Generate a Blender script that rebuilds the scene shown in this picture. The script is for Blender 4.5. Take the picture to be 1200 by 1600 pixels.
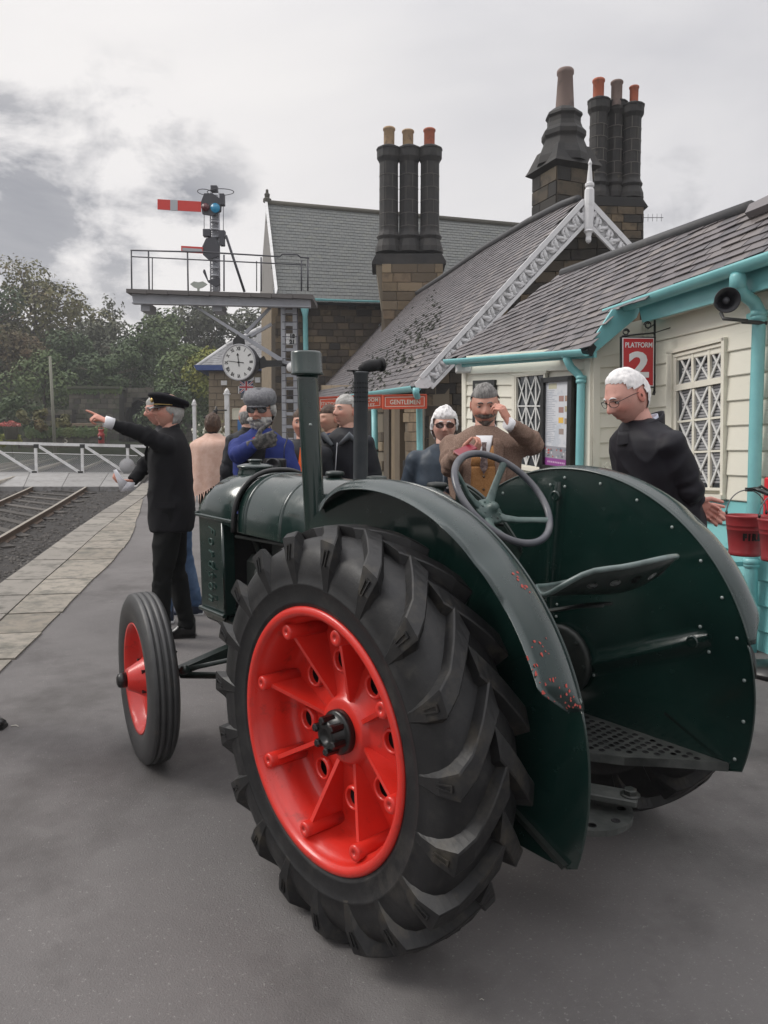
import bpy, bmesh, math, random
import numpy as np
from mathutils import Vector, Matrix, noise as mnoise
for o in list(bpy.data.objects): bpy.data.objects.remove(o)
SC = bpy.context.scene
COL = SC.collection
random.seed(7)
rnd = random.random
def uni(a, b): return a + (b - a) * random.random()

# ------------------------------------------------------------------ camera, sky, sun, exposure
FPX, CAMH, PITCH = 1198.0, 1.511, 0.0788          # focal length in photo pixels (1200x1600), lens height, tilt down
cam_d = bpy.data.cameras.new('camera'); cam = bpy.data.objects.new('camera', cam_d); COL.objects.link(cam)
cam_d.sensor_fit = 'VERTICAL'; cam_d.sensor_height = 36.0; cam_d.lens = FPX / 1600 * 36.0
cam_d.clip_start = 0.05; cam_d.clip_end = 3000
cam.location = (0, 0, CAMH); cam.rotation_euler = (math.pi / 2 - PITCH, 0, 0)
SC.camera = cam
SC.view_settings.view_transform = 'Standard'; SC.view_settings.look = 'None'
SC.view_settings.exposure = 0.46; SC.view_settings.gamma = 1.0
SUN_EL, SUN_AZ = math.radians(42), math.radians(-82)   # soft sun behind cloud, to the left
wd = bpy.data.worlds.new('World'); SC.world = wd; wd.use_nodes = True
nt = wd.node_tree; N = nt.nodes; Lk = nt.links
for n in list(N): N.remove(n)
def wn(t, **k):
    n = N.new(t)
    for a, b in k.items(): setattr(n, a, b)
    return n
sky = wn('ShaderNodeTexSky', sky_type='NISHITA'); sky.sun_disc = False; sky.sun_elevation = SUN_EL; sky.sun_rotation = SUN_AZ
tc = wn('ShaderNodeTexCoord')
def wmath(op, a, b=None, c=None, clamp=False):
    m = wn('ShaderNodeMath', operation=op); m.use_clamp = clamp
    for i, v in enumerate((a, b, c)):
        if v is None: continue
        if isinstance(v, (int, float)): m.inputs[i].default_value = v
        else: Lk.new(v, m.inputs[i])
    return m.outputs[0]
def wnoise(scale, detail, rough, dist=0.0, squash=2.2, off=0.0):
    mp = wn('ShaderNodeMapping'); mp.inputs['Scale'].default_value = (1, 1, squash); mp.inputs['Location'].default_value = (off, off * .7, 0)
    Lk.new(tc.outputs['Generated'], mp.inputs['Vector'])
    n = wn('ShaderNodeTexNoise'); n.inputs['Scale'].default_value = scale; n.inputs['Detail'].default_value = detail
    n.inputs['Roughness'].default_value = rough; n.inputs['Distortion'].default_value = dist
    Lk.new(mp.outputs[0], n.inputs['Vector']); return n.outputs['Fac']
def wdirblob(d, inner, outer):
    d = Vector(d).normalized()
    v = wn('ShaderNodeVectorMath', operation='DOT_PRODUCT'); Lk.new(tc.outputs['Generated'], v.inputs[0]); v.inputs[1].default_value = d
    mr = wn('ShaderNodeMapRange'); mr.interpolation_type = 'SMOOTHSTEP'
    mr.inputs['From Min'].default_value = math.cos(outer); mr.inputs['From Max'].default_value = math.cos(inner)
    Lk.new(v.outputs['Value'], mr.inputs['Value']); return mr.outputs[0]
def wramp(fac, stops):
    r = wn('ShaderNodeValToRGB'); e = r.color_ramp.elements
    e[0].position, e[0].color = stops[0][0], (*stops[0][1], 1); e[1].position, e[1].color = stops[-1][0], (*stops[-1][1], 1)
    for p, c in stops[1:-1]:
        q = e.new(p); q.color = (*c, 1)
    Lk.new(fac, r.inputs[0]); return r.outputs[0]
def wmix(f, a, b):
    m = wn('ShaderNodeMix', data_type='RGBA')
    if isinstance(f, float): m.inputs['Factor'].default_value = f
    else: Lk.new(f, m.inputs['Factor'])
    for i, v in ((6, a), (7, b)):
        if isinstance(v, tuple): m.inputs[i].default_value = (*v, 1)
        else: Lk.new(v, m.inputs[i])
    return m.outputs[2]

# ------------------------------------------------------------------ pixel -> place helpers (used only to read positions off the photograph)
cP, sP = math.cos(PITCH), math.sin(PITCH)
def ray(px, py):
    u = (px - 600) / FPX; v = (800 - py) / FPX
    return Vector((u, cP + v * sP, -sP + v * cP))
EYE = Vector((0, 0, CAMH))
def at(px, py, Y):
    r = ray(px, py); return EYE + r * (Y / r.y)
def onp(px, py, p0, n):
    r = ray(px, py); return EYE + r * ((Vector(p0) - EYE).dot(n) / r.dot(n))
def pix(P):
    d = Vector(P) - EYE; f = d.y * cP - d.z * sP; u = d.y * sP + d.z * cP
    return 600 + FPX * d.x / f, 800 - FPX * u / f
BE = -0.2; SL = 0.039                               # the platform climbs gently away from us along this bearing
UX, UY = math.sin(BE), math.cos(BE)
def gz(x, y): return SL * max(-12.0, min(UX * x + UY * y, 34.0))
GN = Vector((-SL * UX, -SL * UY, 1)).normalized()
def gp(px, py, dz=0.0): return onp(px, py, (0, 0, dz), GN)
def sky_dir(px, py): return tuple(ray(px, py).normalized())
# overcast sky: a bright pale sheet with darker ragged cloud low on the left
n1 = wnoise(1.6, 6, .55, .3, 2.6, 1.3); n2 = wnoise(8.5, 9, .60, .2, 1.7, 4.1); n3 = wnoise(2.6, 8, .6, .5, 3.0, 9.7)
base = wramp(n1, [(.30, (.49, .485, .505)), (.50, (.575, .565, .575)), (.72, (.66, .645, .64))])
msk = wmath('MAXIMUM', wdirblob(sky_dir(-30, 330), math.radians(2), math.radians(13)), wdirblob(sky_dir(220, 330), math.radians(1), math.radians(11)))
msk = wmath('MAXIMUM', msk, wmath('MULTIPLY', wdirblob(sky_dir(1040, 310), math.radians(.2), math.radians(4.5)), .62))
cl = wmath('ADD', wmath('MULTIPLY', n2, .75), wmath('MULTIPLY', n3, .35))
cl = wmath('MULTIPLY', wmath('SUBTRACT', wmath('ADD', cl, wmath('MULTIPLY', msk, .19)), .625), 7.5, clamp=True)
cl = wmath('MULTIPLY', wmath('MULTIPLY', cl, msk), wmath('ADD', .44, wmath('MULTIPLY', n3, .95)))
skyc = wmix(cl, base, (.215, .22, .245))
brt = wdirblob(sky_dir(150, 420), math.radians(4), math.radians(30))
skyc = wmix(wmath('MULTIPLY', brt, wmath('SUBTRACT', .42, wmath('MULTIPLY', cl, .42))), skyc, (.90, .86, .82))
below = wn('ShaderNodeSeparateXYZ'); Lk.new(tc.outputs['Generated'], below.inputs[0])
zen = wn('ShaderNodeMapRange'); zen.interpolation_type = 'SMOOTHSTEP'; zen.inputs['From Min'].default_value = .42; zen.inputs['From Max'].default_value = 1.0
zen.inputs['To Min'].default_value = 1.0; zen.inputs['To Max'].default_value = 2.5; Lk.new(below.outputs['Z'], zen.inputs['Value'])
vm = wn('ShaderNodeVectorMath', operation='SCALE'); Lk.new(skyc, vm.inputs[0]); Lk.new(zen.outputs[0], vm.inputs['Scale']); skyc = vm.outputs[0]   # overcast skies are brightest overhead
lowf = wmath('MULTIPLY', wmath('MULTIPLY', below.outputs['Z'], -8.0, clamp=True), 1.0)
skyc = wmix(lowf, skyc, (.22, .22, .21))
bg1 = wn('ShaderNodeBackground'); Lk.new(sky.outputs[0], bg1.inputs['Color']); bg1.inputs['Strength'].default_value = 0.05
bg2 = wn('ShaderNodeBackground'); Lk.new(skyc, bg2.inputs['Color']); bg2.inputs['Strength'].default_value = 1.0
mx = wn('ShaderNodeMixShader'); mx.inputs[0].default_value = 0.93
out = wn('ShaderNodeOutputWorld'); Lk.new(bg1.outputs[0], mx.inputs[1]); Lk.new(bg2.outputs[0], mx.inputs[2]); Lk.new(mx.outputs[0], out.inputs[0])
sd = bpy.data.lights.new('sun', 'SUN'); sun = bpy.data.objects.new('sun', sd); COL.objects.link(sun)
sd.energy = 1.5; sd.angle = math.radians(25); sd.color = (1, .96, .9)
sdir = Vector((math.sin(SUN_AZ) * math.cos(SUN_EL), math.cos(SUN_AZ) * math.cos(SUN_EL), math.sin(SUN_EL)))
sun.rotation_euler = sdir.to_track_quat('Z', 'Y').to_euler()
sun.location = (0, 0, 30)

# ------------------------------------------------------------------ materials
def srgb(h):
    h = h.lstrip('#'); v = [int(h[i:i+2], 16) / 255 for i in (0, 2, 4)]
    return tuple(c / 12.92 if c <= .04045 else ((c + .055) / 1.055) ** 2.4 for c in v)
MATS = {}
def mat(name, col=(.5, .5, .5), rough=.6, metal=0.0, col2=None, ns=8.0, nd=6, nlo=.4, nhi=.65, bump=0.0, bs=60.0, coat=0.0, spec=.5,
        rand=None, dirt=None, dirt_s=3.0, dlo=.55, dhi=.75, stretch=(1, 1, 1), rvar=0.0, attr=False, trans=0.0, emit=0.0, sheen=0.0, bd=6, stain=None, st_s=1.0):
    if name in MATS: return MATS[name]
    m = bpy.data.materials.new(name); m.use_nodes = True; MATS[name] = m
    t = m.node_tree; b = t.nodes['Principled BSDF']; ln = t.links.new
    b.inputs['Roughness'].default_value = rough; b.inputs['Metallic'].default_value = metal
    b.inputs['Coat Weight'].default_value = coat; b.inputs['Coat Roughness'].default_value = .12
    b.inputs['Specular IOR Level'].default_value = spec
    b.inputs['Transmission Weight'].default_value = trans; b.inputs['Sheen Weight'].default_value = sheen
    c = t.nodes.new('ShaderNodeTexCoord'); mp = t.nodes.new('ShaderNodeMapping'); mp.inputs['Scale'].default_value = stretch
    ln(c.outputs['Object'], mp.inputs[0])
    oi = t.nodes.new('ShaderNodeObjectInfo'); ad = t.nodes.new('ShaderNodeVectorMath'); ad.operation = 'ADD'
    mo = t.nodes.new('ShaderNodeMath'); mo.operation = 'MULTIPLY'; mo.inputs[1].default_value = 37.0
    ln(oi.outputs['Random'], mo.inputs[0]); ln(mp.outputs[0], ad.inputs[0]); ln(mo.outputs[0], ad.inputs[1])
    vec = ad.outputs[0] if rand is not None else mp.outputs[0]
    def nz(s, d=nd, r=.6):
        n = t.nodes.new('ShaderNodeTexNoise'); n.inputs['Scale'].default_value = s; n.inputs['Detail'].default_value = d
        n.inputs['Roughness'].default_value = r; ln(vec, n.inputs['Vector']); return n.outputs['Fac']
    def mr(f, lo, hi, a=0.0, z=1.0):
        r = t.nodes.new('ShaderNodeMapRange'); r.inputs['From Min'].default_value = lo; r.inputs['From Max'].default_value = hi
        r.inputs['To Min'].default_value = a; r.inputs['To Max'].default_value = z; ln(f, r.inputs['Value']); return r.outputs[0]
    def mx(f, a, z, mode='MIX'):
        q = t.nodes.new('ShaderNodeMix'); q.data_type = 'RGBA'; q.blend_type = mode
        if isinstance(f, float): q.inputs['Factor'].default_value = f
        else: ln(f, q.inputs['Factor'])
        for i, v in ((6, a), (7, z)):
            if isinstance(v, tuple): q.inputs[i].default_value = (*v, 1)
            else: ln(v, q.inputs[i])
        return q.outputs[2]
    cur = tuple(col)
    if attr:
        a = t.nodes.new('ShaderNodeAttribute'); a.attribute_name = 'col'; cur = a.outputs['Color']
    if rand:
        rr = t.nodes.new('ShaderNodeValToRGB'); rr.color_ramp.interpolation = 'LINEAR'
        e = rr.color_ramp.elements; e[0].color = (*rand[0], 1); e[1].color = (*rand[-1], 1)
        for i, q in enumerate(rand[1:-1]):
            z = e.new((i + 1) / (len(rand) - 1)); z.color = (*q, 1)
        ln(oi.outputs['Random'], rr.inputs[0]); cur = rr.outputs[0]
    if col2 is not None: cur = mx(mr(nz(ns), nlo, nhi), cur, tuple(col2))
    if dirt is not None: cur = mx(mr(nz(dirt_s, 8, .65), dlo, dhi), cur, tuple(dirt))
    if stain is not None: cur = mx(mr(nz(st_s, 5, .7), .50, .68, 0, .8), cur, tuple(stain))
    if isinstance(cur, tuple): b.inputs['Base Color'].default_value = (*cur, 1)
    else: ln(cur, b.inputs['Base Color'])
    if rvar: ln(mr(nz(ns * 1.7), .3, .7, rough - rvar, rough + rvar), b.inputs['Roughness'])
    if bump:
        bp = t.nodes.new('ShaderNodeBump'); bp.inputs['Strength'].default_value = 1.0; bp.inputs['Distance'].default_value = bump
        ln(nz(bs, bd, .65), bp.inputs['Height']); ln(bp.outputs[0], b.inputs['Normal'])
    if emit:
        b.inputs['Emission Strength'].default_value = emit; b.inputs['Emission Color'].default_value = (*col, 1)
    return m

# ------------------------------------------------------------------ mesh building
class MB:
    def __init__(s): s.v = []; s.f = []; s.mi = []; s.cur = 0; s.sm = []; s.smooth = False
    def add(s, vs, fs, smooth=None):
        o = len(s.v); s.v += [tuple(map(float, q)) for q in vs]
        for f in fs: s.f.append([i + o for i in f]); s.mi.append(s.cur); s.sm.append(s.smooth if smooth is None else smooth)
        return s
    def box(s, c, d, M=None, ch=0.0):
        c = Vector(c); hx, hy, hz = [q / 2 for q in d]
        R = (lambda v: c + (M @ Vector(v) if M else Vector(v)))
        if ch <= 0:
            vs = [R((x * hx, y * hy, z * hz)) for x in (-1, 1) for y in (-1, 1) for z in (-1, 1)]
            return s.add(vs, [(0, 1, 3, 2), (4, 6, 7, 5), (0, 4, 5, 1), (2, 3, 7, 6), (0, 2, 6, 4), (1, 5, 7, 3)], False)
        vs = []; idx = {}
        for x in (-1, 1):
            for y in (-1, 1):
                for z in (-1, 1):
                    for a in range(3):
                        p = [x * (hx - ch), y * (hy - ch), z * (hz - ch)]; p[a] = (x * hx, y * hy, z * hz)[a]
                        idx[(x, y, z, a)] = len(vs); vs.append(R(p))
        fs = []
        for a in range(3):
            b_, c_ = [(1, 2), (2, 0), (0, 1)][a]
            for sg in (-1, 1):
                q = []
                for sb, sc2 in ((-1, -1), (1, -1), (1, 1), (-1, 1)):
                    k = [0, 0, 0]; k[a] = sg; k[b_] = sb; k[c_] = sc2; q.append(idx[(*k, a)])
                fs.append(q if sg > 0 else q[::-1])
        for a in range(3):
            b_, c_ = [(1, 2), (2, 0), (0, 1)][a]
            for sb in (-1, 1):
                for sc2 in (-1, 1):
                    k0 = [0, 0, 0]; k0[b_] = sb; k0[c_] = sc2; k0[a] = -1; k1 = list(k0); k1[a] = 1
                    q = [idx[(*k0, b_)], idx[(*k1, b_)], idx[(*k1, c_)], idx[(*k0, c_)]]
                    fs.append(q if sb * sc2 > 0 else q[::-1])
        for x in (-1, 1):
            for y in (-1, 1):
                for z in (-1, 1):
                    q = [idx[(x, y, z, a)] for a in range(3)]; fs.append(q if x * y * z > 0 else q[::-1])
        return s.add(vs, fs, False)
    def prism(s, pts, ext, smooth=False):
        """polygon pts (3D, in order) pushed along the vector ext"""
        n = len(pts); e = Vector(ext); P = [Vector(p) for p in pts]
        vs = P + [p + e for p in P]
        fs = [list(range(n))[::-1], list(range(n, 2 * n))] + [(i, (i + 1) % n, n + (i + 1) % n, n + i) for i in range(n)]
        return s.add(vs, fs, smooth)
    def tube(s, path, r, n=10, caps=True, smooth=True, flat=None, up=None):
        P = [Vector(p) for p in path]; m = len(P)
        rs = list(r) if isinstance(r, (list, tuple)) else [r] * m
        t0 = (P[1] - P[0]).normalized(); u = Vector(up) if up else (Vector((0, 0, 1)) if abs(t0.z) < .9 else Vector((1, 0, 0)))
        a = (u - t0 * u.dot(t0)).normalized(); vs = []
        for i in range(m):
            t = ((P[min(i + 1, m - 1)] - P[i]).normalized() + (P[i] - P[max(i - 1, 0)]).normalized()); t = t.normalized() if t.length > 1e-6 else t0
            a = a - t * a.dot(t); a = a.normalized(); b = t.cross(a)
            for k in range(n):
                q = 2 * math.pi * k / n; fl = flat if flat else 1.0
                vs.append(P[i] + (a * math.cos(q) * fl + b * math.sin(q)) * rs[i])
        fs = [(i * n + k, i * n + (k + 1) % n, (i + 1) * n + (k + 1) % n, (i + 1) * n + k) for i in range(m - 1) for k in range(n)]
        if caps: fs += [list(range(n))[::-1], [(m - 1) * n + k for k in range(n)]]
        return s.add(vs, fs, smooth)
    def lathe(s, prof, c=(0, 0, 0), M=None, n=24, smooth=True, close=False, a0=0.0, a1=2 * math.pi, cap=True):
        """prof [(radius, height)] spun round local z, then M (3x3) and c"""
        c = Vector(c); M = M or Matrix.Identity(3); full = abs(a1 - a0 - 2 * math.pi) < 1e-6; nn = n if full else n + 1
        vs = [c + M @ Vector((r * math.cos(a0 + (a1 - a0) * k / n), r * math.sin(a0 + (a1 - a0) * k / n), z)) for r, z in prof for k in range(nn)]
        m = len(prof); fs = []
        for i in range(m - 1 + (1 if close else 0)):
            j = (i + 1) % m
            for k in range(n):
                k2 = (k + 1) % nn; fs.append((i * nn + k, i * nn + k2, j * nn + k2, j * nn + k))
        if not close and full and cap:
            if prof[0][0] > 1e-5: fs.append([k for k in range(nn)][::-1])
            if prof[-1][0] > 1e-5: fs.append([(m - 1) * nn + k for k in range(nn)])
        return s.add(vs, fs, smooth)
    def ball(s, c, r, n=12, m=8, M=None):
        rr = r if isinstance(r, (tuple, list)) else (r, r, r); M = M or Matrix.Identity(3); c = Vector(c); vs = []
        for i in range(1, m):
            p = math.pi * i / m
            for k in range(n):
                q = 2 * math.pi * k / n; vs.append(c + M @ Vector((rr[0] * math.sin(p) * math.cos(q), rr[1] * math.sin(p) * math.sin(q), rr[2] * math.cos(p))))
        vs += [c + M @ Vector((0, 0, rr[2])), c + M @ Vector((0, 0, -rr[2]))]
        T, B = len(vs) - 2, len(vs) - 1
        fs = [(i * n + k, (i + 1) * n + k, (i + 1) * n + (k + 1) % n, i * n + (k + 1) % n) for i in range(m - 2) for k in range(n)]
        fs += [(T, k, (k + 1) % n) for k in range(n)] + [(B, (m - 2) * n + (k + 1) % n, (m - 2) * n + k) for k in range(n)]
        return s.add(vs, fs, True)
    def grid(s, rows, smooth=True, closed=False):
        """rows: list of equal-length point lists"""
        n = len(rows[0]); vs = [p for r in rows for p in r]; K = n if closed else n - 1
        fs = [(i * n + k, i * n + (k + 1) % n, (i + 1) * n + (k + 1) % n, (i + 1) * n + k) for i in range(len(rows) - 1) for k in range(K)]
        return s.add(vs, fs, smooth)
    def mesh(s, name):
        me = bpy.data.meshes.new(name); me.from_pydata(s.v, [], s.f)
        me.polygons.foreach_set('material_index', s.mi); me.polygons.foreach_set('use_smooth', s.sm); me.update()
        return me
    def build(s, name, m, parent=None, fix=True):
        me = s.mesh(name)
        if fix:
            bm = bmesh.new(); bm.from_mesh(me); bmesh.ops.recalc_face_normals(bm, faces=bm.faces); bm.to_mesh(me); bm.free()
        for q in (m if isinstance(m, (list, tuple)) else [m]): me.materials.append(q)
        return link(name, me, parent)
def link(name, me, parent=None):
    o = bpy.data.objects.new(name, me); COL.objects.link(o)
    if parent is not None: o.parent = parent
    return o
def tag(o, label=None, cat=None, group=None, kind=None):
    if label: o['label'] = label
    if cat: o['category'] = cat
    if group: o['group'] = group
    if kind: o['kind'] = kind
    return o
def thing(name, label, cat, loc=(0, 0, 0), rz=0.0, group=None):
    o = bpy.data.objects.new(name, None); COL.objects.link(o); o.location = loc; o.rotation_euler = (0, 0, rz); o.empty_display_size = .2
    return tag(o, label, cat, group)
def struct(o): o['kind'] = 'structure'; return o
def local(t, P):   # world point into the frame of a thing placed by location + rz
    return Matrix.Rotation(-t.rotation_euler.z, 3, 'Z') @ (Vector(P) - Vector(t.location))
def frame(z, x=None):
    z = Vector(z).normalized(); x = Vector(x) if x is not None else (Vector((0, 0, 1)) if abs(z.z) < .9 else Vector((1, 0, 0)))
    x = (x - z * x.dot(z)).normalized(); y = z.cross(x)
    return Matrix((x, y, z)).transposed()
def copy_tree(o, parent=None):
    c = o.copy(); COL.objects.link(c)
    if parent is not None: c.parent = parent
    for ch in list(o.children): copy_tree(ch, c)
    return c
def text_mesh(s, size, depth=.002, align='CENTER', bold=0.0, sx=1.0):
    cu = bpy.data.curves.new('t', 'FONT'); cu.body = s; cu.size = size; cu.extrude = depth; cu.align_x = align; cu.align_y = 'CENTER'; cu.offset = bold; cu.resolution_u = 3
    ob = bpy.data.objects.new('t', cu); COL.objects.link(ob); dg = bpy.context.evaluated_depsgraph_get(); dg.update()
    me = bpy.data.meshes.new_from_object(ob.evaluated_get(dg)); bpy.data.objects.remove(ob)
    for v in me.vertices: v.co.x *= sx
    return me
def put_text(name, s, size, M4, m, parent, **k):
    """letters standing on a surface; M4 is the 4x4 placing them (x right, y up, z towards the reader)"""
    me = text_mesh(s, size, **k); me.transform(M4); me.materials.clear(); me.materials.append(m)
    return link(name, me, parent)
def m4(x, y, z, o):
    x, y, z = Vector(x), Vector(y), Vector(z); M = Matrix((x, y, z)).transposed().to_4x4(); M.translation = Vector(o); return M
def remesh(mb, voxel, smooth_it=4, name='r'):
    me = mb.mesh(name); ob = bpy.data.objects.new('r', me); COL.objects.link(ob)
    r = ob.modifiers.new('r', 'REMESH'); r.mode = 'VOXEL'; r.voxel_size = voxel; r.use_smooth_shade = True
    if smooth_it:
        q = ob.modifiers.new('s', 'SMOOTH'); q.iterations = smooth_it; q.factor = .6
    dg = bpy.context.evaluated_depsgraph_get(); dg.update()
    out = bpy.data.meshes.new_from_object(ob.evaluated_get(dg)); bpy.data.objects.remove(ob)
    return out
def mesh_arrays(me):
    n = len(me.vertices); co = np.empty(n * 3); me.vertices.foreach_get('co', co); return co.reshape(-1, 3)
GREEN = mat('tractor_green_paint', (.0048, .0185, .0150), .22, coat=.6, col2=(.006, .022, .018), ns=14, bump=.0004, bs=7, bd=3, rvar=.07, dirt=(.018, .026, .023), dirt_s=9, dlo=.62, dhi=.85)
GREEN_D = mat('tractor_green_dull', (.004, .012, .010), .38, coat=.1, col2=(.012, .022, .019), ns=22, bump=.0006, bs=50, rvar=.1, dirt=(.03, .032, .028), dirt_s=16, dlo=.55, dhi=.8)
CROWNP = mat('fender_crown_paint', (.0075, .021, .019), .26, coat=.35, col2=(.010, .025, .024), ns=6, bump=.0010, bs=6, bd=2, rvar=.08, dirt=(.022, .034, .035), dirt_s=11, dlo=.60, dhi=.85)
REDP = mat('wheel_red_paint', (.62, .026, .016), .34, coat=.3, col2=(.54, .022, .014), ns=7, bump=.0008, bs=45, rvar=.08, dirt=(.30, .022, .014), dirt_s=16, dlo=.58, dhi=.74)
RUB = mat('tyre_rubber', (.0075, .0077, .0085), .50, col2=(.013, .013, .0138), ns=10, bump=.0006, bs=120, rvar=.07, dirt=(.060, .055, .047), dirt_s=6, dlo=.58, dhi=.82, spec=.42, stain=(.024, .023, .022), st_s=18)
RUBL = mat('tread_rubber', (.019, .0195, .021), .50, rand=[(.0070, .0072, .0080), (.0110, .0110, .0116)], bump=.0006, bs=110, rvar=.06, ns=9, dirt=(.070, .060, .045), dirt_s=9, dlo=.53, dhi=.80, spec=.42, stain=(.020, .0195, .019), st_s=25)
RUBF = mat('front_tyre_rubber', (.030, .030, .031), .50, col2=(.040, .040, .040), ns=20, bump=.0005, bs=140, dirt=(.075, .06, .045), dirt_s=14, dlo=.6, dhi=.8, spec=.6)
BLK = mat('black_paint', (.006, .006, .006), .35, coat=.1, bump=.0006, bs=60)
BLKM = mat('black_matt', (.006, .006, .007), .75)
IRON = mat('dark_cast_iron', (.010, .015, .013), .5, col2=(.02, .022, .02), ns=30, bump=.0012, bs=70, dirt=(.05, .04, .03), dirt_s=12, dlo=.62, dhi=.85)
STEELW = mat('worn_bright_steel', (.30, .33, .32), .45, metal=.3, col2=(.15, .18, .17), ns=30)
WHEELRIM = mat('steering_rim_plastic', (.055, .058, .072), .38, coat=.2, col2=(.10, .10, .11), ns=14, bump=.0004, bs=90)
SPOKE = mat('steering_spoke_green', (.045, .080, .074), .42, col2=(.085, .12, .11), ns=26, dirt=(.02, .025, .02), dirt_s=30, dlo=.6, dhi=.75, bump=.0006, bs=80)
PLATE = mat('worn_footplate', (.030, .034, .032), .55, col2=(.060, .064, .060), ns=18, dirt=(.12, .12, .115), dirt_s=40, dlo=.66, dhi=.8, bump=.001, bs=80)
REDCHIP = mat('exposed_red_primer', (.42, .06, .045), .6)

# ------------------------------------------------------------------ ground, platform, track
ASPH = mat('platform_asphalt', (.122, .114, .112), .82, col2=(.150, .141, .138), ns=1.6, bump=.0042, bs=170, bd=6, dirt=(.27, .26, .25), dirt_s=95, dlo=.60, dhi=.70, rvar=.06, stain=(.066, .060, .058), st_s=.9)
COPE = mat('coping_stone', (.27, .245, .205), .85, rand=[(.25, .225, .188), (.29, .262, .22), (.26, .232, .195), (.215, .19, .155)], bump=.004, bs=45, ns=6, dirt=(.12, .115, .095), dirt_s=5, dlo=.46, dhi=.68, stain=(.10, .098, .088), st_s=9)
EDGE = mat('platform_edge_stone', (.22, .20, .18), .85, rand=[(.19, .175, .155), (.26, .24, .21)], bump=.004, bs=30, dirt=(.10, .095, .08), dirt_s=5, dlo=.5, dhi=.68)
BALL = mat('ballast_soil', (.022, .020, .019), .95, col2=(.045, .040, .037), ns=9, bump=.02, bs=18, bd=8, dirt=(.08, .075, .07), dirt_s=30, dlo=.62, dhi=.75)
RUSTR = mat('rail_side_rust', (.12, .08, .055), .7, bump=.001, bs=50)
RAILT = mat('rail_top', (.42, .38, .32), .35, metal=.5)
WOODS = mat('sleeper_timber', (.075, .068, .060), .9, rand=[(.05, .045, .04), (.10, .09, .08)], bump=.003, bs=30, stretch=(1, 8, 8))
DECK = mat('crossing_deck', (.26, .255, .25), .85, rand=[(.22, .215, .21), (.30, .295, .29)], bump=.002, bs=40, dirt=(.14, .13, .12), dirt_s=4, dlo=.5, dhi=.7)
def G3(x, y, dz=0): return Vector((x, y, gz(x, y) + dz))
U2 = Vector((UX, UY, 0)); W2 = Vector((UY, -UX, 0))
def uw(u, w, dz=0): p = U2 * u + W2 * w; return G3(p.x, p.y, dz)
def to_uw(P): return P.x * UX + P.y * UY, P.x * UY - P.y * UX
# platform edge (track side), read off the photograph
edge_px = [(-420, 1240), (-150, 1030), (0, 915), (60, 872), (105, 838), (160, 800), (205, 772), (222, 757)]
edge = [gp(*q) for q in edge_px]
inner_px = [(-300, 1340), (0, 1054), (50, 1004), (95, 960), (140, 912), (175, 880), (205, 842), (218, 800), (228, 770)]
inner = [gp(*q) for q in inner_px]
# platform sheet
eu = [to_uw(p) for p in edge]
def edge_w(u):
    us = [e[0] for e in eu]; wsx = [e[1] for e in eu]
    if u <= us[0]: return wsx[0]
    for i in range(len(us) - 1):
        if us[i] <= u <= us[i + 1]: f = (u - us[i]) / (us[i + 1] - us[i]); return wsx[i] * (1 - f) + wsx[i + 1] * f
    return wsx[-1] + (u - us[-1]) * .0
UEND = eu[-1][0]
rows = []
b = MB()
us = [-10, -4, -1] + [k * .9 for k in range(0, 40)]
for i in range(len(us) - 1):
    r = []
    for u in (us[i], us[i + 1]):
        w0 = edge_w(u); r.append([uw(u, w0 + .02), uw(u, w0 + 1.5), uw(u, 3.0), uw(u, 9), uw(u, 26)])
    b.grid(r, smooth=False)
b.v = [tuple(v) for v in b.v]
plat = struct(b.build('platform', ASPH, fix=False))
b = MB()
for i in range(len(us) - 1):
    a0, a1 = uw(us[i], edge_w(us[i]) + .03), uw(us[i + 1], edge_w(us[i + 1]) + .03)
    b.add([a0, a1, a1 - Vector((0, 0, 1.1)), a0 - Vector((0, 0, 1.1))], [(0, 1, 2, 3)], False)
b.build('platform_face', EDGE, plat)
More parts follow.
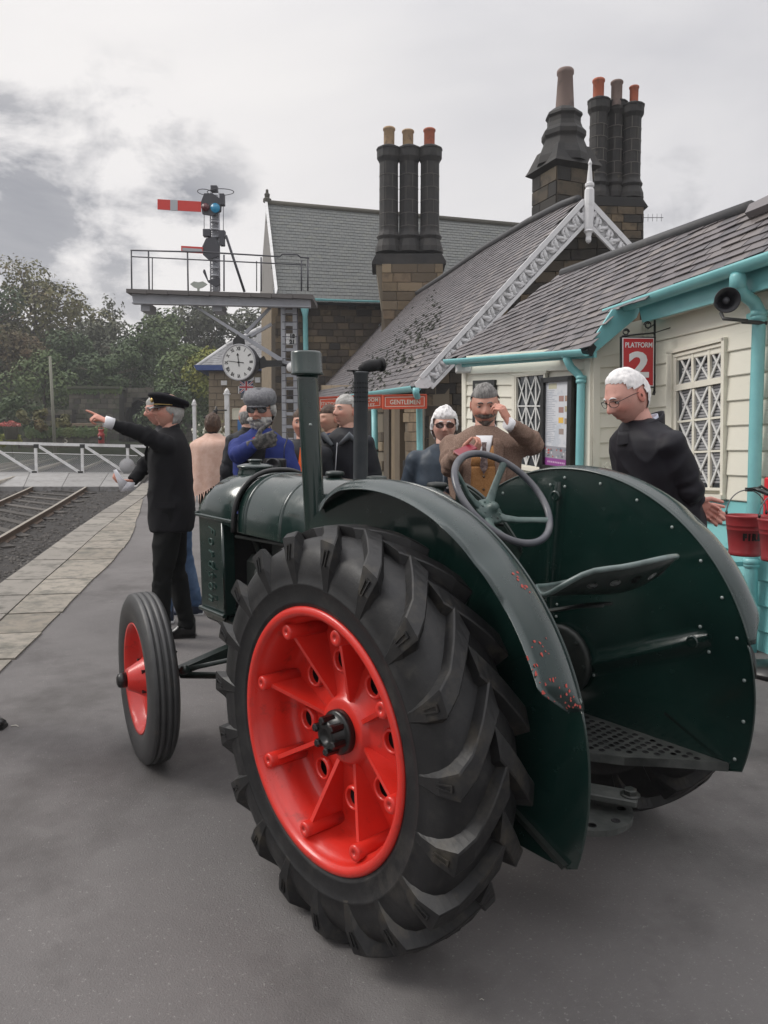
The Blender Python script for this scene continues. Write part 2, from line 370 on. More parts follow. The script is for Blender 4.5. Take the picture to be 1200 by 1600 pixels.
# worn stone paving along the edge: slabs of uneven width, then the nosing stones
def interp(poly, t):
    L_ = [0];
    for i in range(1, len(poly)): L_.append(L_[-1] + (poly[i] - poly[i - 1]).length)
    s_ = t * L_[-1]
    for i in range(1, len(poly)):
        if s_ <= L_[i] + 1e-9: f = (s_ - L_[i - 1]) / (L_[i] - L_[i - 1]); return poly[i - 1].lerp(poly[i], f)
    return poly[-1]
def on_inner(u):     # inner boundary of the stone strip at distance u
    iu = [to_uw(p) for p in inner]
    for i in range(len(iu) - 1):
        if iu[i][0] <= u <= iu[i + 1][0]: f = (u - iu[i][0]) / (iu[i + 1][0] - iu[i][0]); return iu[i][1] * (1 - f) + iu[i + 1][1] * f
    return iu[0][1] if u < iu[0][0] else iu[-1][1]
u = eu[0][0] + .05
while u < UEND - .2:
    L_ = uni(.55, 1.15) if u > 3 else uni(.6, 1.0)
    w0 = edge_w(u); w1 = edge_w(u + L_)
    g = .012; th = .012 + uni(0, .006); nz_ = .34
    q = MB(); q.prism([uw(u + g, w0 + .0, th + .006), uw(u + g, w0 + nz_, th), uw(u + L_ - g, w1 + nz_, th), uw(u + L_ - g, w1 + .0, th + .006)], (0, 0, -.16)); q.build('edge_stone', EDGE, plat)
    a = on_inner(u) + uni(-.008, .008); c = on_inner(u + L_) + uni(-.012, .008); th2 = .010 + uni(0, .006)
    if a - w0 > nz_ + .12:
        mid = (u + L_ / 2); m_ = (a + c) / 2 + uni(-.008, .008)
        if uni(0, 1) < .35 and a - w0 > 1.0:
            s1 = w0 + nz_ + (a - w0 - nz_) * uni(.4, .6)
            q = MB(); q.prism([uw(u + g, w0 + nz_ + g, th2), uw(u + g, s1, th2), uw(u + L_ - g, s1, th2), uw(u + L_ - g, w1 + nz_ + g, th2)], (0, 0, -.1)); q.build('paving_slab', COPE, plat)
            q = MB(); q.prism([uw(u + g, s1 + g * 1.5, th2 - .003), uw(u + g, a, th2 - .003), uw(mid, m_, th2 - .003), uw(u + L_ - g, c, th2 - .003), uw(u + L_ - g, s1 + g * 1.5, th2 - .003)], (0, 0, -.1)); q.build('paving_slab', COPE, plat)
        else:
            q = MB(); q.prism([uw(u + g, w0 + nz_ + g, th2), uw(u + g, a, th2), uw(mid, m_, th2), uw(u + L_ - g, c, th2), uw(u + L_ - g, w1 + nz_ + g, th2)], (0, 0, -.1)); q.build('paving_slab', COPE, plat)
    u += L_
# trackbed and far ground
RD = -.80
gb = MB(); R_ = []
for u in [-12, -4, 0, 5, 10, 15, 20, 25, 30, 34, 60, 110, 160]:
    R_.append([uw(u, w, RD if u < 60 else RD) for w in (-110, -80, -50, -20, -8, -4, edge_w(min(u, UEND)) + .3, 30, 60, 110)])
gb.grid(R_, smooth=False); struct(gb.build('trackbed', BALL, fix=False))
RGROUND = lambda px, py: onp(px, py, (0, 0, RD), GN)
def rail(pxs, name='rail'):
    P = [RGROUND(*q) + Vector((0, 0, .0)) for q in pxs]
    b = MB(); w_ = .035
    rows = []
    for i, p in enumerate(P):
        d = (P[min(i + 1, len(P) - 1)] - P[max(i - 1, 0)]); d.z = 0; d.normalize(); s_ = Vector((d.y, -d.x, 0))
        rows.append([p + s_ * a + Vector((0, 0, z)) for a, z in ((-.07, .0), (-.07, .015), (-.012, .03), (-.012, .11), (-w_, .12), (-w_, .155), (w_, .155), (w_, .12), (.012, .11), (.012, .03), (.07, .015), (.07, .0))])
    for i in range(len(rows) - 1):
        for k in range(11):
            b.cur = 1 if k == 5 else 0; b.add([rows[i][k], rows[i][k + 1], rows[i + 1][k + 1], rows[i + 1][k]], [(0, 1, 2, 3)], False)
    b.cur = 0
    return b.build(name, [RUSTR, RAILT])
def curve_px(pts, n):
    out = []
    for k in range(n + 1):
        t = k / n * (len(pts) - 1); i = min(int(t), len(pts) - 2); f = t - i
        out.append((pts[i][0] * (1 - f) + pts[i + 1][0] * f, pts[i][1] * (1 - f) + pts[i + 1][1] * f))
    return out
near_rail = [(-260, 1010), (-90, 905), (5, 849), (55, 818), (86, 799), (128, 772), (168, 747)]
far_rail = [(-260, 912), (-90, 832), (0, 792), (48, 769), (75, 757), (97, 746)]
r1 = tag(rail(near_rail), 'near running rail with bright worn top beside the platform', 'rail')
r2 = tag(rail(far_rail), 'second running rail just beyond the near one', 'rail')
r3 = tag(rail([(-260, 850), (-60, 782), (0, 758), (43, 744)]), 'third rail crossing at the left edge of the photo', 'rail')
for r_ in (r1, r2, r3): r_['group'] = 'running rails'
# sleepers between the two nearer rails
ords = ['first', 'second', 'third', 'fourth', 'fifth', 'sixth', 'seventh', 'eighth', 'ninth', 'tenth', 'eleventh', 'twelfth', 'thirteenth', 'fourteenth', 'fifteenth', 'sixteenth', 'seventeenth', 'eighteenth', 'nineteenth']
for k in range(19):
    f = k / 18
    a = interp([RGROUND(*q) for q in near_rail], f); c = interp([RGROUND(*q) for q in far_rail], f); d = (c - a).normalized()
    if a.y < 4: continue
    a2, c2 = a - d * .45, c + d * .45; s_ = Vector((d.y, -d.x, 0)) * .12
    q = MB(); q.prism([a2 - s_, a2 + s_, c2 + s_, c2 - s_], (0, 0, .035)); o = q.build('sleeper', WOODS)
    tag(o, ords[18 - k] + ' dark timber sleeper from the crossing deck, half buried between the two nearer rails', 'sleeper', 'railway sleepers'); 
# loose ballast stones
R = random.Random(77); q = MB()
for k in range(5200):
    x_, y_ = R.uniform(-120, 225), 750 + 190 * R.random() ** 1.3
    P = RGROUND(x_, y_); u_, w_ = to_uw(P)
    if w_ > edge_w(min(u_, UEND)) - .15: continue
    s_ = R.uniform(.012, .04) * (1 + P.y * .02); M_ = Matrix.Rotation(R.uniform(0, 6), 3, 'Z')
    o_ = len(q.v); vs = [P + M_ @ Vector((s_ * R.uniform(.6, 1.3) * a_, s_ * R.uniform(.6, 1.3) * b_, c_ * s_)) for a_, b_, c_ in ((1, 0, .2), (0, 1, .1), (-1, 0, .2), (0, -1, .15), (.1, .1, .9))]
    q.add(vs, [(0, 1, 4), (1, 2, 4), (2, 3, 4), (3, 0, 4)], False)
tag(q.build('ballast_stones', mat('ballast_stone', (.06, .055, .05), .9, col2=(.13, .12, .11), ns=9), fix=False), 'loose dark ballast stones between and beside the rails', 'ballast', kind='stuff')
# crossing deck
dk = MB(); D0 = [RGROUND(*q) for q in ((-330, 768), (215, 768))]; D1 = [RGROUND(*q) for q in ((-330, 742), (232, 744))]
deck = thing('crossing_deck', 'pale grey boarded road deck of the level crossing across the tracks', 'level crossing', tuple((D0[0] + D0[1]) / 2))
Lo = deck.location
for j in range(3):
    for k in range(9):
        fa, fb = k / 9, (k + .985) / 9; ga, gb_ = j / 3, (j + .97) / 3
        P = lambda f, g: D0[0].lerp(D0[1], f).lerp(D1[0].lerp(D1[1], f), g) - Lo + Vector((0, 0, .16))
        q = MB(); q.prism([P(fa, ga), P(fb, ga), P(fb, gb_), P(fa, gb_)], (0, 0, -.22 + uni(0, .01))); q.build('deck_panel', DECK, deck)

# ------------------------------------------------------------------ level crossing gate
WHITE = mat('white_paint', (.72, .72, .72), .5, col2=(.60, .60, .59), ns=5, bump=.001, bs=30, dirt=(.45, .44, .42), dirt_s=12, dlo=.62, dhi=.8)
WIRE = mat('galvanised_wire', (.35, .36, .36), .5, metal=.4)
GY = 31.0
def gate_pt(px, py): # plane facing the camera, a little turned
    return onp(px, py, (-12, GY, 0), Vector((.02, -1, 0)).normalized())
A = gate_pt(-60, 745); gate = thing('level_crossing_gate', 'long white braced level crossing gate with wire mesh and a red lamp', 'gate', tuple(A))
def beam(px0, py0, px1, py1, w_px, t, name, m=WHITE, par=None, pf=gate_pt, loc=None, off=0.0):
    par = par if par is not None else gate; loc = Vector(par.location) if loc is None else loc
    P, Q = pf(px0, py0) - loc, pf(px1, py1) - loc; d = (Q - P).normalized(); n_ = Vector((0, -1, 0)); s_ = d.cross(n_).normalized()
    hw = w_px / 2 * (pf(px0 + 10, py0) - pf(px0, py0)).length / 10
    b = MB(); b.prism([P - s_ * hw, P + s_ * hw, Q + s_ * hw, Q - s_ * hw], Vector((0, t, 0))); 
    for i, v in enumerate(b.v): b.v[i] = (v[0], v[1] - off, v[2])
    return b.build(name, m, par)
beam(-70, 690.5, 232, 697.5, 4.6, .09, 'top_rail'); beam(-70, 741, 200, 744, 5.0, .09, 'bottom_rail'); beam(-70, 705, 215, 712, 1.2, .03, 'mid_wire', off=.03)
for x0, x1 in ((-17, -17), (55, 57), (128, 129), (199, 200)):
    beam(x0, 694, x1, 742, 4.2, .07, 'post', off=.012)
for (x0, x1) in ((-90, -22), (-14, 53), (60, 126), (132, 197), (203, 262)):
    beam(x0, 697, x1, 739, 4.0, .05, 'brace', off=.024)
for x in (-17, 57, 129, 200):
    for y, dx in ((697, 0), (739, -3)):
        beam(x + dx - 4, y, x + dx + 4, y, 6, .012, 'iron_bracket', BLK, off=.03)
# mesh: crossed thin wires, one part
mb = MB()
for k in range(110):
    for sg in (1, -1):
        x0 = -70 + k * 2.9; x1 = x0 + sg * 26
        P, Q = gate_pt(x0, 709 + x0 * .02) - A, gate_pt(x1, 739) - A
        if x1 > 232 or x0 > 232: continue
        d = (Q - P).normalized(); s_ = d.cross(Vector((0, -1, 0))) * .006; o_ = Vector((0, .05, 0))
        mb.add([P - s_ + o_, P + s_ + o_, Q + s_ + o_, Q - s_ + o_], [(0, 1, 2, 3)], False)
mo_ = mb.build('wire_mesh', WIRE, gate); mo_['kind'] = 'stuff'
q = MB(); c_ = gate_pt(200, 728) - A + Vector((0, -.10, 0)); q.lathe([(0, 0), (.31, 0), (.31, .02), (0, .02)], c=c_, M=frame((0, -1, 0)), n=36); q.build('round_target', mat('grey_disc', (.34, .34, .35), .6, dirt=(.25, .22, .2)), gate)
# red gate lamp
LP = gate_pt(158, 694); lampo = thing('gate_lamp', 'red railway lamp standing on top of the crossing gate', 'lamp', tuple(LP + Vector((0, .04, .03))))
LRED = mat('lamp_red', (.36, .035, .03), .4, col2=(.25, .03, .03), ns=6)
q = MB(); q.lathe([(.12, 0), (.12, .30), (.14, .32), (.14, .36), (.09, .42), (.09, .50), (.11, .52), (.10, .56), (0, .57)], n=18, c=(0, 0, 0)); q.build('body', LRED, lampo)
q = MB(); q.lathe([(.075, 0), (.08, .03), (.0, .045)], c=(0, -.115, .20), M=frame((0, -1, 0)), n=18); q.build('lens', BLK, lampo)
q = MB(); q.tube([(-.11, 0, .52), (-.09, 0, .64), (.09, 0, .64), (.11, 0, .52)], .012); q.build('handle', LRED, lampo)

# ------------------------------------------------------------------ white gate posts and picket fence beyond the people
def white_post(px, ytop, ybot, Y, label, wpx, arm=False):
    T_ = at(px, ytop, Y); B_ = at(px, ybot, Y); h = T_.z - B_.z + .25; r = wpx / 2 * Y / FPX
    t = thing('white_post', label, 'post', (T_.x, Y, T_.z - h), group=None)
    b = MB(); b.box((0, 0, h / 2), (2 * r, 2 * r, h - .2), ch=.01); b.box((0, 0, h - .09), (2.7 * r, 2.7 * r, .06), ch=.01); b.lathe([(1.1 * r, h - .06), (1.25 * r, h - .02), (.7 * r, h + .05), (0, h + .10)], n=14)
    b.build('shaft', WHITE, t)
    if arm:
        q = MB(); q.tube([(0, -r, h * .80), (-.05 - 18 * Y / FPX, -r, h * .80), ], .02); q.tube([(-14 * Y / FPX, -r, h * .80), (-36 * Y / FPX, -r, h * .72)], .03); q.tube([(-16 * Y / FPX, -r, h * .80 + .12), (-16 * Y / FPX, -r, h * .80 - .12)], .03); q.build('bracket', BLK, t)
    return t
white_post(303.5, 628, 745, 27, 'shorter white wooden gate post beside the woman in the shawl', 5.2)
white_post(354.5, 611, 748, 24, 'taller white wooden post below the clock with an iron arm', 7.0, True)
pk = [at(300, 714, 34), at(352, 714, 34)]
pf_ = thing('picket_fence', 'low white picket fence seen beyond the woman in the shawl', 'fence', tuple(at(325, 745, 34)))
for k in range(11):
    x = 290 + k * 6.2; P = at(x, 745, 34) - pf_.location; q = MB(); h = 28 * 34 / FPX; q.prism([P + Vector((-.05, 0, 0)), P + Vector((.05, 0, 0)), P + Vector((.05, 0, h - .08)), P + Vector((0, 0, h)), P + Vector((-.05, 0, h - .08))], (0, .03, 0)); q.build('picket', WHITE, pf_)
for z in (.2, .55):
    q = MB(); a_, c_ = at(286, 745, 34) - pf_.location, at(358, 745, 34) - pf_.location; q.prism([a_ + Vector((0, .035, z)), c_ + Vector((0, .035, z)), c_ + Vector((0, .035, z + .08)), a_ + Vector((0, .035, z + .08))], (0, .04, 0)); q.build('rail', WHITE, pf_)
q = MB(); P = at(312, 716, 33.6); 
t = thing('red_notice', 'small orange red board above the white picket fence', 'sign', tuple(P)); q.box((0, 0, 0), (.45, .03, .28), ch=.004); q.build('board', mat('orange_red_board', (.62, .11, .05), .6), t)

# ------------------------------------------------------------------ hill, tunnel and walls at the back
HILL = mat('hill_undergrowth', (.032, .046, .020), .95, col2=(.055, .06, .028), ns=.25, bump=.2, bs=.8)
hg = MB(); rows = []
for j in range(14):
    Y = 62 + j * 7; row = []
    for i in range(40):
        px = -700 + i * 60; x = (px - 600) / FPX * 75
        left = max(0, min(1, (-x - 4) / 30)); hh = 3 + 17 * left + 3 * math.sin(x * .07) + 3
        z = 1.4 + hh * (1 - math.exp(-j * .22)) + mnoise.noise(Vector((x * .08, Y * .08, 0))) * 2.0
        if j == 0: z = -.5
        row.append(Vector((x * (Y / 75), Y, z)))
    rows.append(row)
hg.grid(rows); hill = struct(hg.build('hill', HILL, fix=False))
STONED = mat('dark_tunnel_stone', (.085, .078, .062), .9, rand=[(.05, .047, .042), (.10, .092, .074), (.125, .115, .09), (.07, .075, .05)], bump=.02, bs=6, ns=2, dirt=(.04, .05, .025), dirt_s=1.5, dlo=.5, dhi=.65)
STONEM = mat('dark_tunnel_mortar', (.055, .052, .045), .95, bump=.01, bs=8)
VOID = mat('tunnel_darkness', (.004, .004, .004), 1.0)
def wallblock(name, label, cat, outline_px, Y, th, m, rows_n, m2=STONEM):
    loc = at(outline_px[0][0], outline_px[0][1], Y); t = thing(name, label, cat, tuple(loc))
    b = MB(); b.prism([at(x, y, Y) + Vector((0, .06, 0)) - loc for x, y in outline_px], (0, th, 0)); b.build('wall_core', m2, t)
    xs = [p[0] for p in outline_px]; ys = [p[1] for p in outline_px]; y0, y1 = min(ys), max(ys); hpx = (y1 - y0) / rows_n
    for r in range(rows_n):
        x = min(xs) - uni(0, 6)
        while x < max(xs):
            L_ = uni(8, 19); xa, xb = max(x, min(xs)), min(x + L_ - .5, max(xs)); ya = y0 + r * hpx; cx = (xa + xb) / 2
            if xb - xa > 2 and inpoly(cx, ya + hpx / 2, outline_px):
                q = MB(); P = [at(xa, ya + .4, Y) - loc, at(xb, ya + .4, Y) - loc, at(xb, ya + hpx - .3, Y) - loc, at(xa, ya + hpx - .3, Y) - loc]; d_ = uni(0, .05)
                q.prism([p + Vector((0, -d_, 0)) for p in P][::-1], (0, .10 + d_, 0)); q.build('stone', m, t)
            x += L_
    return t
def inpoly(x, y, P):
    c = False; n = len(P); j = n - 1
    for i in range(n):
        if (P[i][1] > y) != (P[j][1] > y) and x < (P[j][0] - P[i][0]) * (y - P[i][1]) / (P[j][1] - P[i][1]) + P[i][0]: c = not c
        j = i
    return c
TY = 60
def archpx(cx, cy, r, base, n=14): return [(cx + r, base)] + [(cx + r * math.cos(math.pi * k / n), cy - r * math.sin(math.pi * k / n)) for k in range(n + 1)] + [(cx - r, base)]
big = archpx(229, 655, 34, 690); small = archpx(94, 661, 14, 680)
o1 = [(108, 692), (108, 602), (186, 602), (186, 600)] + [(300, 600), (300, 692)] + big[0:1] + big[1:] + [(195, 692)]
wallblock('tunnel_portal', 'dark stone railway tunnel mouth with an arched opening below the trees', 'tunnel', [(186, 690), (186, 606), (300, 606), (300, 690)] + archpx(229, 655, 34, 690), TY, 1.0, STONED, 11)
wallblock('retaining_wall', 'mossy stone retaining wall left of the tunnel mouth', 'wall', [(108, 686), (108, 607), (186, 607), (186, 686)], TY - 1.2, 1.5, STONED, 10)
wallblock('arched_wall', 'dark old wall with a low arched opening behind the leaning pole', 'wall', [(60, 682), (60, 640), (112, 640), (112, 682)] + small, TY - 2, 1.0, STONED, 5)
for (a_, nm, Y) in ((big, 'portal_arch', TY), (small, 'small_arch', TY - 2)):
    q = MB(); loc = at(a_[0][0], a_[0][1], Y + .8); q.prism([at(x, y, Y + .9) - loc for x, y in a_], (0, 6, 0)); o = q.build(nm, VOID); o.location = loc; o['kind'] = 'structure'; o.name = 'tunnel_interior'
q = MB(); loc = at(108, 604, TY - 1.4); q.prism([at(104, 603.5, TY - 1.5) - loc, at(186, 603.5, TY - 1.5) - loc, at(186, 607, TY - 1.5) - loc, at(104, 607, TY - 1.5) - loc], (0, 1.8, 0)); o = q.build('wall_coping', STONED); o.location = loc; tag(o, 'flat stone coping running along the mossy retaining wall', 'coping')
# low walls, parapets and yard clutter in front of the tunnel
wallblock('yard_wall', 'long dark wall with painted number five behind the crossing gate', 'wall', [(36, 700), (36, 676), (166, 676), (166, 700)], 50, .6, STONED, 3)
q = put_text('number', '5', .55, m4((1, 0, 0), (0, 0, 1), (0, -1, 0), at(103, 688, 49.85)), mat('cream_number', (.5, .47, .38), .7), None); tag(q, 'pale painted figure five on the dark yard wall', 'number')
q = MB(); q.box((0, 0, 0), (4.0, 1.2, .22), ch=.02); o = q.build('timber_stack', mat('buff_timber', (.20, .15, .10), .8, bump=.004, bs=20)); o.location = at(131, 664, 57); tag(o, 'low stack of brown timber below the tunnel wall', 'timber')
q = MB(); q.tube([(0, 0, -3.0), (-.12, 0, 3.2)], [.11, .08], n=10); o = q.build('leaning_pole', mat('pole_timber', (.20, .20, .16), .9)); o.location = at(84, 640, 47); tag(o, 'tall thin grey wooden pole left of the tunnel arches', 'pole')
# the red flowers and planter at the far left
q = MB()
for k in range(260):
    a = uni(0, 6.28); r = .55 * math.sqrt(rnd()); z = uni(0, .35) * (1 - r); d = Vector((uni(-1, 1), uni(-1, 1), uni(-.2, 1))).normalized(); M_ = frame(d); c_ = Vector((r * math.cos(a), r * math.sin(a), z)); s = .06
    q.add([c_ + M_ @ Vector(v) for v in ((-s, 0, 0), (0, -s * .8, 0), (s, 0, 0), (0, s * .8, 0))], [(0, 1, 2, 3)], False)
t = thing('flower_tub', 'pinkish red flowers in a tub at the far left behind the gate', 'planter', tuple(at(17, 666, 44)))
q.build('flowers', mat('pink_red_flowers', (.50, .10, .09), .7, col2=(.4, .2, .17), ns=3), t)
q = MB(); q.lathe([(.3, -.75), (.42, -.1), (.45, -.05), (0, -.02)], n=18); q.build('tub', STONED, t)
# rails fanning out beyond the gate towards the tunnel
for i, (pp) in enumerate(([(60, 735), (105, 722), (150, 708), (205, 690)], [(130, 735), (160, 722), (200, 708), (235, 694)], [(0, 728), (80, 716), (160, 700), (225, 684)], [(20, 718), (90, 708), (170, 694), (222, 682)])):
    P_ = [onp(x, y, (0, 36, gz(*(UX * 36, UY * 36)) + RD), Vector((0, -.012, 1)).normalized()) for x, y in pp]
    b = MB()
    for a_, c_ in zip(P_[:-1], P_[1:]):
        d = (c_ - a_); s_ = Vector((d.y, -d.x, 0)).normalized() * .05; b.prism([a_ - s_, a_ + s_, c_ + s_, c_ - s_], (0, 0, .14))
    tag(b.build('rail', RAILT), ('rightmost', 'second rightmost', 'second leftmost', 'leftmost')[(1, 0, 2, 3)[i]] + ' of the thin rails curving away beyond the crossing gate', 'rail', 'rails beyond the gate')

# ------------------------------------------------------------------ trees
BARK = mat('bark', (.075, .060, .045), .95, bump=.01, bs=12)
LEAFS = {
 'dark': mat('leaves_dark_green', (.042, .072, .028), .75, col2=(.072, .108, .038), ns=.9, nlo=.35, nhi=.65, dirt=(.09, .10, .03), dirt_s=.7, dlo=.6, dhi=.8),
 'mid': mat('leaves_mid_green', (.070, .115, .042), .75, col2=(.115, .150, .050), ns=.8, nlo=.35, nhi=.65, dirt=(.12, .11, .03), dirt_s=.6, dlo=.6, dhi=.8),
 'olive': mat('leaves_olive', (.115, .115, .042), .75, col2=(.15, .14, .05), ns=.8, nlo=.35, nhi=.65, dirt=(.15, .085, .035), dirt_s=.5, dlo=.52, dhi=.7),
 'rust': mat('leaves_rusty_brown', (.12, .075, .035), .75, col2=(.085, .08, .032), ns=.7, nlo=.35, nhi=.65),
 'yellow': mat('leaves_yellow_green', (.17, .21, .045), .75, col2=(.25, .25, .05), ns=.8, nlo=.35, nhi=.6),
 'grey': mat('leaves_grey_green', (.080, .092, .062), .8, col2=(.11, .115, .07), ns=.8, nlo=.35, nhi=.65),
}
TREES = {}
def tree(px, ytop, ybase, Y, wpx, kind, label, dens=1.0, name='tree', seed=0, group=None, leaf=.21):
    R = random.Random(seed * 31 + 5); U = R.uniform
    top = at(px, ytop, Y); base = at(px, ybase, Y); H = top.z - base.z; rw = wpx / 2 * Y / FPX
    t = thing(name, label, 'tree', tuple(base), group=group)
    b = MB(); tips = []
    b.tube([(0, 0, -.5), (U(-.1, .1), 0, H * .25), (U(-.3, .3), U(-.2, .2), H * .55), (U(-.3, .3), 0, H * .85)], [H * .028, H * .02, H * .013, H * .004], n=8)
    for k in range(9):
        a = U(0, 6.28); z0 = H * U(.25, .7); L_ = rw * U(.6, .95); e = Vector((math.cos(a) * L_, math.sin(a) * L_, z0 + H * U(.1, .25)))
        b.tube([(0, 0, z0), e * .5 + Vector((0, 0, z0 * .5 + .1)), e], [H * .010, H * .007, H * .003], n=5)
    b.build('trunk', BARK, t)
    # leaf clumps scattered through an uneven crown
    nb = 13 if kind != 'bare' else 7; blobs = []
    for k in range(nb):
        a = U(0, 6.28); f = U(0, 1); z = H * (.30 + .62 * f); rr = rw * (1 - abs(f - .40) ** 1.6 * 1.5) * U(.35, .8)
        blobs.append((Vector((rr * math.cos(a), rr * math.sin(a) * .8, z)), U(.26, .46) * min(rw, H * .45)))
    blobs.append((Vector((0, 0, H * .86)), .15 * H)); blobs.append((Vector((0, 0, H * .6)), .5 * min(rw, H * .4)))
    vs = []; fs = []
    area = rw * H; n = int(min(15000, 420 * area ** .5 * dens * 7 / 4)) if Y > 30 else int(6000 * dens)
    s0 = leaf * Y / 60
    for k in range(n):
        c, r = blobs[R.randrange(len(blobs))]
        d = Vector((R.gauss(0, 1), R.gauss(0, 1), R.gauss(0, .9))).normalized(); rad = r * (U(.55, 1.0) ** .6) * (1 + .22 * mnoise.noise(d * 2.3 + c))
        p = c + d * rad
        n_ = (d + Vector((U(-.8, .8), U(-.8, .8), U(-.3, .9)))).normalized(); M_ = frame(n_, Vector((U(-1, 1), U(-1, 1), U(-1, 1)))); s = s0 * U(.55, 1.35)
        o_ = len(vs); vs += [p + M_ @ Vector((-s, U(-.2, .2) * s, 0)), p + M_ @ Vector((0, -s * .55, s * .15)), p + M_ @ Vector((s, 0, 0)), p + M_ @ Vector((0, s * .55, s * .15))]; fs.append((o_, o_ + 1, o_ + 2, o_ + 3))
    q = MB(); q.add(vs, fs, False); cr = q.build('crown', LEAFS[kind], t, fix=False)
    return t
TL = [
 (55, 405, 640, 78, 190, 'olive', 'tall domed autumn tree rising highest at the far left skyline'),
 (-20, 440, 640, 74, 170, 'dark', 'dark green tree at the left border below the skyline'),
 (15, 515, 660, 66, 130, 'rust', 'rusty brown bushy tree low at the left edge'),
 (70, 545, 670, 62, 120, 'mid', 'rounded green tree in front of the hill behind the pole'),
 (130, 470, 620, 84, 110, 'olive', 'olive tree stepping down from the tallest one on the skyline'),
 (178, 458, 600, 88, 44, 'grey', 'thin wispy almost bare tree standing alone on the skyline'),
 (165, 500, 640, 76, 150, 'grey', 'dull grey green tree above the tunnel wall'),
 (120, 520, 640, 70, 100, 'dark', 'dark tree overhanging the mossy retaining wall'),
 (215, 520, 640, 68, 100, 'dark', 'dark tree directly above the tunnel mouth'),
 (255, 488, 640, 76, 110, 'mid', 'fresh green tree under the left end of the signal gantry'),
 (320, 475, 620, 84, 140, 'grey', 'loose grey green tree showing sky behind the gantry brace'),
 (385, 480, 620, 86, 110, 'grey', 'sparse dark tree behind the gantry next to the station house'),
 (285, 540, 690, 60, 120, 'mid', 'bright green tree left of the small stone house'),
 (330, 540, 640, 58, 80, 'yellow', 'yellow green tree glowing behind the clock'),
 (30, 620, 690, 54, 110, 'dark', 'low dark shrub by the red flowers at the left edge'),
 (160, 560, 640, 64, 90, 'dark', 'dark bush hanging over the coping of the retaining wall'),
 (265, 600, 700, 55, 90, 'dark', 'shadowy bush to the right of the tunnel mouth'),
 (60, 640, 680, 50, 100, 'olive', 'low olive scrub along the top of the yard wall'),
 (20, 680, 700, 46, 70, 'yellow', 'pale yellow green shrub behind the gate at the far left'),
 (-90, 470, 690, 66, 220, 'mid', 'large green tree just outside the left border'),
]
for i, (px, yt, yb, Y, w_, k_, lb) in enumerate(TL):
    tree(px, yt, yb, Y, w_ * (1.32 if i != 5 else 1), k_, lb, seed=i + 1, name='tree' if yb - yt > 75 else 'bush', group='trees and bushes on the hillside', dens=1.0 if i != 5 else .12, leaf=.155)
# moss and creeper along the wall tops
q = MB(); R = random.Random(4)
for k in range(2600):
    x = R.uniform(105, 190) if k % 2 else R.uniform(40, 166); y = (605 + abs(R.gauss(0, 4))) if k % 2 else (675 + R.gauss(0, 3)); Y = TY - 1.35 if k % 2 else 49.8
    p = at(x, y, Y); M_ = frame((R.uniform(-1, 1), -1, R.uniform(-.2, 1))); s = R.uniform(.05, .13); q.add([p + M_ @ Vector(v) for v in ((-s, 0, 0), (0, -s, 0), (s, 0, 0), (0, s, 0))], [(0, 1, 2, 3)], False)
tag(q.build('creeper', LEAFS['mid'], fix=False), 'moss and creeper growing on the wall tops', 'creeper', kind='stuff')

# ------------------------------------------------------------------ the faint damp air over the valley
hz = MB(); hz.box((-18, 66, 21), (330, 226, 48)); ho = hz.build('haze', []); tag(ho, kind='stuff')
hm = bpy.data.materials.new('haze'); hm.use_nodes = True; hn = hm.node_tree; hn.nodes.remove(hn.nodes['Principled BSDF'])
pv = hn.nodes.new('ShaderNodeVolumePrincipled'); pv.inputs['Density'].default_value = .0012; pv.inputs['Color'].default_value = (.86, .87, .90, 1); pv.inputs['Anisotropy'].default_value = .2
hn.links.new(pv.outputs[0], hn.nodes['Material Output'].inputs['Volume']); ho.data.materials.append(hm)
# ------------------------------------------------------------------ buildings
CREAM = mat('cream_weatherboard', (.74, .71, .61), .5, rand=[(.72, .69, .59), (.78, .755, .66)], bump=.0008, bs=25, stretch=(1, 1, 6), dirt=(.50, .46, .36), dirt_s=2.5, dlo=.6, dhi=.85, ns=5)
CREAMT = mat('cream_trim', (.75, .72, .62), .45, bump=.0006, bs=25, dirt=(.52, .48, .38), dirt_s=4, dlo=.6, dhi=.85)
TEAL = mat('turquoise_paint', (.22, .52, .53), .38, coat=.15, col2=(.19, .47, .49), ns=5, dirt=(.20, .38, .36), dirt_s=7, dlo=.62, dhi=.8, bump=.0006, bs=20)
TEALB = mat('turquoise_board', (.15, .47, .47), .42, rand=[(.20, .52, .53), (.24, .56, .565)], dirt=(.16, .42, .42), dirt_s=4, dlo=.62, dhi=.8, bump=.0006, bs=20)
SOOT = mat('sooty_stone', (.06, .05, .04), .9, rand=[(.030, .028, .026), (.055, .048, .040), (.028, .027, .026), (.16, .12, .075), (.04, .037, .034), (.09, .072, .05)], bump=.006, bs=18, ns=4, dirt=(.02, .019, .018), dirt_s=4, dlo=.48, dhi=.68)
BUFF = mat('buff_sandstone', (.28, .21, .13), .9, rand=[(.22, .165, .10), (.18, .13, .085), (.27, .21, .135), (.10, .078, .055), (.20, .15, .092), (.07, .058, .045)], bump=.005, bs=18, ns=4, dirt=(.10, .075, .05), dirt_s=3, dlo=.5, dhi=.72)
MIXS = mat('mixed_stone', (.15, .11, .07), .9, rand=[(.11, .085, .058), (.045, .038, .032), (.17, .13, .082), (.035, .031, .028), (.13, .10, .07)], bump=.005, bs=18, ns=4, dirt=(.035, .03, .026), dirt_s=3, dlo=.5, dhi=.7)
PALES = mat('pale_house_stone', (.26, .21, .15), .9, rand=[(.25, .205, .145), (.21, .17, .12), (.29, .24, .17)], bump=.004, bs=10, dirt=(.17, .135, .10), dirt_s=2, dlo=.5, dhi=.7)
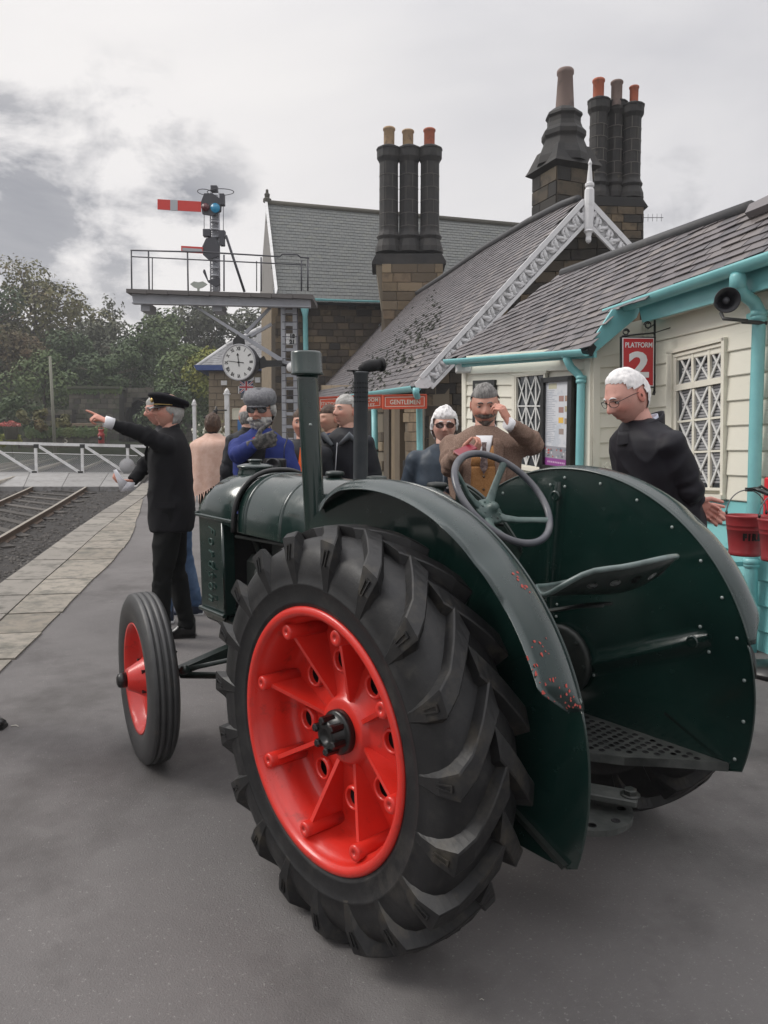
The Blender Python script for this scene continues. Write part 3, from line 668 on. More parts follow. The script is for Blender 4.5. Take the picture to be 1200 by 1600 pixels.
JOINT = mat('lime_mortar', (.16, .135, .10), .95, bump=.003, bs=40)
JOINTD = mat('dark_mortar', (.12, .105, .085), .95, bump=.003, bs=40)
SLATE = mat('purple_slate', (.075, .070, .075), .50, rand=[(.100, .088, .092), (.140, .124, .127), (.078, .073, .079), (.118, .105, .108), (.180, .158, .150), (.090, .081, .086)], bump=.0022, bs=22, ns=6, dirt=(.10, .095, .085), dirt_s=7, dlo=.60, dhi=.78, spec=.6)
SLATEU = mat('slate_gap', (.020, .020, .021), .9)
SLATEF = mat('far_green_slate', (.085, .092, .088), .6, rand=[(.085, .092, .090), (.105, .11, .103), (.078, .084, .085)], bump=.002, bs=14, dirt=(.12, .125, .10), dirt_s=1.2, dlo=.55, dhi=.75)
LEADR = mat('ridge_lead', (.05, .05, .053), .6, bump=.002, bs=12, dirt=(.09, .085, .08), dirt_s=3)
GLASS = mat('dark_window_glass', (.03, .035, .04), .06, spec=.7, dirt=(.06, .065, .07), dirt_s=4)
BLIND = mat('grey_blind_slat', (.30, .30, .31), .6)
WHITEG = mat('white_glazing_bar', (.68, .68, .66), .45)
BARGE = mat('white_bargeboard', (.66, .66, .67), .5, dirt=(.40, .40, .39), dirt_s=6, dlo=.56, dhi=.78, bump=.001, bs=25)
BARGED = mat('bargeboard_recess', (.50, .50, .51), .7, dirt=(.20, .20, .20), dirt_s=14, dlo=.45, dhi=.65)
POTB = mat('buff_chimney_pot', (.42, .29, .17), .8, dirt=(.12, .09, .07), dirt_s=5, dlo=.52, dhi=.7, bump=.002, bs=20)
POTR = mat('red_chimney_pot', (.45, .13, .07), .75, dirt=(.16, .08, .06), dirt_s=5, dlo=.52, dhi=.72, bump=.002, bs=20)
POTG = mat('grey_brown_chimney_pot', (.21, .155, .135), .8, dirt=(.10, .08, .075), dirt_s=4, dlo=.5, dhi=.7, bump=.002, bs=20)
CHIM = mat('sooty_chimney_stone', (.018, .0175, .0175), .75, col2=(.034, .031, .028), ns=3, bump=.005, bs=14, dirt=(.14, .115, .08), dirt_s=2.4, dlo=.66, dhi=.80)
POINT = mat('pale_pointing', (.12, .112, .10), .9)
SIGNR = mat('orange_red_sign', (.60, .085, .035), .4, coat=.2, dirt=(.45, .07, .035), dirt_s=8, dlo=.6, dhi=.8)
CREAML = mat('cream_lettering', (.70, .66, .56), .5)
REDS = mat('platform_sign_red', (.50, .022, .03), .35, coat=.2)
WLET = mat('white_lettering', (.78, .77, .78), .45)

class Pl:
    """a vertical wall plane through p0 with horizontal bearing b (radians from +y, clockwise); n faces us"""
    def __init__(s, p0, b, n=None):
        s.p0 = Vector(p0); s.d = Vector((math.sin(b), math.cos(b), 0)); s.n = Vector((s.d.y, -s.d.x, 0))
        if s.n.dot(EYE - s.p0) < 0: s.n = -s.n
    def P(s, x, y, off=0.0):
        return onp(x, y, s.p0 + s.n * off, s.n)
def wpoly(pl, pts, th, name, m, par, off=0.0, conv=True):
    """polygon traced in photo pixels, stood on wall plane pl at distance off, th thick towards us"""
    loc = Vector(par.location) if par is not None else Vector((0, 0, 0))
    b = MB(); b.prism([pl.P(x, y) - loc + pl.n * off for x, y in pts], pl.n * th); return b.build(name, m, par)
def line_poly(pl, x0, y0, x1, y1, w, **k):
    dx, dy = x1 - x0, y1 - y0; L_ = math.hypot(dx, dy); nx, ny = -dy / L_ * w / 2, dx / L_ * w / 2
    return [(x0 - nx, y0 - ny), (x1 - nx, y1 - ny), (x1 + nx, y1 + ny), (x0 + nx, y0 + ny)]
def wtube(pl, pts, r, name, m, par, off=.06, n=14, **k):
    loc = Vector(par.location); b = MB(); b.tube([pl.P(x, y) - loc + pl.n * off for x, y in pts], r, n=n, **k); return b.build(name, m, par)
def clip_poly(poly, clip):      # Sutherland-Hodgman, clip convex
    def area(P): return sum(P[i - 1][0] * P[i][1] - P[i][0] * P[i - 1][1] for i in range(len(P)))
    if area(clip) < 0: clip = clip[::-1]
    outp = poly
    for i in range(len(clip)):
        a, b_ = clip[i - 1], clip[i]; inp, outp = outp, []
        f = lambda p: (b_[0] - a[0]) * (p[1] - a[1]) - (b_[1] - a[1]) * (p[0] - a[0])
        for j in range(len(inp)):
            p, q = inp[j - 1], inp[j]; fp, fq = f(p), f(q)
            if fq >= 0:
                if fp < 0: t = fp / (fp - fq); outp.append((p[0] + (q[0] - p[0]) * t, p[1] + (q[1] - p[1]) * t))
                outp.append(q)
            elif fp >= 0: t = fp / (fp - fq); outp.append((p[0] + (q[0] - p[0]) * t, p[1] + (q[1] - p[1]) * t))
        if not outp: return []
    return outp
def stones(pl, par, rows, clip, m, x_of, off=0.0, th=.03, lmin=18, lmax=40, holes=(), seed=1, gap=.7, name='stone', mlow=None):
    """courses: rows = list of (yleft, yright) lines between x0,x1 in pixels; clip polygon (convex) in pixels"""
    R = random.Random(seed); x0, x1 = x_of; loc = Vector(par.location); n = 0
    L = lambda r, x: r[0] + (r[1] - r[0]) * (x - x0) / (x1 - x0)
    for i in range(len(rows) - 1):
        x = x0 - R.uniform(0, lmax)
        while x < x1:
            L_ = R.uniform(lmin, lmax); xa, xb = max(x, x0) + gap / 2, min(x + L_, x1) - gap / 2; x += L_
            if xb - xa < 2.2: continue
            poly = [(xa, L(rows[i], xa) + gap / 2), (xb, L(rows[i], xb) + gap / 2), (xb, L(rows[i + 1], xb) - gap / 2), (xa, L(rows[i + 1], xa) - gap / 2)]
            cx, cy = sum(p[0] for p in poly) / 4, sum(p[1] for p in poly) / 4
            if any(inpoly(cx, cy, h) for h in holes): continue
            poly = clip_poly(poly, clip)
            if len(poly) < 3: continue
            P = [pl.P(a, b_) - loc + pl.n * off for a, b_ in poly]; c = sum(P, Vector()) / len(P)
            e = pl.n * (th + R.uniform(0, .012)); k = len(P); q = MB()
            q.add(P + [p + e * .72 for p in P] + [c + (p - c) * .95 + e for p in P], [(j, (j + 1) % k, k + (j + 1) % k, k + j) for j in range(k)] + [(k + j, k + (j + 1) % k, 2 * k + (j + 1) % k, 2 * k + j) for j in range(k)] + [list(range(2 * k, 3 * k))], False)
            q.build(name, m, par); n += 1
    return n
def slates(par, quad, nr, nc, m, under, limit, seed=1, clip=None, name='slate', th=.012, kfun=None, undername='roof_boarding', lap=1.12, key=None):
    """quad: 4 world corners eaves-left, eaves-right, ridge-right, ridge-left. Slates laid in courses; those past the limit joined."""
    R = random.Random(seed); EL, ER, RR_, RL = [Vector(q) for q in quad]; loc = Vector(par.location)
    S = lambda u, v: EL.lerp(ER, u).lerp(RL.lerp(RR_, u), v)
    nrm = (ER - EL).cross(RL - EL).normalized()
    if nrm.z < 0: nrm = -nrm
    cells = []
    for r in range(nr):
        off = (r % 2) * .5 + R.uniform(-.06, .06)
        c = -1
        us = [max(0, min(1, (c + k + off + R.uniform(-.05, .05)) / nc)) for k in range(nc + 3)]
        for k in range(len(us) - 1):
            if us[k + 1] - us[k] < .15 / nc: continue
            ua, ub = us[k] + .02 / nc, us[k + 1] - .02 / nc; va, vb = r / nr, min(1.0, (r + lap) / nr)
            jit = R.uniform(-.05, .05) / nr
            P = [S(ua, va + jit), S(ub, va + jit + R.uniform(-.02, .02) / nr), S(ub, vb), S(ua, vb)]
            cpx = pix(sum(P, Vector()) / 4)
            if clip and not inpoly(cpx[0], cpx[1], clip): continue
            if R.random() < .0006: continue
            cells.append((P, cpx, (r, k), R.uniform(0, .008), R.uniform(-1, 1)))
    ordr = sorted(range(len(cells)), key=(lambda i: key(cells[i])) if key else (lambda i: -(cells[i][0][1] - cells[i][0][0]).length / ((cells[i][0][0] - EYE).length)))
    indiv = set(ordr[:limit]); rests = [MB() for _ in range(7)]
    for i, (P, cpx, rk, dz, tw) in enumerate(cells):
        lift = [.013 + dz * .8, .013 + dz * .8 + .004 * tw, .004, .004]
        T_ = [P[j] - loc + nrm * (lift[j]) for j in range(4)]; th2 = th * .65; B_ = [T_[0] - nrm * th2, T_[1] - nrm * th2, T_[2] - nrm * .004, T_[3] - nrm * .004]
        f = [(0, 1, 2, 3), (4, 5, 1, 0), (5, 6, 2, 1), (7, 4, 0, 3)]
        if i in indiv:
            q = MB(); q.add(T_ + B_, f, False); q.build(name, m, par)
        else: rests[R.randrange(7)].add(T_ + B_, f, False)
    for rest in rests:
        if rest.v: o = rest.build('slate_courses', m, par); o['kind'] = 'stuff'
    u = MB(); P = [EL, ER, RR_, RL]; u.prism([p - loc for p in P], -nrm * .08); u.build(undername, under, par)
    return nrm

# ---- 1. weatherboarded waiting hut on the right -------------------------------
VPN = (285, 703)
b1 = math.atan2(VPN[0] - 600, FPX)
NWp0 = Vector((math.cos(b1) * 3.75, -math.sin(b1) * 3.75, 0))
NW = Pl(NWp0, b1)
corner = NW.P(1005, 640); corner.z = 0
hut = thing('weatherboard_hut', 'cream weatherboarded platform building with turquoise trim and slate roof on the right', 'building', (corner.x, corner.y, gz(corner.x, corner.y)))
wn_ = NW.n
RW = Pl(corner, b1 + math.pi / 2)
c2 = RW.P(925, 640); c2.z = 0
FW = Pl(c2, math.radians(-23))
def yN(k_y, x): # y at x of the board line which passes (1155, k_y)
    return VPN[1] + (k_y - VPN[1]) * (x - VPN[0]) / (1155 - VPN[0])
XR = 1500
def board(pl, xa, xb, yt, yb, par, m=CREAM, th=.020, name='board'):
    loc = Vector(par.location); n = pl.n
    A, B = pl.P(xa, yt(xa)) - loc, pl.P(xb, yt(xb)) - loc; C_, D_ = pl.P(xb, yb(xb)) - loc, pl.P(xa, yb(xa)) - loc
    up = (A - D_).normalized() * .006
    q = MB(); q.add([A - n * .01, B - n * .01, C_ - n * .01, D_ - n * .01, A + n * .004, B + n * .004, C_ + n * th - up * 0, D_ + n * th, D_ + n * (th - .004) - up, C_ + n * (th - .004) - up],
                     [(4, 5, 6, 7), (7, 6, 9, 8), (8, 9, 2, 3), (0, 3, 8, 7, 4), (1, 5, 6, 9, 2), (0, 4, 5, 1)], False)
    return q.build(name, m, par)
wpoly(NW, [(1003, 503), (1200, 447), (XR, 360), (XR, 1400), (1003, 1010)], -.12, 'wall', CREAMT, hut, off=-.012)
k0 = 546; wl, wr_, wt_, wb_ = 1048.5, 1140, 540, 779
for k in range(-1, 6):
    yt0, yb0 = k0 + 39.2 * k, k0 + 39.2 * (k + 1)
    if k == -1: yt0 = 512
    yt = lambda x, a=yt0: yN(a + .9, x); yb = lambda x, a=yb0: yN(a, x)
    if k < 0:
        board(NW, 1012, XR, lambda x: yN(505, x), yb, hut)
    else:
        board(NW, 1012, wl - 1, yt, yb, hut); board(NW, wr_ - 1.5, XR, yt, yb, hut)
board(NW, 1012, wl - 1, lambda x: yN(782, x), lambda x: yN(786, x), hut)
board(NW, 1008, XR, lambda x: yN(466, x), lambda x: yN(503.5, x), hut)
for k in range(6):
    ya = 783 + k * 38
    board(NW, 1005, XR, lambda x, a=ya: yN(a + .9, x), lambda x, a=ya: yN(a + 38, x), hut, m=TEALB, th=.022, name='dado_board')
wpoly(NW, [(1003, 503), (1011, 500), (1011, 1010), (1003, 1010)], .035, 'corner_board', CREAMT, hut)
wpoly(NW, [(1003, yN(1012, 1003)), (XR, yN(1012, XR)), (XR, 1700), (1003, 1300)], .03, 'plinth', BLKM, hut)
# return wall
rows = [574 + 23.5 * k for k in range(-1, 14)]
for a, c in zip(rows[:-1], rows[1:]):
    m_ = CREAM if a < 770 else TEALB
    board(RW, 935, 1004, lambda x, a=a: a + .7 - (x - 935) * .05, lambda x, c=c: c - (x - 935) * .05, hut, m=m_, th=.018)
wpoly(RW, [(923, 552), (1006, 503), (1006, 1010), (923, 960)], -.1, 'return_wall', CREAMT, hut, off=-.011)
wpoly(RW, [(925, 549), (935.5, 545), (934, 800), (924, 800)], .026, 'corner_board', CREAMT, hut)
# far wall
fl = [(566, -.076), (583, -.04), (601, 0), (619, .03), (637, .055), (656, .075), (675, .10), (694, .115), (713, .13), (733, .15), (752, .17), (771, .19), (790, .21), (810, .22)]
wpoly(FW, [(727, 556), (926, 540), (926, 900), (727, 800)], -.1, 'wall', CREAMT, hut, off=-.012)
for (ya, sa), (yb_, sb) in zip(fl[:-1], fl[1:]):
    yt = lambda x, y=ya, s=sa: y + .8 + s * (x - 765); yb = lambda x, y=yb_, s=sb: y + s * (x - 765)
    m_ = CREAM if yb_ < 745 else TEALB
    if ya < 583: board(FW, 731, 922, yt, yb, hut); continue
    if yb_ < 745: board(FW, 731, 803, yt, yb, hut, m=m_); board(FW, 905, 923, yt, yb, hut, m=m_)
    else: board(FW, 731, 923, yt, yb, hut, m=m_)
wpoly(FW, [(725, 580), (731, 580), (731, 790), (725, 788)], .028, 'corner_board', CREAMT, hut)
wpoly(FW, [(917, 549), (926.5, 547), (925, 800), (916, 795)], .028, 'corner_board', CREAMT, hut)
# window in the near wall: frame, two sashes, lattice strips, blind behind
def window(pl, par, L_, R_, TOP, BOT, bars_v, bars_h, lab=None, fr=4.5, lat=True, split=None, lw=2.4, glass_x=None):
    """TOP(x), BOT(x) photo-pixel heights; bars_v xs, bars_h functions"""
    w = wpoly(pl, [(L_, TOP(L_)), (R_, TOP(R_)), (R_, BOT(R_)), (L_, BOT(L_))], .004, 'window', GLASS, par, off=-.004)
    def strip(x0, y0, x1, y1, wd, th, nm, m=CREAMT, off=0.0):
        o = wpoly(pl, line_poly(pl, x0, y0, x1, y1, wd), th, nm, m, None, off=off); loc = Vector(par.location)
        for v in o.data.vertices: v.co = v.co - loc
        o.parent = w; return o
    strip(L_, TOP(L_) + fr / 2, R_, TOP(R_) + fr / 2, fr, .03, 'frame', off=.001); strip(L_, BOT(L_) - fr / 2, R_, BOT(R_) - fr / 2, fr, .03, 'frame', off=.001)
    strip(L_ + fr / 2, TOP(L_) + fr, L_ + fr / 2, BOT(L_) - fr, fr, .028, 'frame', off=.001); strip(R_ - fr / 2, TOP(R_) + fr, R_ - fr / 2, BOT(R_) - fr, fr, .028, 'frame', off=.001)
    return w, strip
TOPn = lambda x: 555.5 - .243 * (x - 1050)          # inner top of the near window
BOTn = lambda x: 765 + .02 * (x - 1060)
wN, st = window(NW, hut, 1057, 1137, lambda x: TOPn(x) + 1, BOTn, [], [], fr=4.2)
for k in range(44):       # blind slats behind the lattice
    f = k / 44; ya = lambda x: TOPn(x) + 6 + (BOTn(x) - 10 - TOPn(x) - 6) * f; yb = lambda x: TOPn(x) + 6 + (BOTn(x) - 10 - TOPn(x) - 6) * (f + .016)
    if f < .08: continue
    o = wpoly(NW, [(1066, ya(1066)), (1134, ya(1134)), (1134, yb(1134)), (1066, yb(1066))], .001, 'blind_slat', BLIND, None, off=.0008)
    for v in o.data.vertices: v.co = v.co - Vector(hut.location)
    o.parent = wN
vx = [1063, 1085, 1111, 1134.5]; fN = [0.015, .222, .270, .505, .74, .975]
yy = lambda f, x: TOPn(x) + 3 + (BOTn(x) - 4 - TOPn(x) - 3) * f
for a in (.246,): st(1058, yy(a, 1058), 1136, yy(a, 1136), 9.5, .030, 'meeting_rail')
for f in (.505, .74): st(1062, yy(f, 1062), 1135, yy(f, 1135), 3.2, .020, 'glazing_bar')
for x in (1085.5, 1111): st(x, yy(0, x), x + .4, yy(.222, x), 3.6, .022, 'glazing_bar'); st(x + 1.6, yy(.27, x), x + .2, yy(1, x), 3.4, .022, 'glazing_bar')
cells_f = [(.015, .222), (.272, .497), (.513, .732), (.748, .985)]
for fa, fb in cells_f:
    for xa, xb in zip(vx[:-1], vx[1:]):
        if fa < .26 or True:
            st(xa + 1.5, yy(fa, xa), xb - 1.5, yy(fb, xb), 2.5, .010, 'lattice_strip', WHITEG, off=.004); st(xa + 1.5, yy(fb, xa), xb - 1.5, yy(fa, xb), 2.5, .010, 'lattice_strip', WHITEG, off=.008)
for nm, P_ in (('architrave', [(wl, 549 ), (1139.5, 527), (1139.5, 532.5), (wl + 1, 554)]), ('architrave', [(wl, 549), (wl + 8, 553), (wl + 8, 775), (wl - 1, 776)]), ('architrave', [(1135, 529), (1139.8, 527), (1137, 776), (1133, 775)]), ('sill', [(wl - 3, 770), (1138, 773), (1138, 780), (wl - 3, 777)])):
    wpoly(NW, P_, .042 if nm != 'sill' else .06, nm, CREAMT, hut, off=.003)
# window in the far wall
Lf = lambda y0, s: (lambda x: y0 + s * (x - 808))
TOPf, BOTf = Lf(586.5, -.09), Lf(727, .17)
wF, st = window(FW, hut, 807, 856, TOPf, BOTf, [], [], fr=3.0)
fy = lambda f, x: TOPf(x) + 3 + (BOTf(x) - 3 - TOPf(x) - 3) * f
vxf = [810, 823.5, 838.5, 853.5]; fh = [0, .335, .665, 1]
for f in fh[1:3]: st(809, fy(f, 809), 855, fy(f, 855), 1.9, .016, 'glazing_bar', WHITEG)
for x in vxf[1:3]: st(x, fy(0, x), x, fy(1, x), 1.6, .012, 'glazing_bar', WHITEG)
for fa, fb in zip(fh[:-1], fh[1:]):
    for xa, xb in zip(vxf[:-1], vxf[1:]):
        st(xa, fy(fa, xa), xb, fy(fb, xb), 1.3, .008, 'lattice_strip', WHITEG, off=.003); st(xa, fy(fb, xa), xb, fy(fa, xb), 1.3, .008, 'lattice_strip', WHITEG, off=.006)
for P_ in ([(804, 584), (858, 579), (858, 583), (804, 588)], [(804, 586), (808, 586), (808, 727), (804, 727)], [(802, 725), (858, 734), (858, 740), (802, 731)]): wpoly(FW, P_, .03, 'architrave', CREAMT, hut, off=.004)
# roof of the hut: gutters, bargeboard, ridge
G1 = Pl(NWp0 + NW.n * .26, b1); G2 = Pl(c2 + FW.n * .17, math.radians(-23))
N1, N2 = G1.P(1200, 391), G1.P(951, 478); F1, F2 = G2.P(916, 543), G2.P(699, 557)
rn = (N1 - N2).cross(F1 - N2).normalized(); rn = rn if rn.z > 0 else -rn
RP = lambda x, y: onp(x, y, N2, rn)
dN = (N1 - N2).normalized()
NX = N1 + dN * -(-.9) if False else N1 + dN * 1.6
RL_, RR1 = RP(880, 427), RP(1172, 326); dR = (RR1 - RL_).normalized(); RX = RR1 + dR * 1.8
ridge_l2 = RL_ + dR * -1.2
clipH = [(696, 560), (880, 425), (1172, 324), (1500, 210), (1500, 300), (1200, 396), (957, 484), (922, 551)]
EL = F2 * 1.0; 
# project the low left corner onto the same plane so the courses stay straight
lowL, lowR = RP(690, 566), RP(1330, 345)
slates(hut, [RP(640, 590), RP(1500, 285), RP(1500, 210), RP(780, 463)], 17, 44, SLATE, SLATEU, 0, clip=[(0, 0)]) if False else None
e_dir = (N1 - N2).normalized(); s_dir = rn.cross(e_dir).normalized(); s_dir = s_dir if s_dir.z > 0 else -s_dir
def rc(P): d = P - N2; return d.dot(e_dir), d.dot(s_dir)
corn = [rc(RP(*q)) for q in clipH]; emin, emax = min(c[0] for c in corn), max(c[0] for c in corn); smin, smax = min(c[1] for c in corn), max(c[1] for c in corn)
emax = min(emax, rc(N1)[0] + 1.8)
Q = lambda e, s: N2 + e_dir * e + s_dir * s
rs_ = .088; cs_ = .175
smin = rc(F1)[1] - .02
nr_ = int((smax - smin) / rs_) + 1; nc_ = int((emax - emin) / cs_)
print('hut roof', nr_, nc_, emin, emax, smin, smax)
slates(hut, [Q(emin, smin), Q(emax, smin), Q(emax, smin + nr_ * rs_), Q(emin, smin + nr_ * rs_)], nr_, nc_, SLATE, SLATEU, 290, clip=clipH, seed=3, undername='zz') 
zz = [o for o in hut.children if o.name.startswith('zz')][0]; bpy.data.objects.remove(zz)
u_ = MB(); u_.prism([RP(x, y) - Vector(hut.location) - rn * .012 for x, y in [(701, 558), (880, 427), (1172, 326), (1480, 222), (1480, 296), (1200, 392), (951, 480), (916, 546)]], -rn * .06); u_.build('roof_boarding', SLATEU, hut)
rb_ = MB(); rb_.tube([RP(880, 427) - Vector(hut.location), RP(1173, 325) - Vector(hut.location)], .055, n=10); rb_.build('ridge', LEADR, hut)
# the slightly taller roof beyond, at the right border
q = MB(); a_, b_, c_, d_ = RP(1173, 345), RP(1290, 300), RP(1290, 280), RP(1180, 331); q.prism([p - Vector(hut.location) + rn * .07 for p in (a_, b_, c_, d_)], -rn * .05); q.build('upper_roof', SLATE, hut)
def gutter(pl, x0, y0, x1, y1, r, par, name='gutter', m=TEAL, off=0.0, extra=0.0):
    loc = Vector(par.location); A, B = pl.P(x0, y0, off) - loc, pl.P(x1, y1, off) - loc; d = (B - A).normalized(); B = B + d * extra
    b = MB(); M_ = frame(d, Vector((0, 0, 1))); L_ = (B - A).length
    prof = [(r * math.cos(t), r * math.sin(t)) for t in [math.pi * k / 12 - math.pi / 2 for k in range(13)]]
    rows = []
    for f in (0, 1):
        P = A.lerp(B, f); sd_ = d.cross(Vector((0, 0, 1))).normalized()
        rows.append([P + sd_ * r * math.cos(t) + Vector((0, 0, 1)) * -r * math.sin(t) for t in [math.pi * k / 12 for k in range(13)]] + [P + sd_ * r * .9 * math.cos(t) + Vector((0, 0, 1)) * (-r * .88 * math.sin(t) - .001) for t in [math.pi * k / 12 for k in range(12, -1, -1)]])
    b.grid(rows, closed=True); b.add(rows[0], [list(range(26))], False); b.add(rows[1], [list(range(26))[::-1]], False)
    for t in (.33, .66):
        P = A.lerp(B, t); b.lathe([(r * 1.06, -.03), (r * 1.06, .03)], c=P, M=frame(d), n=16, a0=0, a1=2 * math.pi) if False else None
    return b.build(name, m, par)
gutter(G1, 951, 484, 1200, 398, .062, hut, extra=1.6)
wpoly(G1, [(982, 477), (1200, 394), (1420, 325), (1420, 365), (1200, 443), (988, 503)], -.03, 'fascia', TEAL, hut, off=-.09)
gutter(G2, 699, 562, 916, 546, .055, hut)
wpoly(G2, [(703, 566), (918, 549), (918, 558), (703, 574)], -.03, 'fascia', TEAL, hut, off=-.06)
# slanting bargeboard joining the two gutters
BB = Pl(c2 + RW.n * .10, b1 + math.pi / 2)
wpoly(BB, [(916, 545), (952, 484), (988, 488), (990, 500), (930, 556), (917, 560)][0:0] or [(914, 547), (955, 484), (1000, 478), (992, 497), (921, 557)], .025, 'bargeboard', TEAL, hut)
wpoly(RW, [(926, 552), (985, 504), (1006, 499), (1006, 545), (926, 560)], .012, 'gable_infill', CREAMT, hut, off=.002)
# soffit
q = MB(); loc = Vector(hut.location); q.prism([G1.P(995, 497) - G1.n * .12 - loc, G1.P(1420, 362) - G1.n * .12 - loc, G1.P(1420, 362) - G1.n * .3 - loc, G1.P(995, 497) - G1.n * .3 - loc], (0, 0, .02)); q.build('soffit', CREAMT, hut)
# downpipes
dp = thing('downpipe', 'tall turquoise downpipe beside the barred window and above the fire buckets', 'drainpipe', tuple(NW.P(1175, 900)), group='turquoise downpipes')
P1 = [(1153, 434, .26), (1154, 446, .26), (1161, 459, .22), (1178, 472, .12), (1186, 487, .09), (1186, 500, .085), (1182, 620, .085), (1178, 780, .085), (1174, 880, .085), (1172, 1020, .085)]
q = MB(); q.tube([NW.P(x, y, o_) - Vector(dp.location) for x, y, o_ in P1], .042, n=18); q.build('pipe', TEAL, dp)
for y_, r_ in ((490, .052), (497, .050), (877, .052), (882, .050)):
    x_ = 1186 if y_ < 600 else 1174; q = MB(); P = NW.P(x_, y_, .085) - Vector(dp.location); q.lathe([(.04, -.02), (r_, -.018), (r_, .018), (.04, .02)], c=P, n=20); q.build('collar', TEAL, dp)
q = MB(); P = NW.P(1186, 494) - Vector(dp.location); q.box(P + NW.n * .03 + NW.d * .0, (.06, .14, .05), ch=.005); P = NW.P(1173, 880) - Vector(dp.location); q.box(P + NW.n * .04 + Vector((-.01, -.01, 0)), (.22, .03, .035), ch=.005); q.build('bracket', TEAL, dp)
q = MB(); P = NW.P(1153, 440, .26) - Vector(dp.location); q.lathe([(.040, -.05), (.052, -.045), (.052, .03), (.046, .05)], c=P, n=18); q.build('socket', TEAL, dp)
dp = thing('downpipe', 'turquoise downpipe with a swan neck between the poster case and the corner board', 'drainpipe', tuple(FW.P(906, 700)), group='turquoise downpipes')
P1 = [(885, 551, .16), (886, 562, .16), (892, 574, .13), (903, 584, .07), (908, 592, .06), (908, 600, .06), (906, 700, .06), (904, 800, .06), (902, 900, .06)]
q = MB(); q.tube([FW.P(x, y, o_) - Vector(dp.location) for x, y, o_ in P1], .034, n=16); q.build('pipe', TEAL, dp)
for (x_, y_, o_) in ((885, 551, .16), (885, 556, .16), (908, 590, .06), (908, 596, .06)):
    q = MB(); q.lathe([(.034, -.015), (.043, -.013), (.043, .013), (.034, .015)], c=FW.P(x_, y_, o_) - Vector(dp.location), n=18); q.build('collar', TEAL, dp)
q = MB(); q.box(FW.P(914, 593, .03) - Vector(dp.location), (.10, .03, .03), ch=.004); q.build('bracket', TEAL, dp)
# poster case
pc = thing('poster_case', 'tall black framed poster case with timetable and purple foot on the cream wall', 'notice board', tuple(FW.P(880, 660)))
off = .045
wpoly(FW, [(854, 592), (902.5, 588), (899, 741), (852.5, 733)], .03, 'backing', BLK, pc, off=.004)
for P_ in ([(854, 591), (903, 587), (903, 595), (854, 598.5)], [(852.5, 725), (899.5, 731), (899, 743), (852, 735)], [(854, 592), (858.5, 592), (856.5, 733), (852, 733)], [(896.5, 588), (903, 587), (899.5, 741), (893.5, 740)]): wpoly(FW, P_, .03, 'frame', BLK, pc, off=.035)
wpoly(FW, [(858.5, 597.5), (896.6, 594.5), (893.6, 733), (856.5, 727)], .002, 'poster', mat('poster_paper', (.62, .63, .66), .35, coat=.6, dirt=(.50, .53, .58), dirt_s=9, dlo=.5, dhi=.6), pc, off=.035)
def pp(x, y):  # poster coordinates 0..1
    xl = 858.5 + (856.5 - 858.5) * y; xr = 896.6 + (893.6 - 896.6) * y; X = xl + (xr - xl) * x; yt = 597.5 - 3 * x; yb = 727 + 6 * x
    return X, yt + (yb - yt) * y
def patch(x0, y0, x1, y1, col, nm='print', o_=.0376):
    wpoly(FW, [pp(x0, y0), pp(x1, y0), pp(x1, y1), pp(x0, y1)], .0006, nm, mat('print_%02x%02x%02x' % tuple(int(c * 255) for c in col), col, .4, coat=.5), pc, off=o_)
patch(0, .90, 1, 1, (.27, .055, .27)); patch(0, .76, 1, .90, (.30, .30, .33)); patch(.12, .02, .45, .085, (.50, .48, .34))
for (x0, y0, c) in ((.55, .17, (.35, .2, .17)), (.8, .17, (.36, .24, .17)), (.55, .30, (.33, .18, .15)), (.8, .29, (.42, .36, .22)), (.55, .42, (.75, .45, .06)), (.8, .43, (.33, .25, .18)), (.57, .55, (.32, .25, .22))): patch(x0, y0, x0 + .2, y0 + .065, c)
R = random.Random(9)
for k in range(30):
    y = .10 + k * .021; patch(.06, y, .06 + R.uniform(.2, .42), y + .006, (.33, .35, .40), 'print_line')
for k in range(26):
    x, y = R.uniform(0, .9), R.uniform(.77, .88); patch(x, y, x + R.uniform(.03, .09), y + R.uniform(.015, .03), R.choice([(.45, .08, .07), (.12, .13, .15), (.55, .55, .56), (.20, .25, .28)]), 'print', .0384)
for k in range(10): patch(.12 + k * .075, .935, .12 + k * .075 + .05, .955, (.60, .40, .60), 'print_line', .0384)
# small notice frame left of the window, and floodlight at the corner
nf = thing('notice_frame', 'small black framed notice high on the cream wall behind the man in tweed', 'notice board', tuple(FW.P(761, 650)))
wpoly(FW, [(744, 595), (778, 593.5), (777, 665), (743.5, 660)], .03, 'frame', BLK, nf, off=.012); wpoly(FW, [(748.5, 600), (773, 599), (772, 660), (748, 656)], .004, 'notice', mat('grey_notice', (.26, .27, .24), .5), nf, off=.042)
fl_ = thing('floodlight', 'small white box floodlight under the gutter at the hut corner', 'light', tuple(FW.P(725, 578)))
q = MB(); q.box((-.02, -.12, .0), (.16, .12, .09), ch=.01); q.build('housing', WHITE, fl_); q = MB(); q.box((.08, -.1, 0), (.05, .12, .11), ch=.01); q.build('mount', BLK, fl_)
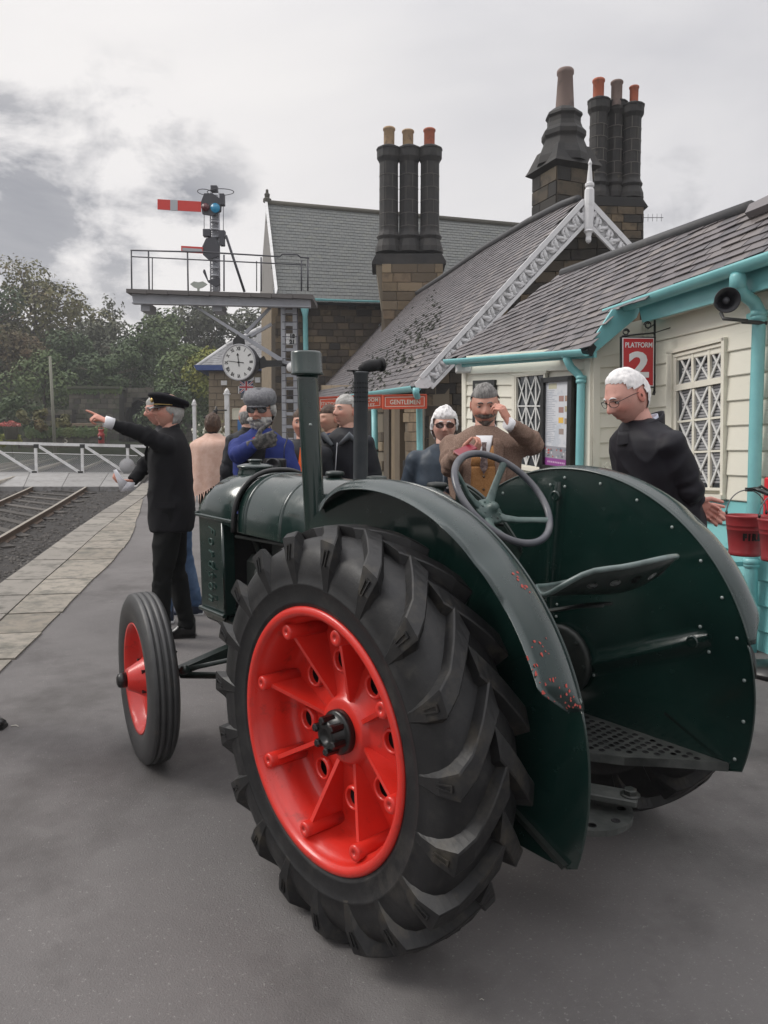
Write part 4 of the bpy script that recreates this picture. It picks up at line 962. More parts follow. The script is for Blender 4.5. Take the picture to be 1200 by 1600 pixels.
# horn loudspeaker
ls = thing('loudspeaker', 'round black horn loudspeaker under the eaves beside the downpipe', 'loudspeaker', tuple(NW.P(1136, 469, .40)))
n_ = (Vector((-.25, -1, -.12))).normalized(); M_ = frame(n_); r0 = 18.5 * ls.location.y / FPX
q = MB(); q.lathe([(r0 * .35, -.17), (r0 * .5, -.15), (r0 * .62, -.06), (r0, 0), (r0 * 1.04, .012), (r0 * .97, .014), (r0 * .55, -.045), (r0 * .3, -.07), (0, -.07)], M=M_, n=32); q.build('horn', mat('loudspeaker_black', (.014, .014, .018), .45), ls)
q = MB(); q.ball(n_ * -.035, r0 * .30); q.build('driver', mat('loudspeaker_grey', (.07, .07, .08), .5), ls)
q = MB(); q.lathe([(r0 * .5, -.26), (r0 * .56, -.24), (r0 * .56, -.12), (r0 * .4, -.10)], M=M_, n=24); q.tube([n_ * -.2 + Vector((0, 0, -.07)), n_ * -.1 + Vector((0, 0, -.11)), Vector((.16, .05, -.12))], .012); q.tube([(.14, .08, -.12), (.32, .14, -.12)], .014); q.build('rear_housing', mat('loudspeaker_rear', (.05, .05, .05), .5), ls)
# PLATFORM 2 hanging sign
sg = thing('platform_sign', 'red hanging sign with white border lettering on a black scrolled bracket', 'sign', tuple(NW.P(1021, 575)))
SPn = Pl(NW.P(1021, 575) + RW.n * .0, b1 + math.pi / 2)
SPn = Pl(NW.P(1021, 575, .02) + Vector((-.06, -.22, 0)), b1 + math.pi / 2)
def sgp(P_, th, nm, m, off=0.0): return wpoly(SPn, P_, th, nm, m, sg, off=off)
sgp([(969.5, 526), (1021.5, 526.5), (1021, 606), (969.5, 603)], -.022, 'frame', BLK, off=.011)
sgp([(971, 528), (1020, 528.5), (1019.5, 604), (971, 601)], .004, 'panel', WLET, off=.0112)
sgp([(972.4, 529.4), (1018.6, 529.9), (1018.2, 602.6), (972.4, 599.6)], .003, 'red_field', REDS, off=.0146)
def sg_text(s, cx, cy, hpx, wpx, nm, bold=0.0):
    loc = Vector(sg.location); sc_ = (SPn.P(cx, cy) - SPn.P(cx, cy + 10)).length / 10
    me = text_mesh(s, 1.0, depth=.0015, bold=bold); co = mesh_arrays(me); w0 = co[:, 0].max() - co[:, 0].min(); h0 = co[:, 1].max() - co[:, 1].min(); cxm = (co[:, 0].max() + co[:, 0].min()) / 2; cym = (co[:, 1].max() + co[:, 1].min()) / 2
    ex = (SPn.P(cx + 10, cy) - SPn.P(cx, cy)) / 10; ez = Vector((0, 0, 1))
    for v in me.vertices: v.co = Vector(((v.co.x - cxm) * wpx / w0, (v.co.y - cym) * hpx / h0, v.co.z))
    xax = ex; M_ = m4(xax, ez * sc_, SPn.n, SPn.P(cx, cy) + SPn.n * .0195 - loc); me.transform(M_); me.materials.clear(); me.materials.append(WLET); return link(nm, me, sg)
sg_text('PLATFORM', 996, 539.5, 8.2, 42, 'lettering', .012); sg_text('2', 996, 570, 41, 32, 'numeral', .035)
q = MB(); loc = Vector(sg.location); P = lambda x, y: SPn.P(x, y) - loc
q.tube([P(1023, 500), P(1022.5, 612)], .009, n=8); q.tube([P(972, 525), P(1023, 520)], .007, n=8); q.tube([P(1023, 520), P(1060, 508)], .004)
for cx, cy, r, s_ in ((978, 519, 5.5, 1), (1012, 508, 6, -1)):
    q.tube([P(cx + s_ * r * (1 - t / 40) * math.cos(t * .42), cy - r * (1 - t / 40) * math.sin(t * .42)) for t in range(22)], .005, n=6, caps=True)
q.tube([P(1012, 514), P(1022, 507), P(1023, 500)], .005); q.tube([P(1022.5, 612), P(1021, 617)], .012); q.build('bracket', BLK, sg)
# white flowering plant behind the fender
t = thing('flowering_plant', 'wispy white flowering plant at the foot of the corner between fender and hut', 'plant', tuple(RW.P(966, 742) + RW.n * .25))
q = MB(); q2 = MB()
for k in range(140):
    a = uni(0, 6.28); r = uni(0, .26); h = uni(.0, .16) * (1.2 - r * 2); e = Vector((r * math.cos(a), r * .5 * math.sin(a), h)); q2.tube([(r * .3 * math.cos(a), 0, -.45), e * .6 + Vector((0, 0, -.08)), e], .0012, n=3)
    for j in range(5): q.ball(e + Vector((uni(-.02, .02), uni(-.02, .02), uni(-.01, .02))), uni(.003, .006), 5, 3)
q.build('blossom', mat('white_blossom', (.62, .62, .52), .7), t); q2.build('stem', LEAFS['grey'], t)

# ---- 2. stone station building with the carved gable --------------------------
GD = 11.0
gu = (at(650, 603, GD)); gu.z = 0
GA = Pl(gu, BE + math.pi / 2)                    # the gable faces us
st_b = thing('stone_station_building', 'dark stone station building with steep slate roof and carved white gable boards', 'building', (gu.x, gu.y, gz(gu.x, gu.y)))
apex = GA.P(912, 312); E1 = GA.P(650, 603)
gab = [(664, 600), (912, 322), (1020, 440), (1020, 760), (664, 760)]
wpoly(GA, gab, -.3, 'gable_wall', JOINTD, st_b, off=-.03)
rws = [(y + 6, y - 4) for y in range(322, 760, 17)]
stones(GA, st_b, rws, gab, SOOT, (664, 1020), off=-.03, th=.025, lmin=22, lmax=46, seed=5)
# platform-side wall under the eaves, with its doorway
VD = Vector((at(497, 622, 26) - E1)); VD.z = 0; vb_ = math.atan2(VD.x, VD.y)
PW = Pl(GA.P(667, 640), vb_)
wpoly(PW, [(667, 600), (497, 620), (497, 730), (667, 790)], -.3, 'platform_wall', JOINT, st_b, off=-.03)
rws = [(y, y) for y in range(600, 780, 15)]
stones(PW, st_b, rws, [(500, 602), (667, 602), (667, 780), (500, 760)], BUFF, (500, 667), off=-.03, th=.03, lmin=9, lmax=24, seed=8, holes=[[(596, 630), (628, 630), (628, 800), (596, 800)], [(572, 640), (590, 640), (590, 800), (572, 800)]])
for x in (607, 619, 626):
    wpoly(PW, [(x - 4, 636), (x + 4, 636), (x + 4, 800), (x - 4, 800)], .05 + (x % 3) * .02, 'door_jamb', BUFF, st_b, off=-.03)
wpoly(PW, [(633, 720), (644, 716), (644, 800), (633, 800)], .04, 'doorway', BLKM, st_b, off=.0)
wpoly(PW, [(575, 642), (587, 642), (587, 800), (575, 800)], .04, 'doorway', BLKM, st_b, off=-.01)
# roof: eaves from E1 away, ridge from apex away
ELf = Vector((E1.x, E1.y, E1.z)) + (PW.n * 0)
far_e = onp(497, 621, gu + VD.normalized() * 0, PW.n) ; far_e = PW.P(494, 622, .25); E1g = E1.copy()
far_r = at(500, 600, far_e.y + 1.2)
ridge_far = onp(600, 490, apex, (apex - E1).cross(far_e - E1)); rf2 = onp(497, 604, apex, (apex - E1).cross(far_e - E1))
rnrm = (apex - E1).cross(far_e - E1).normalized(); rnrm = rnrm if rnrm.z > 0 else -rnrm
RS = lambda x, y: onp(x, y, E1, rnrm)
RIDs = [(500, 600), (540, 556), (600, 492), (690, 436), (760, 388), (830, 347), (880, 322), (905, 313)]
clipS = [(497, 622), (500, 600), (540, 556), (600, 492), (690, 436), (760, 388), (830, 347), (880, 320), (908, 310), (650, 603)]
# courses run parallel to the eaves
e1_, e2_ = RS(650, 604), RS(497, 623); ed = (e2_ - e1_).normalized(); sd2 = rnrm.cross(ed); sd2 = sd2 if sd2.z > 0 else -sd2
cs = [((RS(x, y) - e1_).dot(ed), (RS(x, y) - e1_).dot(sd2)) for x, y in clipS]
ea, eb = min(c[0] for c in cs), max(c[0] for c in cs); sb = max(c[1] for c in cs)
print('stone roof', ea, eb, sb)
QS = lambda e, s: e1_ + ed * e + sd2 * s
nrr = 38; ncc = int((eb - ea) / (sb / nrr * 1.7)); print('rows', nrr, ncc)
ncc = min(ncc, 75)
slates(st_b, [QS(ea, 0), QS(eb, 0), QS(eb, sb), QS(ea, sb)], nrr, ncc, SLATE, SLATEU, 290, clip=clipS, seed=11, undername='zz', th=.02)
zz = [o for o in st_b.children if o.name.startswith('zz')][0]; bpy.data.objects.remove(zz)
u_ = MB(); u_.prism([RS(x, y) - Vector(st_b.location) - rnrm * .015 for x, y in clipS], -rnrm * .12); u_.build('roof_boarding', SLATEU, st_b)
q = MB(); q.tube([RS(x, y) - Vector(st_b.location) + rnrm * .03 for x, y in RIDs], [.10, .09, .08, .075, .07, .07, .065, .06], n=8); q.build('ridge', LEADR, st_b)
q = MB(); q.prism([RS(x, y) - Vector(st_b.location) + rnrm * .02 for x, y in [(590, 508), (632, 462), (634, 464), (593, 510)]], rnrm * .03); q.build('lead_flashing', mat('pale_lead', (.35, .37, .40), .5), st_b)
# moss cushions along the lower courses
mb_ = MB(); R = random.Random(3)
for k in range(520):
    f = abs(R.gauss(0, .5)); x = R.uniform(540, 690); y = 600 - (x - 540) * .62 + R.uniform(8, 60) * R.random() + R.uniform(-14, 10)
    y = (470 + (690 - x) * .88) + R.gauss(22, 20)
    if not inpoly(x, y, clipS): continue
    P = RS(x, y) - Vector(st_b.location) + rnrm * .03; s = R.uniform(.014, .038); mb_.ball(P, (s * R.uniform(1, 2.4), s, s * .35), 6, 4, M=frame(rnrm, ed))
o = mb_.build('moss', mat('dark_moss', (.030, .034, .022), .95), st_b); o['kind'] = 'stuff'
# carved bargeboards
BG = Pl(gu + GA.n * .22, BE + math.pi / 2)
def bargeboard(x0, y0, x1, y1, wpx, side, w2=None):
    """from foot (x0,y0) to head (x1,y1): outer moulding, pierced scroll panel, inner moulding"""
    w2 = w2 or wpx
    dx, dy = x1 - x0, y1 - y0; L_ = math.hypot(dx, dy); tx, ty = dx / L_, dy / L_; nx, ny = (-ty, tx); 
    if ny < 0: nx, ny = -nx, -ny
    Pt = lambda s, v: (x0 + dx * s + nx * v * (wpx + (w2 - wpx) * s), y0 + dy * s + ny * v * (wpx + (w2 - wpx) * s))
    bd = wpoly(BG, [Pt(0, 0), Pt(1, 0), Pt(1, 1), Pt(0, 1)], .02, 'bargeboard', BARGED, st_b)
    def add(P_, th, nm, off):
        o = wpoly(BG, P_, th, nm, BARGE, None, off=off); lc = Vector(st_b.location)
        for v in o.data.vertices: v.co = v.co - lc
        o.parent = bd; return o
    add([Pt(0, -.06), Pt(1, -.06), Pt(1, .20), Pt(0, .20)], .05, 'moulding', .02); add([Pt(0, .86), Pt(1, .86), Pt(1, 1.04), Pt(0, 1.04)], .04, 'moulding', .02)
    loc = Vector(st_b.location); n = int(L_ / 12)
    for k in range(n):
        s0 = (k + .5) / n; c = MB(); 
        pts = []
        for t in range(15):
            a = t / 14 * 4.4 + (0 if k % 2 else math.pi); r = (1 - t / 20) * .34
            s = s0 + math.cos(a) * r * wpx / L_ * .62; v = .53 + math.sin(a) * r * .85
            pts.append(BG.P(*Pt(s, v)) - loc + BG.n * .030)
        c.tube(pts, [.034 * (1 - t / 24) for t in range(15)], n=6, flat=.8)
        for (ds, vv) in ((-.5, .30), (.45, .72)):
            c.ball(BG.P(*Pt(s0 + ds * .4 / n * (1 if k % 2 else -1), vv)) - loc + BG.n * .028, (.036, .036, .022), 6, 4)
        c.tube([BG.P(*Pt(s0 - .5 / n, .22 if k % 2 else .84)) - loc + BG.n * .028, BG.P(*Pt(s0, .53)) - loc + BG.n * .036, BG.P(*Pt(s0 + .5 / n, .84 if k % 2 else .22)) - loc + BG.n * .028], [.022, .034, .022], n=5)
        c.build('carved_scroll', BARGE, bd)
    return bd
bargeboard(655, 590, 909, 314, 26, 0, 29); bargeboard(1000, 402, 919, 314, 26, 1, 29)
wpoly(BG, [(647, 599), (659, 588), (677, 600), (668, 607), (650, 607)], .05, 'barge_foot', BARGE, st_b, off=.01)
q = MB(); zf = lambda y: GA.P(915, y).z; cxy = BG.P(915, 400) + BG.n * .08; cxy = cxy - Vector(st_b.location); gz0 = st_b.location.z
sq = lambda r, z: (r, z - gz0 - cxy.z)
fin = [(250, 0), (258, 3.2), (262, 2.4), (288, 4.6), (290, 7), (294, 7), (296, 5), (300, 7.2), (320, 7.8), (358, 6.6), (362, 6.0), (364, 7.6), (367, 5), (372, 4), (378, 4.5), (381, 3), (383, 0)]
k_ = BG.P(915, 300).y / FPX
q.lathe([(w_ * k_, BG.P(915, y).z - BG.P(915, 400).z) for y, w_ in fin], c=cxy, n=10, smooth=False); q.build('finial', BARGE, st_b)
# gutter, signs, pipes on the platform side
GS = Pl(E1 + GA.n * 0 + Vector((-.0, 0, 0)), math.atan2((far_e - E1).x, (far_e - E1).y))
gutter(GS, 650, 603, 495, 624, .085, st_b)
tp = thing('downpipe', 'turquoise pipe in front of the gentlemen doorway under its sign', 'drainpipe', tuple(PW.P(655, 700)), group='turquoise downpipes')
q = MB(); q.tube([PW.P(650, 606, .3) - tp.location, PW.P(650, 614, .3) - tp.location, PW.P(655, 630, .12) - tp.location, PW.P(656, 700, .1) - tp.location, PW.P(657, 790, .1) - tp.location], .045, n=12); q.build('pipe', TEAL, tp)
tp = thing('downpipe', 'turquoise pipe left of the gentlemen doorway behind the man in the dark coat', 'drainpipe', tuple(PW.P(586, 700)), group='turquoise downpipes')
q = MB(); q.tube([PW.P(585, 640, .14) - tp.location, PW.P(586, 700, .14) - tp.location, PW.P(586, 790, .14) - tp.location], .06, n=12); q.build('pipe', TEAL, tp); q = MB(); q.lathe([(.05, -.02), (.072, -.02), (.072, .02), (.05, .02)], c=PW.P(586, 704, .14) - tp.location, n=14); q.build('collar', BLK, tp)
def wsign(name, label, quad, lines, Y, m=SIGNR):
    pl = Pl(at((quad[0][0] + quad[1][0]) / 2, quad[0][1], Y), math.radians(80)); t = thing(name, label, 'sign', tuple(at((quad[0][0] + quad[1][0]) / 2, (quad[0][1] + quad[2][1]) / 2, Y)))
    wpoly(pl, quad, .04, 'panel', m, t)
    (a, b_, c, d) = quad
    for p, q_ in ((a, b_), (b_, c), (c, d), (d, a)): 
        o = wpoly(pl, line_poly(pl, p[0], p[1], q_[0], q_[1], 1.6), .055, 'frame', m, t, off=.003)
    ins = 3.2
    for p, q_ in (((a[0] + ins, a[1] + ins), (b_[0] - ins, b_[1] + ins)), ((d[0] + ins, d[1] - ins), (c[0] - ins, c[1] - ins)), ((a[0] + ins, a[1] + ins), (d[0] + ins, d[1] - ins)), ((b_[0] - ins, b_[1] + ins), (c[0] - ins, c[1] - ins))):
        wpoly(pl, line_poly(pl, p[0], p[1], q_[0], q_[1], .8), .004, 'border', CREAML, t, off=.04)
    for s, cx, cy, hpx, wpx in lines:
        me = text_mesh(s, 1.0, depth=.002, bold=.008); co = mesh_arrays(me); w0 = np.ptp(co[:, 0]); h0 = np.ptp(co[:, 1]); cxm = (co[:, 0].max() + co[:, 0].min()) / 2; cym = (co[:, 1].max() + co[:, 1].min()) / 2
        ex = (pl.P(cx + 10, cy) - pl.P(cx, cy)) / 10; ey = (pl.P(cx, cy) - pl.P(cx, cy + 10)) / 10
        for v in me.vertices: v.co = Vector(((v.co.x - cxm) * wpx / w0, (v.co.y - cym) * hpx / h0, v.co.z))
        me.transform(m4(ex, ey, pl.n, pl.P(cx, cy) + pl.n * .044 - Vector(t.location))); me.materials.clear(); me.materials.append(CREAML if m is SIGNR else BLK); link('lettering', me, t)
    return t
wsign('gentlemen_sign', 'orange red board lettered for gentlemen under the turquoise gutter', [(598, 618), (665, 617), (665, 638), (598, 639)], [('GENTLEMEN', 632, 628.5, 7.2, 47)], 10.6)
wsign('waiting_room_sign', 'longer orange red board for the waiting room partly hidden by the grey pipe', [(528, 619.5), (596, 617.5), (596, 637), (528, 641)], [('WAITING ROOM', 562, 625, 6, 56), ('LADIES TOILET', 562, 633, 4.6, 46)], 12.5)
wsign('station_name_board', 'short orange red board just left of the waiting room board', [(497, 621.5), (530, 620), (530, 640), (497, 642)], [('STATION', 513, 631, 5, 24)], 13.2)

# ---- 3. two storey wing with the big green-grey slate roof ---------------------
WD = 27.0
WP = Pl(at(590, 470, WD), math.radians(90 - 5))
wing = thing('station_house_wing', 'taller stone station house with grey green slate roof and turquoise gutter', 'building', (at(500, 470, WD).x, WD, 1.0))
wpoly(WP, [(424, 466), (640, 470), (640, 760), (424, 760)], -.3, 'front_wall', JOINTD, wing, off=-.03)
rws = [(472 + k * 10.5, 474 + k * 10.5) for k in range(0, 27)]
stones(WP, wing, rws, [(430, 472), (640, 474), (640, 640), (430, 640)], MIXS, (430, 640), off=-.03, th=.03, lmin=12, lmax=27, seed=21)
wpoly(WP, [(474, 468), (482, 468), (482, 760), (474, 760)], .03, 'shadow_gap_board', BLKM, wing, off=.01) if False else None
# gable return on the left (in buff stone)
LWp = Pl(WP.P(425, 500), BE)
wpoly(LWp, [(425, 318), (437, 470), (437, 760), (424, 760)][0:0] or [(408, 462), (425, 466), (425, 760), (410, 760)], -.2, 'side_wall', BUFF, wing)
# roof plane: leans back from the eaves
e0, e1w = WP.P(430, 468), WP.P(612, 472); e0 = e0 + WP.n * .3; e1w = e1w + WP.n * .3
back = WD + 3.6
rA, rB = at(416, 317, back - .3), at(812, 352, back + 1.5)
wn2 = (e1w - e0).cross(rA - e0).normalized(); wn2 = wn2 if wn2.z > 0 else -wn2
RWf = lambda x, y: onp(x, y, e0, wn2)
clipW = [(431, 468), (416, 318), (812, 353), (812, 480)]
sx = [RWf(*c) for c in clipW]
slates(wing, [RWf(405, 470), RWf(830, 480), RWf(830, 354), RWf(405, 316)], 30, 60, SLATEF, SLATEU, 0, clip=clipW, seed=31, undername='zz', th=.02)
zz = [o for o in wing.children if o.name.startswith('zz')][0]; bpy.data.objects.remove(zz)
u_ = MB(); u_.prism([p - Vector(wing.location) - wn2 * .015 for p in sx], -wn2 * .15); u_.build('roof_boarding', SLATEU, wing)
q = MB(); q.tube([RWf(415, 317) - Vector(wing.location), RWf(812, 353) - Vector(wing.location)], .12, n=8); q.build('ridge', mat('stone_ridge', (.085, .08, .065), .9), wing)
q = MB(); q.prism([RWf(414, 318) - Vector(wing.location), RWf(418, 318) - Vector(wing.location), RWf(434, 455) - Vector(wing.location), RWf(430, 468) - Vector(wing.location), RWf(429, 452) - Vector(wing.location)], wn2 * .10); q.build('verge_board', WHITE, wing)
# the left gable triangle seen edge-on
gl = MB(); gl.prism([at(416, 322, back - .3) - wing.location, at(430, 468, WD + .1) - wing.location, at(406, 462, WD + 6.5) - wing.location], Vector((.15, .05, 0))); gl.build('gable_end', mat('grey_render', (.22, .21, .20), .9, dirt=(.12, .11, .1), dirt_s=1), wing)
q = MB(); c_ = at(417.5, 316, back - .3) - wing.location; q.lathe([(.16, 0), (.16, .12), (.09, .16), (.11, .30), (.06, .34), (.05, .46), (0, .5)], c=c_, n=8, smooth=False); q.build('finial', mat('stone_ridge'), wing)
gutter(WP, 490, 467, 602, 471, .10, wing, off=.32)
tp = thing('downpipe', 'thin turquoise downpipe on the dark stone wall beside the signal mast', 'drainpipe', tuple(WP.P(478, 520)), group='turquoise downpipes')
q = MB(); q.tube([WP.P(476, 478, .3) - tp.location, WP.P(477, 494, .15) - tp.location, WP.P(478, 560, .12) - tp.location, WP.P(478, 700, .12) - tp.location], [.16, .09, .09, .09], n=12); q.build('pipe', TEAL, tp)

# ---- chimneys ------------------------------------------------------------------
def chim_cyl(t, cx, ytop, ybot, Y, wpx, segs=5, m=CHIM, nm='shaft'):
    """one octagonal-looking round flue with capital, base mouldings and pale pointing lines"""
    k = Y / FPX; z1 = at(cx, ytop, Y).z; z0 = at(cx, ybot, Y).z; r = wpx / 2 * k; C_ = Vector((at(cx, ytop, Y).x, Y, 0)) - Vector(t.location); H = z1 - z0
    q = MB(); prof = [(r * 1.42, z0), (r * 1.38, z0 + H * .05), (r * 1.12, z0 + H * .12), (r * 1.28, z0 + H * .15), (r * 1.05, z0 + H * .19), (r, z0 + H * .21), (r * .97, z0 + H * .84), (r * 1.08, z0 + H * .86), (r * 1.24, z0 + H * .885), (r * 1.24, z0 + H * .955), (r * 1.30, z0 + H * .96), (r * 1.30, z0 + H * .975), (r * .8, z0 + H)]
    q.lathe([(a, z) for a, z in prof], c=C_, n=12, smooth=False); o = q.build(nm, m, t)
    for k2 in range(segs):
        z = z0 + H * (.24 + .6 * k2 / segs); p_ = MB(); p_.lathe([(r * 1.0, z), (r * 1.006 + .004, z + .004), (r * 1.006 + .004, z + .014), (r * 1.0, z + .018)], c=C_, n=12, smooth=False, cap=False); p_.build('pointing', POINT, o)
        a = (-1.9 + (k2 % 2) * .7); hh = H * .6 / segs
        p_ = MB(); p_.box(C_ + Vector((math.cos(a) * r * .985, math.sin(a) * r * .985, z + hh / 2)), (.012, .012, hh)); p_.build('pointing', POINT, o)
    return o
def pot(t, cx, ytop, ybot, Y, wt_px, wb_px, m):
    k = Y / FPX; z1 = at(cx, ytop, Y).z; z0 = at(cx, ybot, Y).z - .05; C_ = Vector((at(cx, ytop, Y).x, Y, 0)) - Vector(t.location); H = z1 - z0; rt, rb = wt_px / 2 * k, wb_px / 2 * k
    q = MB(); q.lathe([(rb, z0), (rt * .96, z1 - H * .12), (rt * 1.10, z1 - H * .10), (rt * 1.10, z1 - H * .03), (rt * .98, z1), (rt * .75, z1), (rt * .72, z1 - H * .2)], c=C_, n=20, cap=False); return q.build('chimney_pot', m, t)
def loc0(px, Y): v = at(px, 700, Y); return (v.x, Y, 0)
CY = 24.5
t = thing('chimney_stack', 'triple round dark chimneys with buff pots on a pale stone base', 'chimney', loc0(640, CY), group='chimney stacks')
for cx in (607.5, 639, 672): chim_cyl(t, cx, 229, 396, CY, 29)
for cx, m_, yt in ((608, POTB, 200), (637.5, POTB, 204), (671, POTR, 202)): pot(t, cx, yt, 234, CY, 17, 16, m_)
CP = Pl(at(640, 450, CY - .55), math.radians(90)); L0 = Vector(t.location)
q = MB(); A_ = [CP.P(x, y) - L0 for x, y in ((586, 404), (692, 404), (692, 388), (586, 388))]; q.prism([CP.P(581, 409) - L0, CP.P(697, 408) - L0, CP.P(690, 396) - L0, CP.P(588, 396) - L0], (0, 1.4, 0)); q.prism([CP.P(581, 413) - L0, CP.P(697, 412) - L0, CP.P(697, 408) - L0, CP.P(581, 409) - L0], (0, 1.4, 0)); q.build('cap_course', CHIM, t)
wpoly(CP, [(587, 412), (692, 412), (693, 560), (596, 560), (596, 480)], -1.2, 'base_core', JOINT, t, off=-.03)
rws = [(412 + k * 14.5, 412 + k * 14.5) for k in range(10)]
stones(CP, t, rws, [(587, 412), (692, 412), (693, 540), (597, 540), (597, 480)], BUFF, (586, 694), off=-.03, th=.03, lmin=22, lmax=44, seed=13)
CY3 = 17.5
t = thing('chimney_stack', 'triple dark chimneys with two red pots on a coursed stone base behind the gable', 'chimney', loc0(965, CY3), group='chimney stacks')
for cx, yt in ((936, 154), (963, 158), (989, 162)): chim_cyl(t, cx, yt, 312, CY3 + (0 if cx != 963 else .15), 27)
for cx, m_, yt, w_ in ((935.5, POTR, 124, 17), (964, POTG, 127, 17), (991, POTR, 135, 13.5)): pot(t, cx, yt, 163, CY3, w_, w_ - 1, m_)
CP3 = Pl(at(965, 350, CY3 - .42), math.radians(90)); L0 = Vector(t.location)
q = MB(); q.prism([CP3.P(912, 320) - L0, CP3.P(1013, 323) - L0, CP3.P(1003, 308) - L0, CP3.P(922, 306) - L0], (0, 1.0, 0)); q.build('cap_course', CHIM, t)
wpoly(CP3, [(922, 320), (1006, 322), (1006, 470), (922, 470)], -1.0, 'base_core', JOINT, t, off=-.03)
rws = [(321 + k * 12.5, 323 + k * 12.5) for k in range(12)]
stones(CP3, t, rws, [(922, 321), (1006, 322), (1006, 470), (922, 470)], SOOT, (922, 1006), off=-.03, th=.025, lmin=16, lmax=30, seed=15)
CY2 = 15.0
t = thing('chimney_stack', 'single massive black moulded chimney with a tall grey brown pot', 'chimney', loc0(880, CY2), group='chimney stacks')
pot(t, 883.5, 109, 178, CY2, 23, 29, POTG)
k_ = CY2 / FPX; C_ = Vector((at(880, 250, CY2).x, CY2, 0)) - Vector(t.location)
q = MB(); prof = [(47, 262), (45, 250), (38, 236), (33, 224), (33, 222), (36, 217), (36, 210), (30, 203), (27, 195), (27, 188), (30, 184), (29, 180), (20, 173), (17, 171)]
q.lathe([(w_ * .93 * k_, at(880, y, CY2).z) for w_, y in prof], c=C_, n=8, smooth=False, a0=math.pi / 8, a1=math.pi * 2 + math.pi / 8); q.build('moulded_shaft', CHIM, t)
for a in range(8):
    an = a * math.pi / 4; d = Vector((math.cos(an), math.sin(an), 0)); s_ = Vector((-d.y, d.x, 0)); zt, zb = at(880, 216, CY2).z, at(880, 243, CY2).z
    p_ = MB(); r = 27 * k_; p_.add([C_ + d * (r * 1.28) + s_ * r * .36 + Vector((0, 0, zb)), C_ + d * (r * 1.28) - s_ * r * .36 + Vector((0, 0, zb)), C_ + d * r * .95 + Vector((0, 0, zt))], [(0, 1, 2)], False); p_.build('broach', CHIM, t) if False else None
q = MB(); z = lambda y: at(880, y, CY2).z; hw = 38 * k_
def slab(hw0, hw1, y0, y1): 
    za, zb = z(y0), z(y1); return [C_ + Vector((sx * hw0, sy * hw0, za)) for sx, sy in ((-1, -1), (1, -1), (1, 1), (-1, 1))] + [C_ + Vector((sx * hw1, sy * hw1, zb)) for sx, sy in ((-1, -1), (1, -1), (1, 1), (-1, 1))]
F8 = [(0, 1, 2, 3), (7, 6, 5, 4), (0, 4, 5, 1), (1, 5, 6, 2), (2, 6, 7, 3), (3, 7, 4, 0)]
q.add(slab(hw * .74, hw * 1.0, 236, 262), F8, False); q.add(slab(hw * 1.0, hw * 1.08, 262, 268), F8, False); q.add(slab(hw * 1.08, hw * .86, 268, 274), F8, False); 
Mz = Matrix.Rotation(math.radians(22), 3, 'Z')
q.v = [tuple(Mz @ (Vector(v) - C_) + C_) for v in q.v]; q.build('cap_course', CHIM, t)
sf = MB(); sf.add(slab(hw * .84, hw * .84, 272, 420), F8, False); sf.v = [tuple(Mz @ (Vector(v) - C_) + C_) for v in sf.v]; sf.build('base_core', JOINTD, t)
for side, (a0, a1) in enumerate((((-1, -1), (1, -1)), ((-1, 1), (-1, -1)))):
    for r in range(6):
        y0, y1 = 274 + r * 22, 274 + (r + 1) * 22
        for c in range(2 if side == 0 else 2):
            sp = .5 + (.18 if r % 2 else -.15); f0, f1 = (0, sp) if c == 0 else (sp, 1)
            A_, B_ = Vector((*a0, 0)) * hw * .85, Vector((*a1, 0)) * hw * .85; p0, p1 = A_.lerp(B_, f0 + .01), A_.lerp(B_, f1 - .01); nn = Vector((0, -1, 0)) if side == 0 else Vector((-1, 0, 0))
            p_ = MB(); p_.prism([p0 + Vector((0, 0, z(y0 + .7))) + C_, p1 + Vector((0, 0, z(y0 + .7))) + C_, p1 + Vector((0, 0, z(y1 - .7))) + C_, p0 + Vector((0, 0, z(y1 - .7))) + C_], nn * .02)
            p_.v = [tuple(Mz @ (Vector(v) - C_) + C_) for v in p_.v]; p_.build('stone', SOOT, t)
q = MB(); P = at(1022, 340, 30); t = thing('television_aerial', 'tiny television aerial on the skyline right of the triple chimneys', 'aerial', tuple(P)); q.tube([(-.6, 0, 0), (.35, 0, 0)], .012, n=4)
for k in range(5): q.tube([(-.4 + k * .17, 0, -.14), (-.4 + k * .17, 0, .14)], .008, n=4)
q.build('aerial_rods', BLK, t)

# ---- 4. small stone house with the union flag in its window ---------------------
HY = 38.0
HP = Pl(at(380, 600, HY), math.radians(88))
hs_ = thing('small_stone_house', 'small pale stone house with hipped slate roof and blue fascia behind the clock', 'building', tuple(at(380, 760, HY)))
wpoly(HP, [(326, 578), (446, 578), (446, 770), (326, 770)], -5, 'wall', JOINT, hs_, off=-.03)
rws = [(583 + k * 10.5, 583 + k * 10.5) for k in range(18)]
stones(HP, hs_, rws, [(326, 583), (446, 583), (446, 770), (326, 770)], PALES, (326, 446), off=-.03, th=.04, lmin=12, lmax=24, seed=17, holes=[[(372, 586), (398, 586), (398, 625), (372, 625)]])
wpoly(HP, [(306, 572), (446, 572), (446, 580), (310, 580)], -5.6, 'fascia', mat('royal_blue_paint', (.035, .07, .22), .5), hs_, off=.5)
e_l, e_r = at(306, 573, HY - .5), at(450, 573, HY - .5); r_l, r_r = at(352, 541, HY + 2.6), at(450, 512, HY + 4.4)
slates(hs_, [e_l, e_r, r_r, r_l], 12, 24, mat('pale_grey_slate', (.16, .16, .165), .6, rand=[(.15, .15, .155), (.20, .20, .205), (.13, .13, .135)]), SLATEU, 200, seed=19, th=.03)
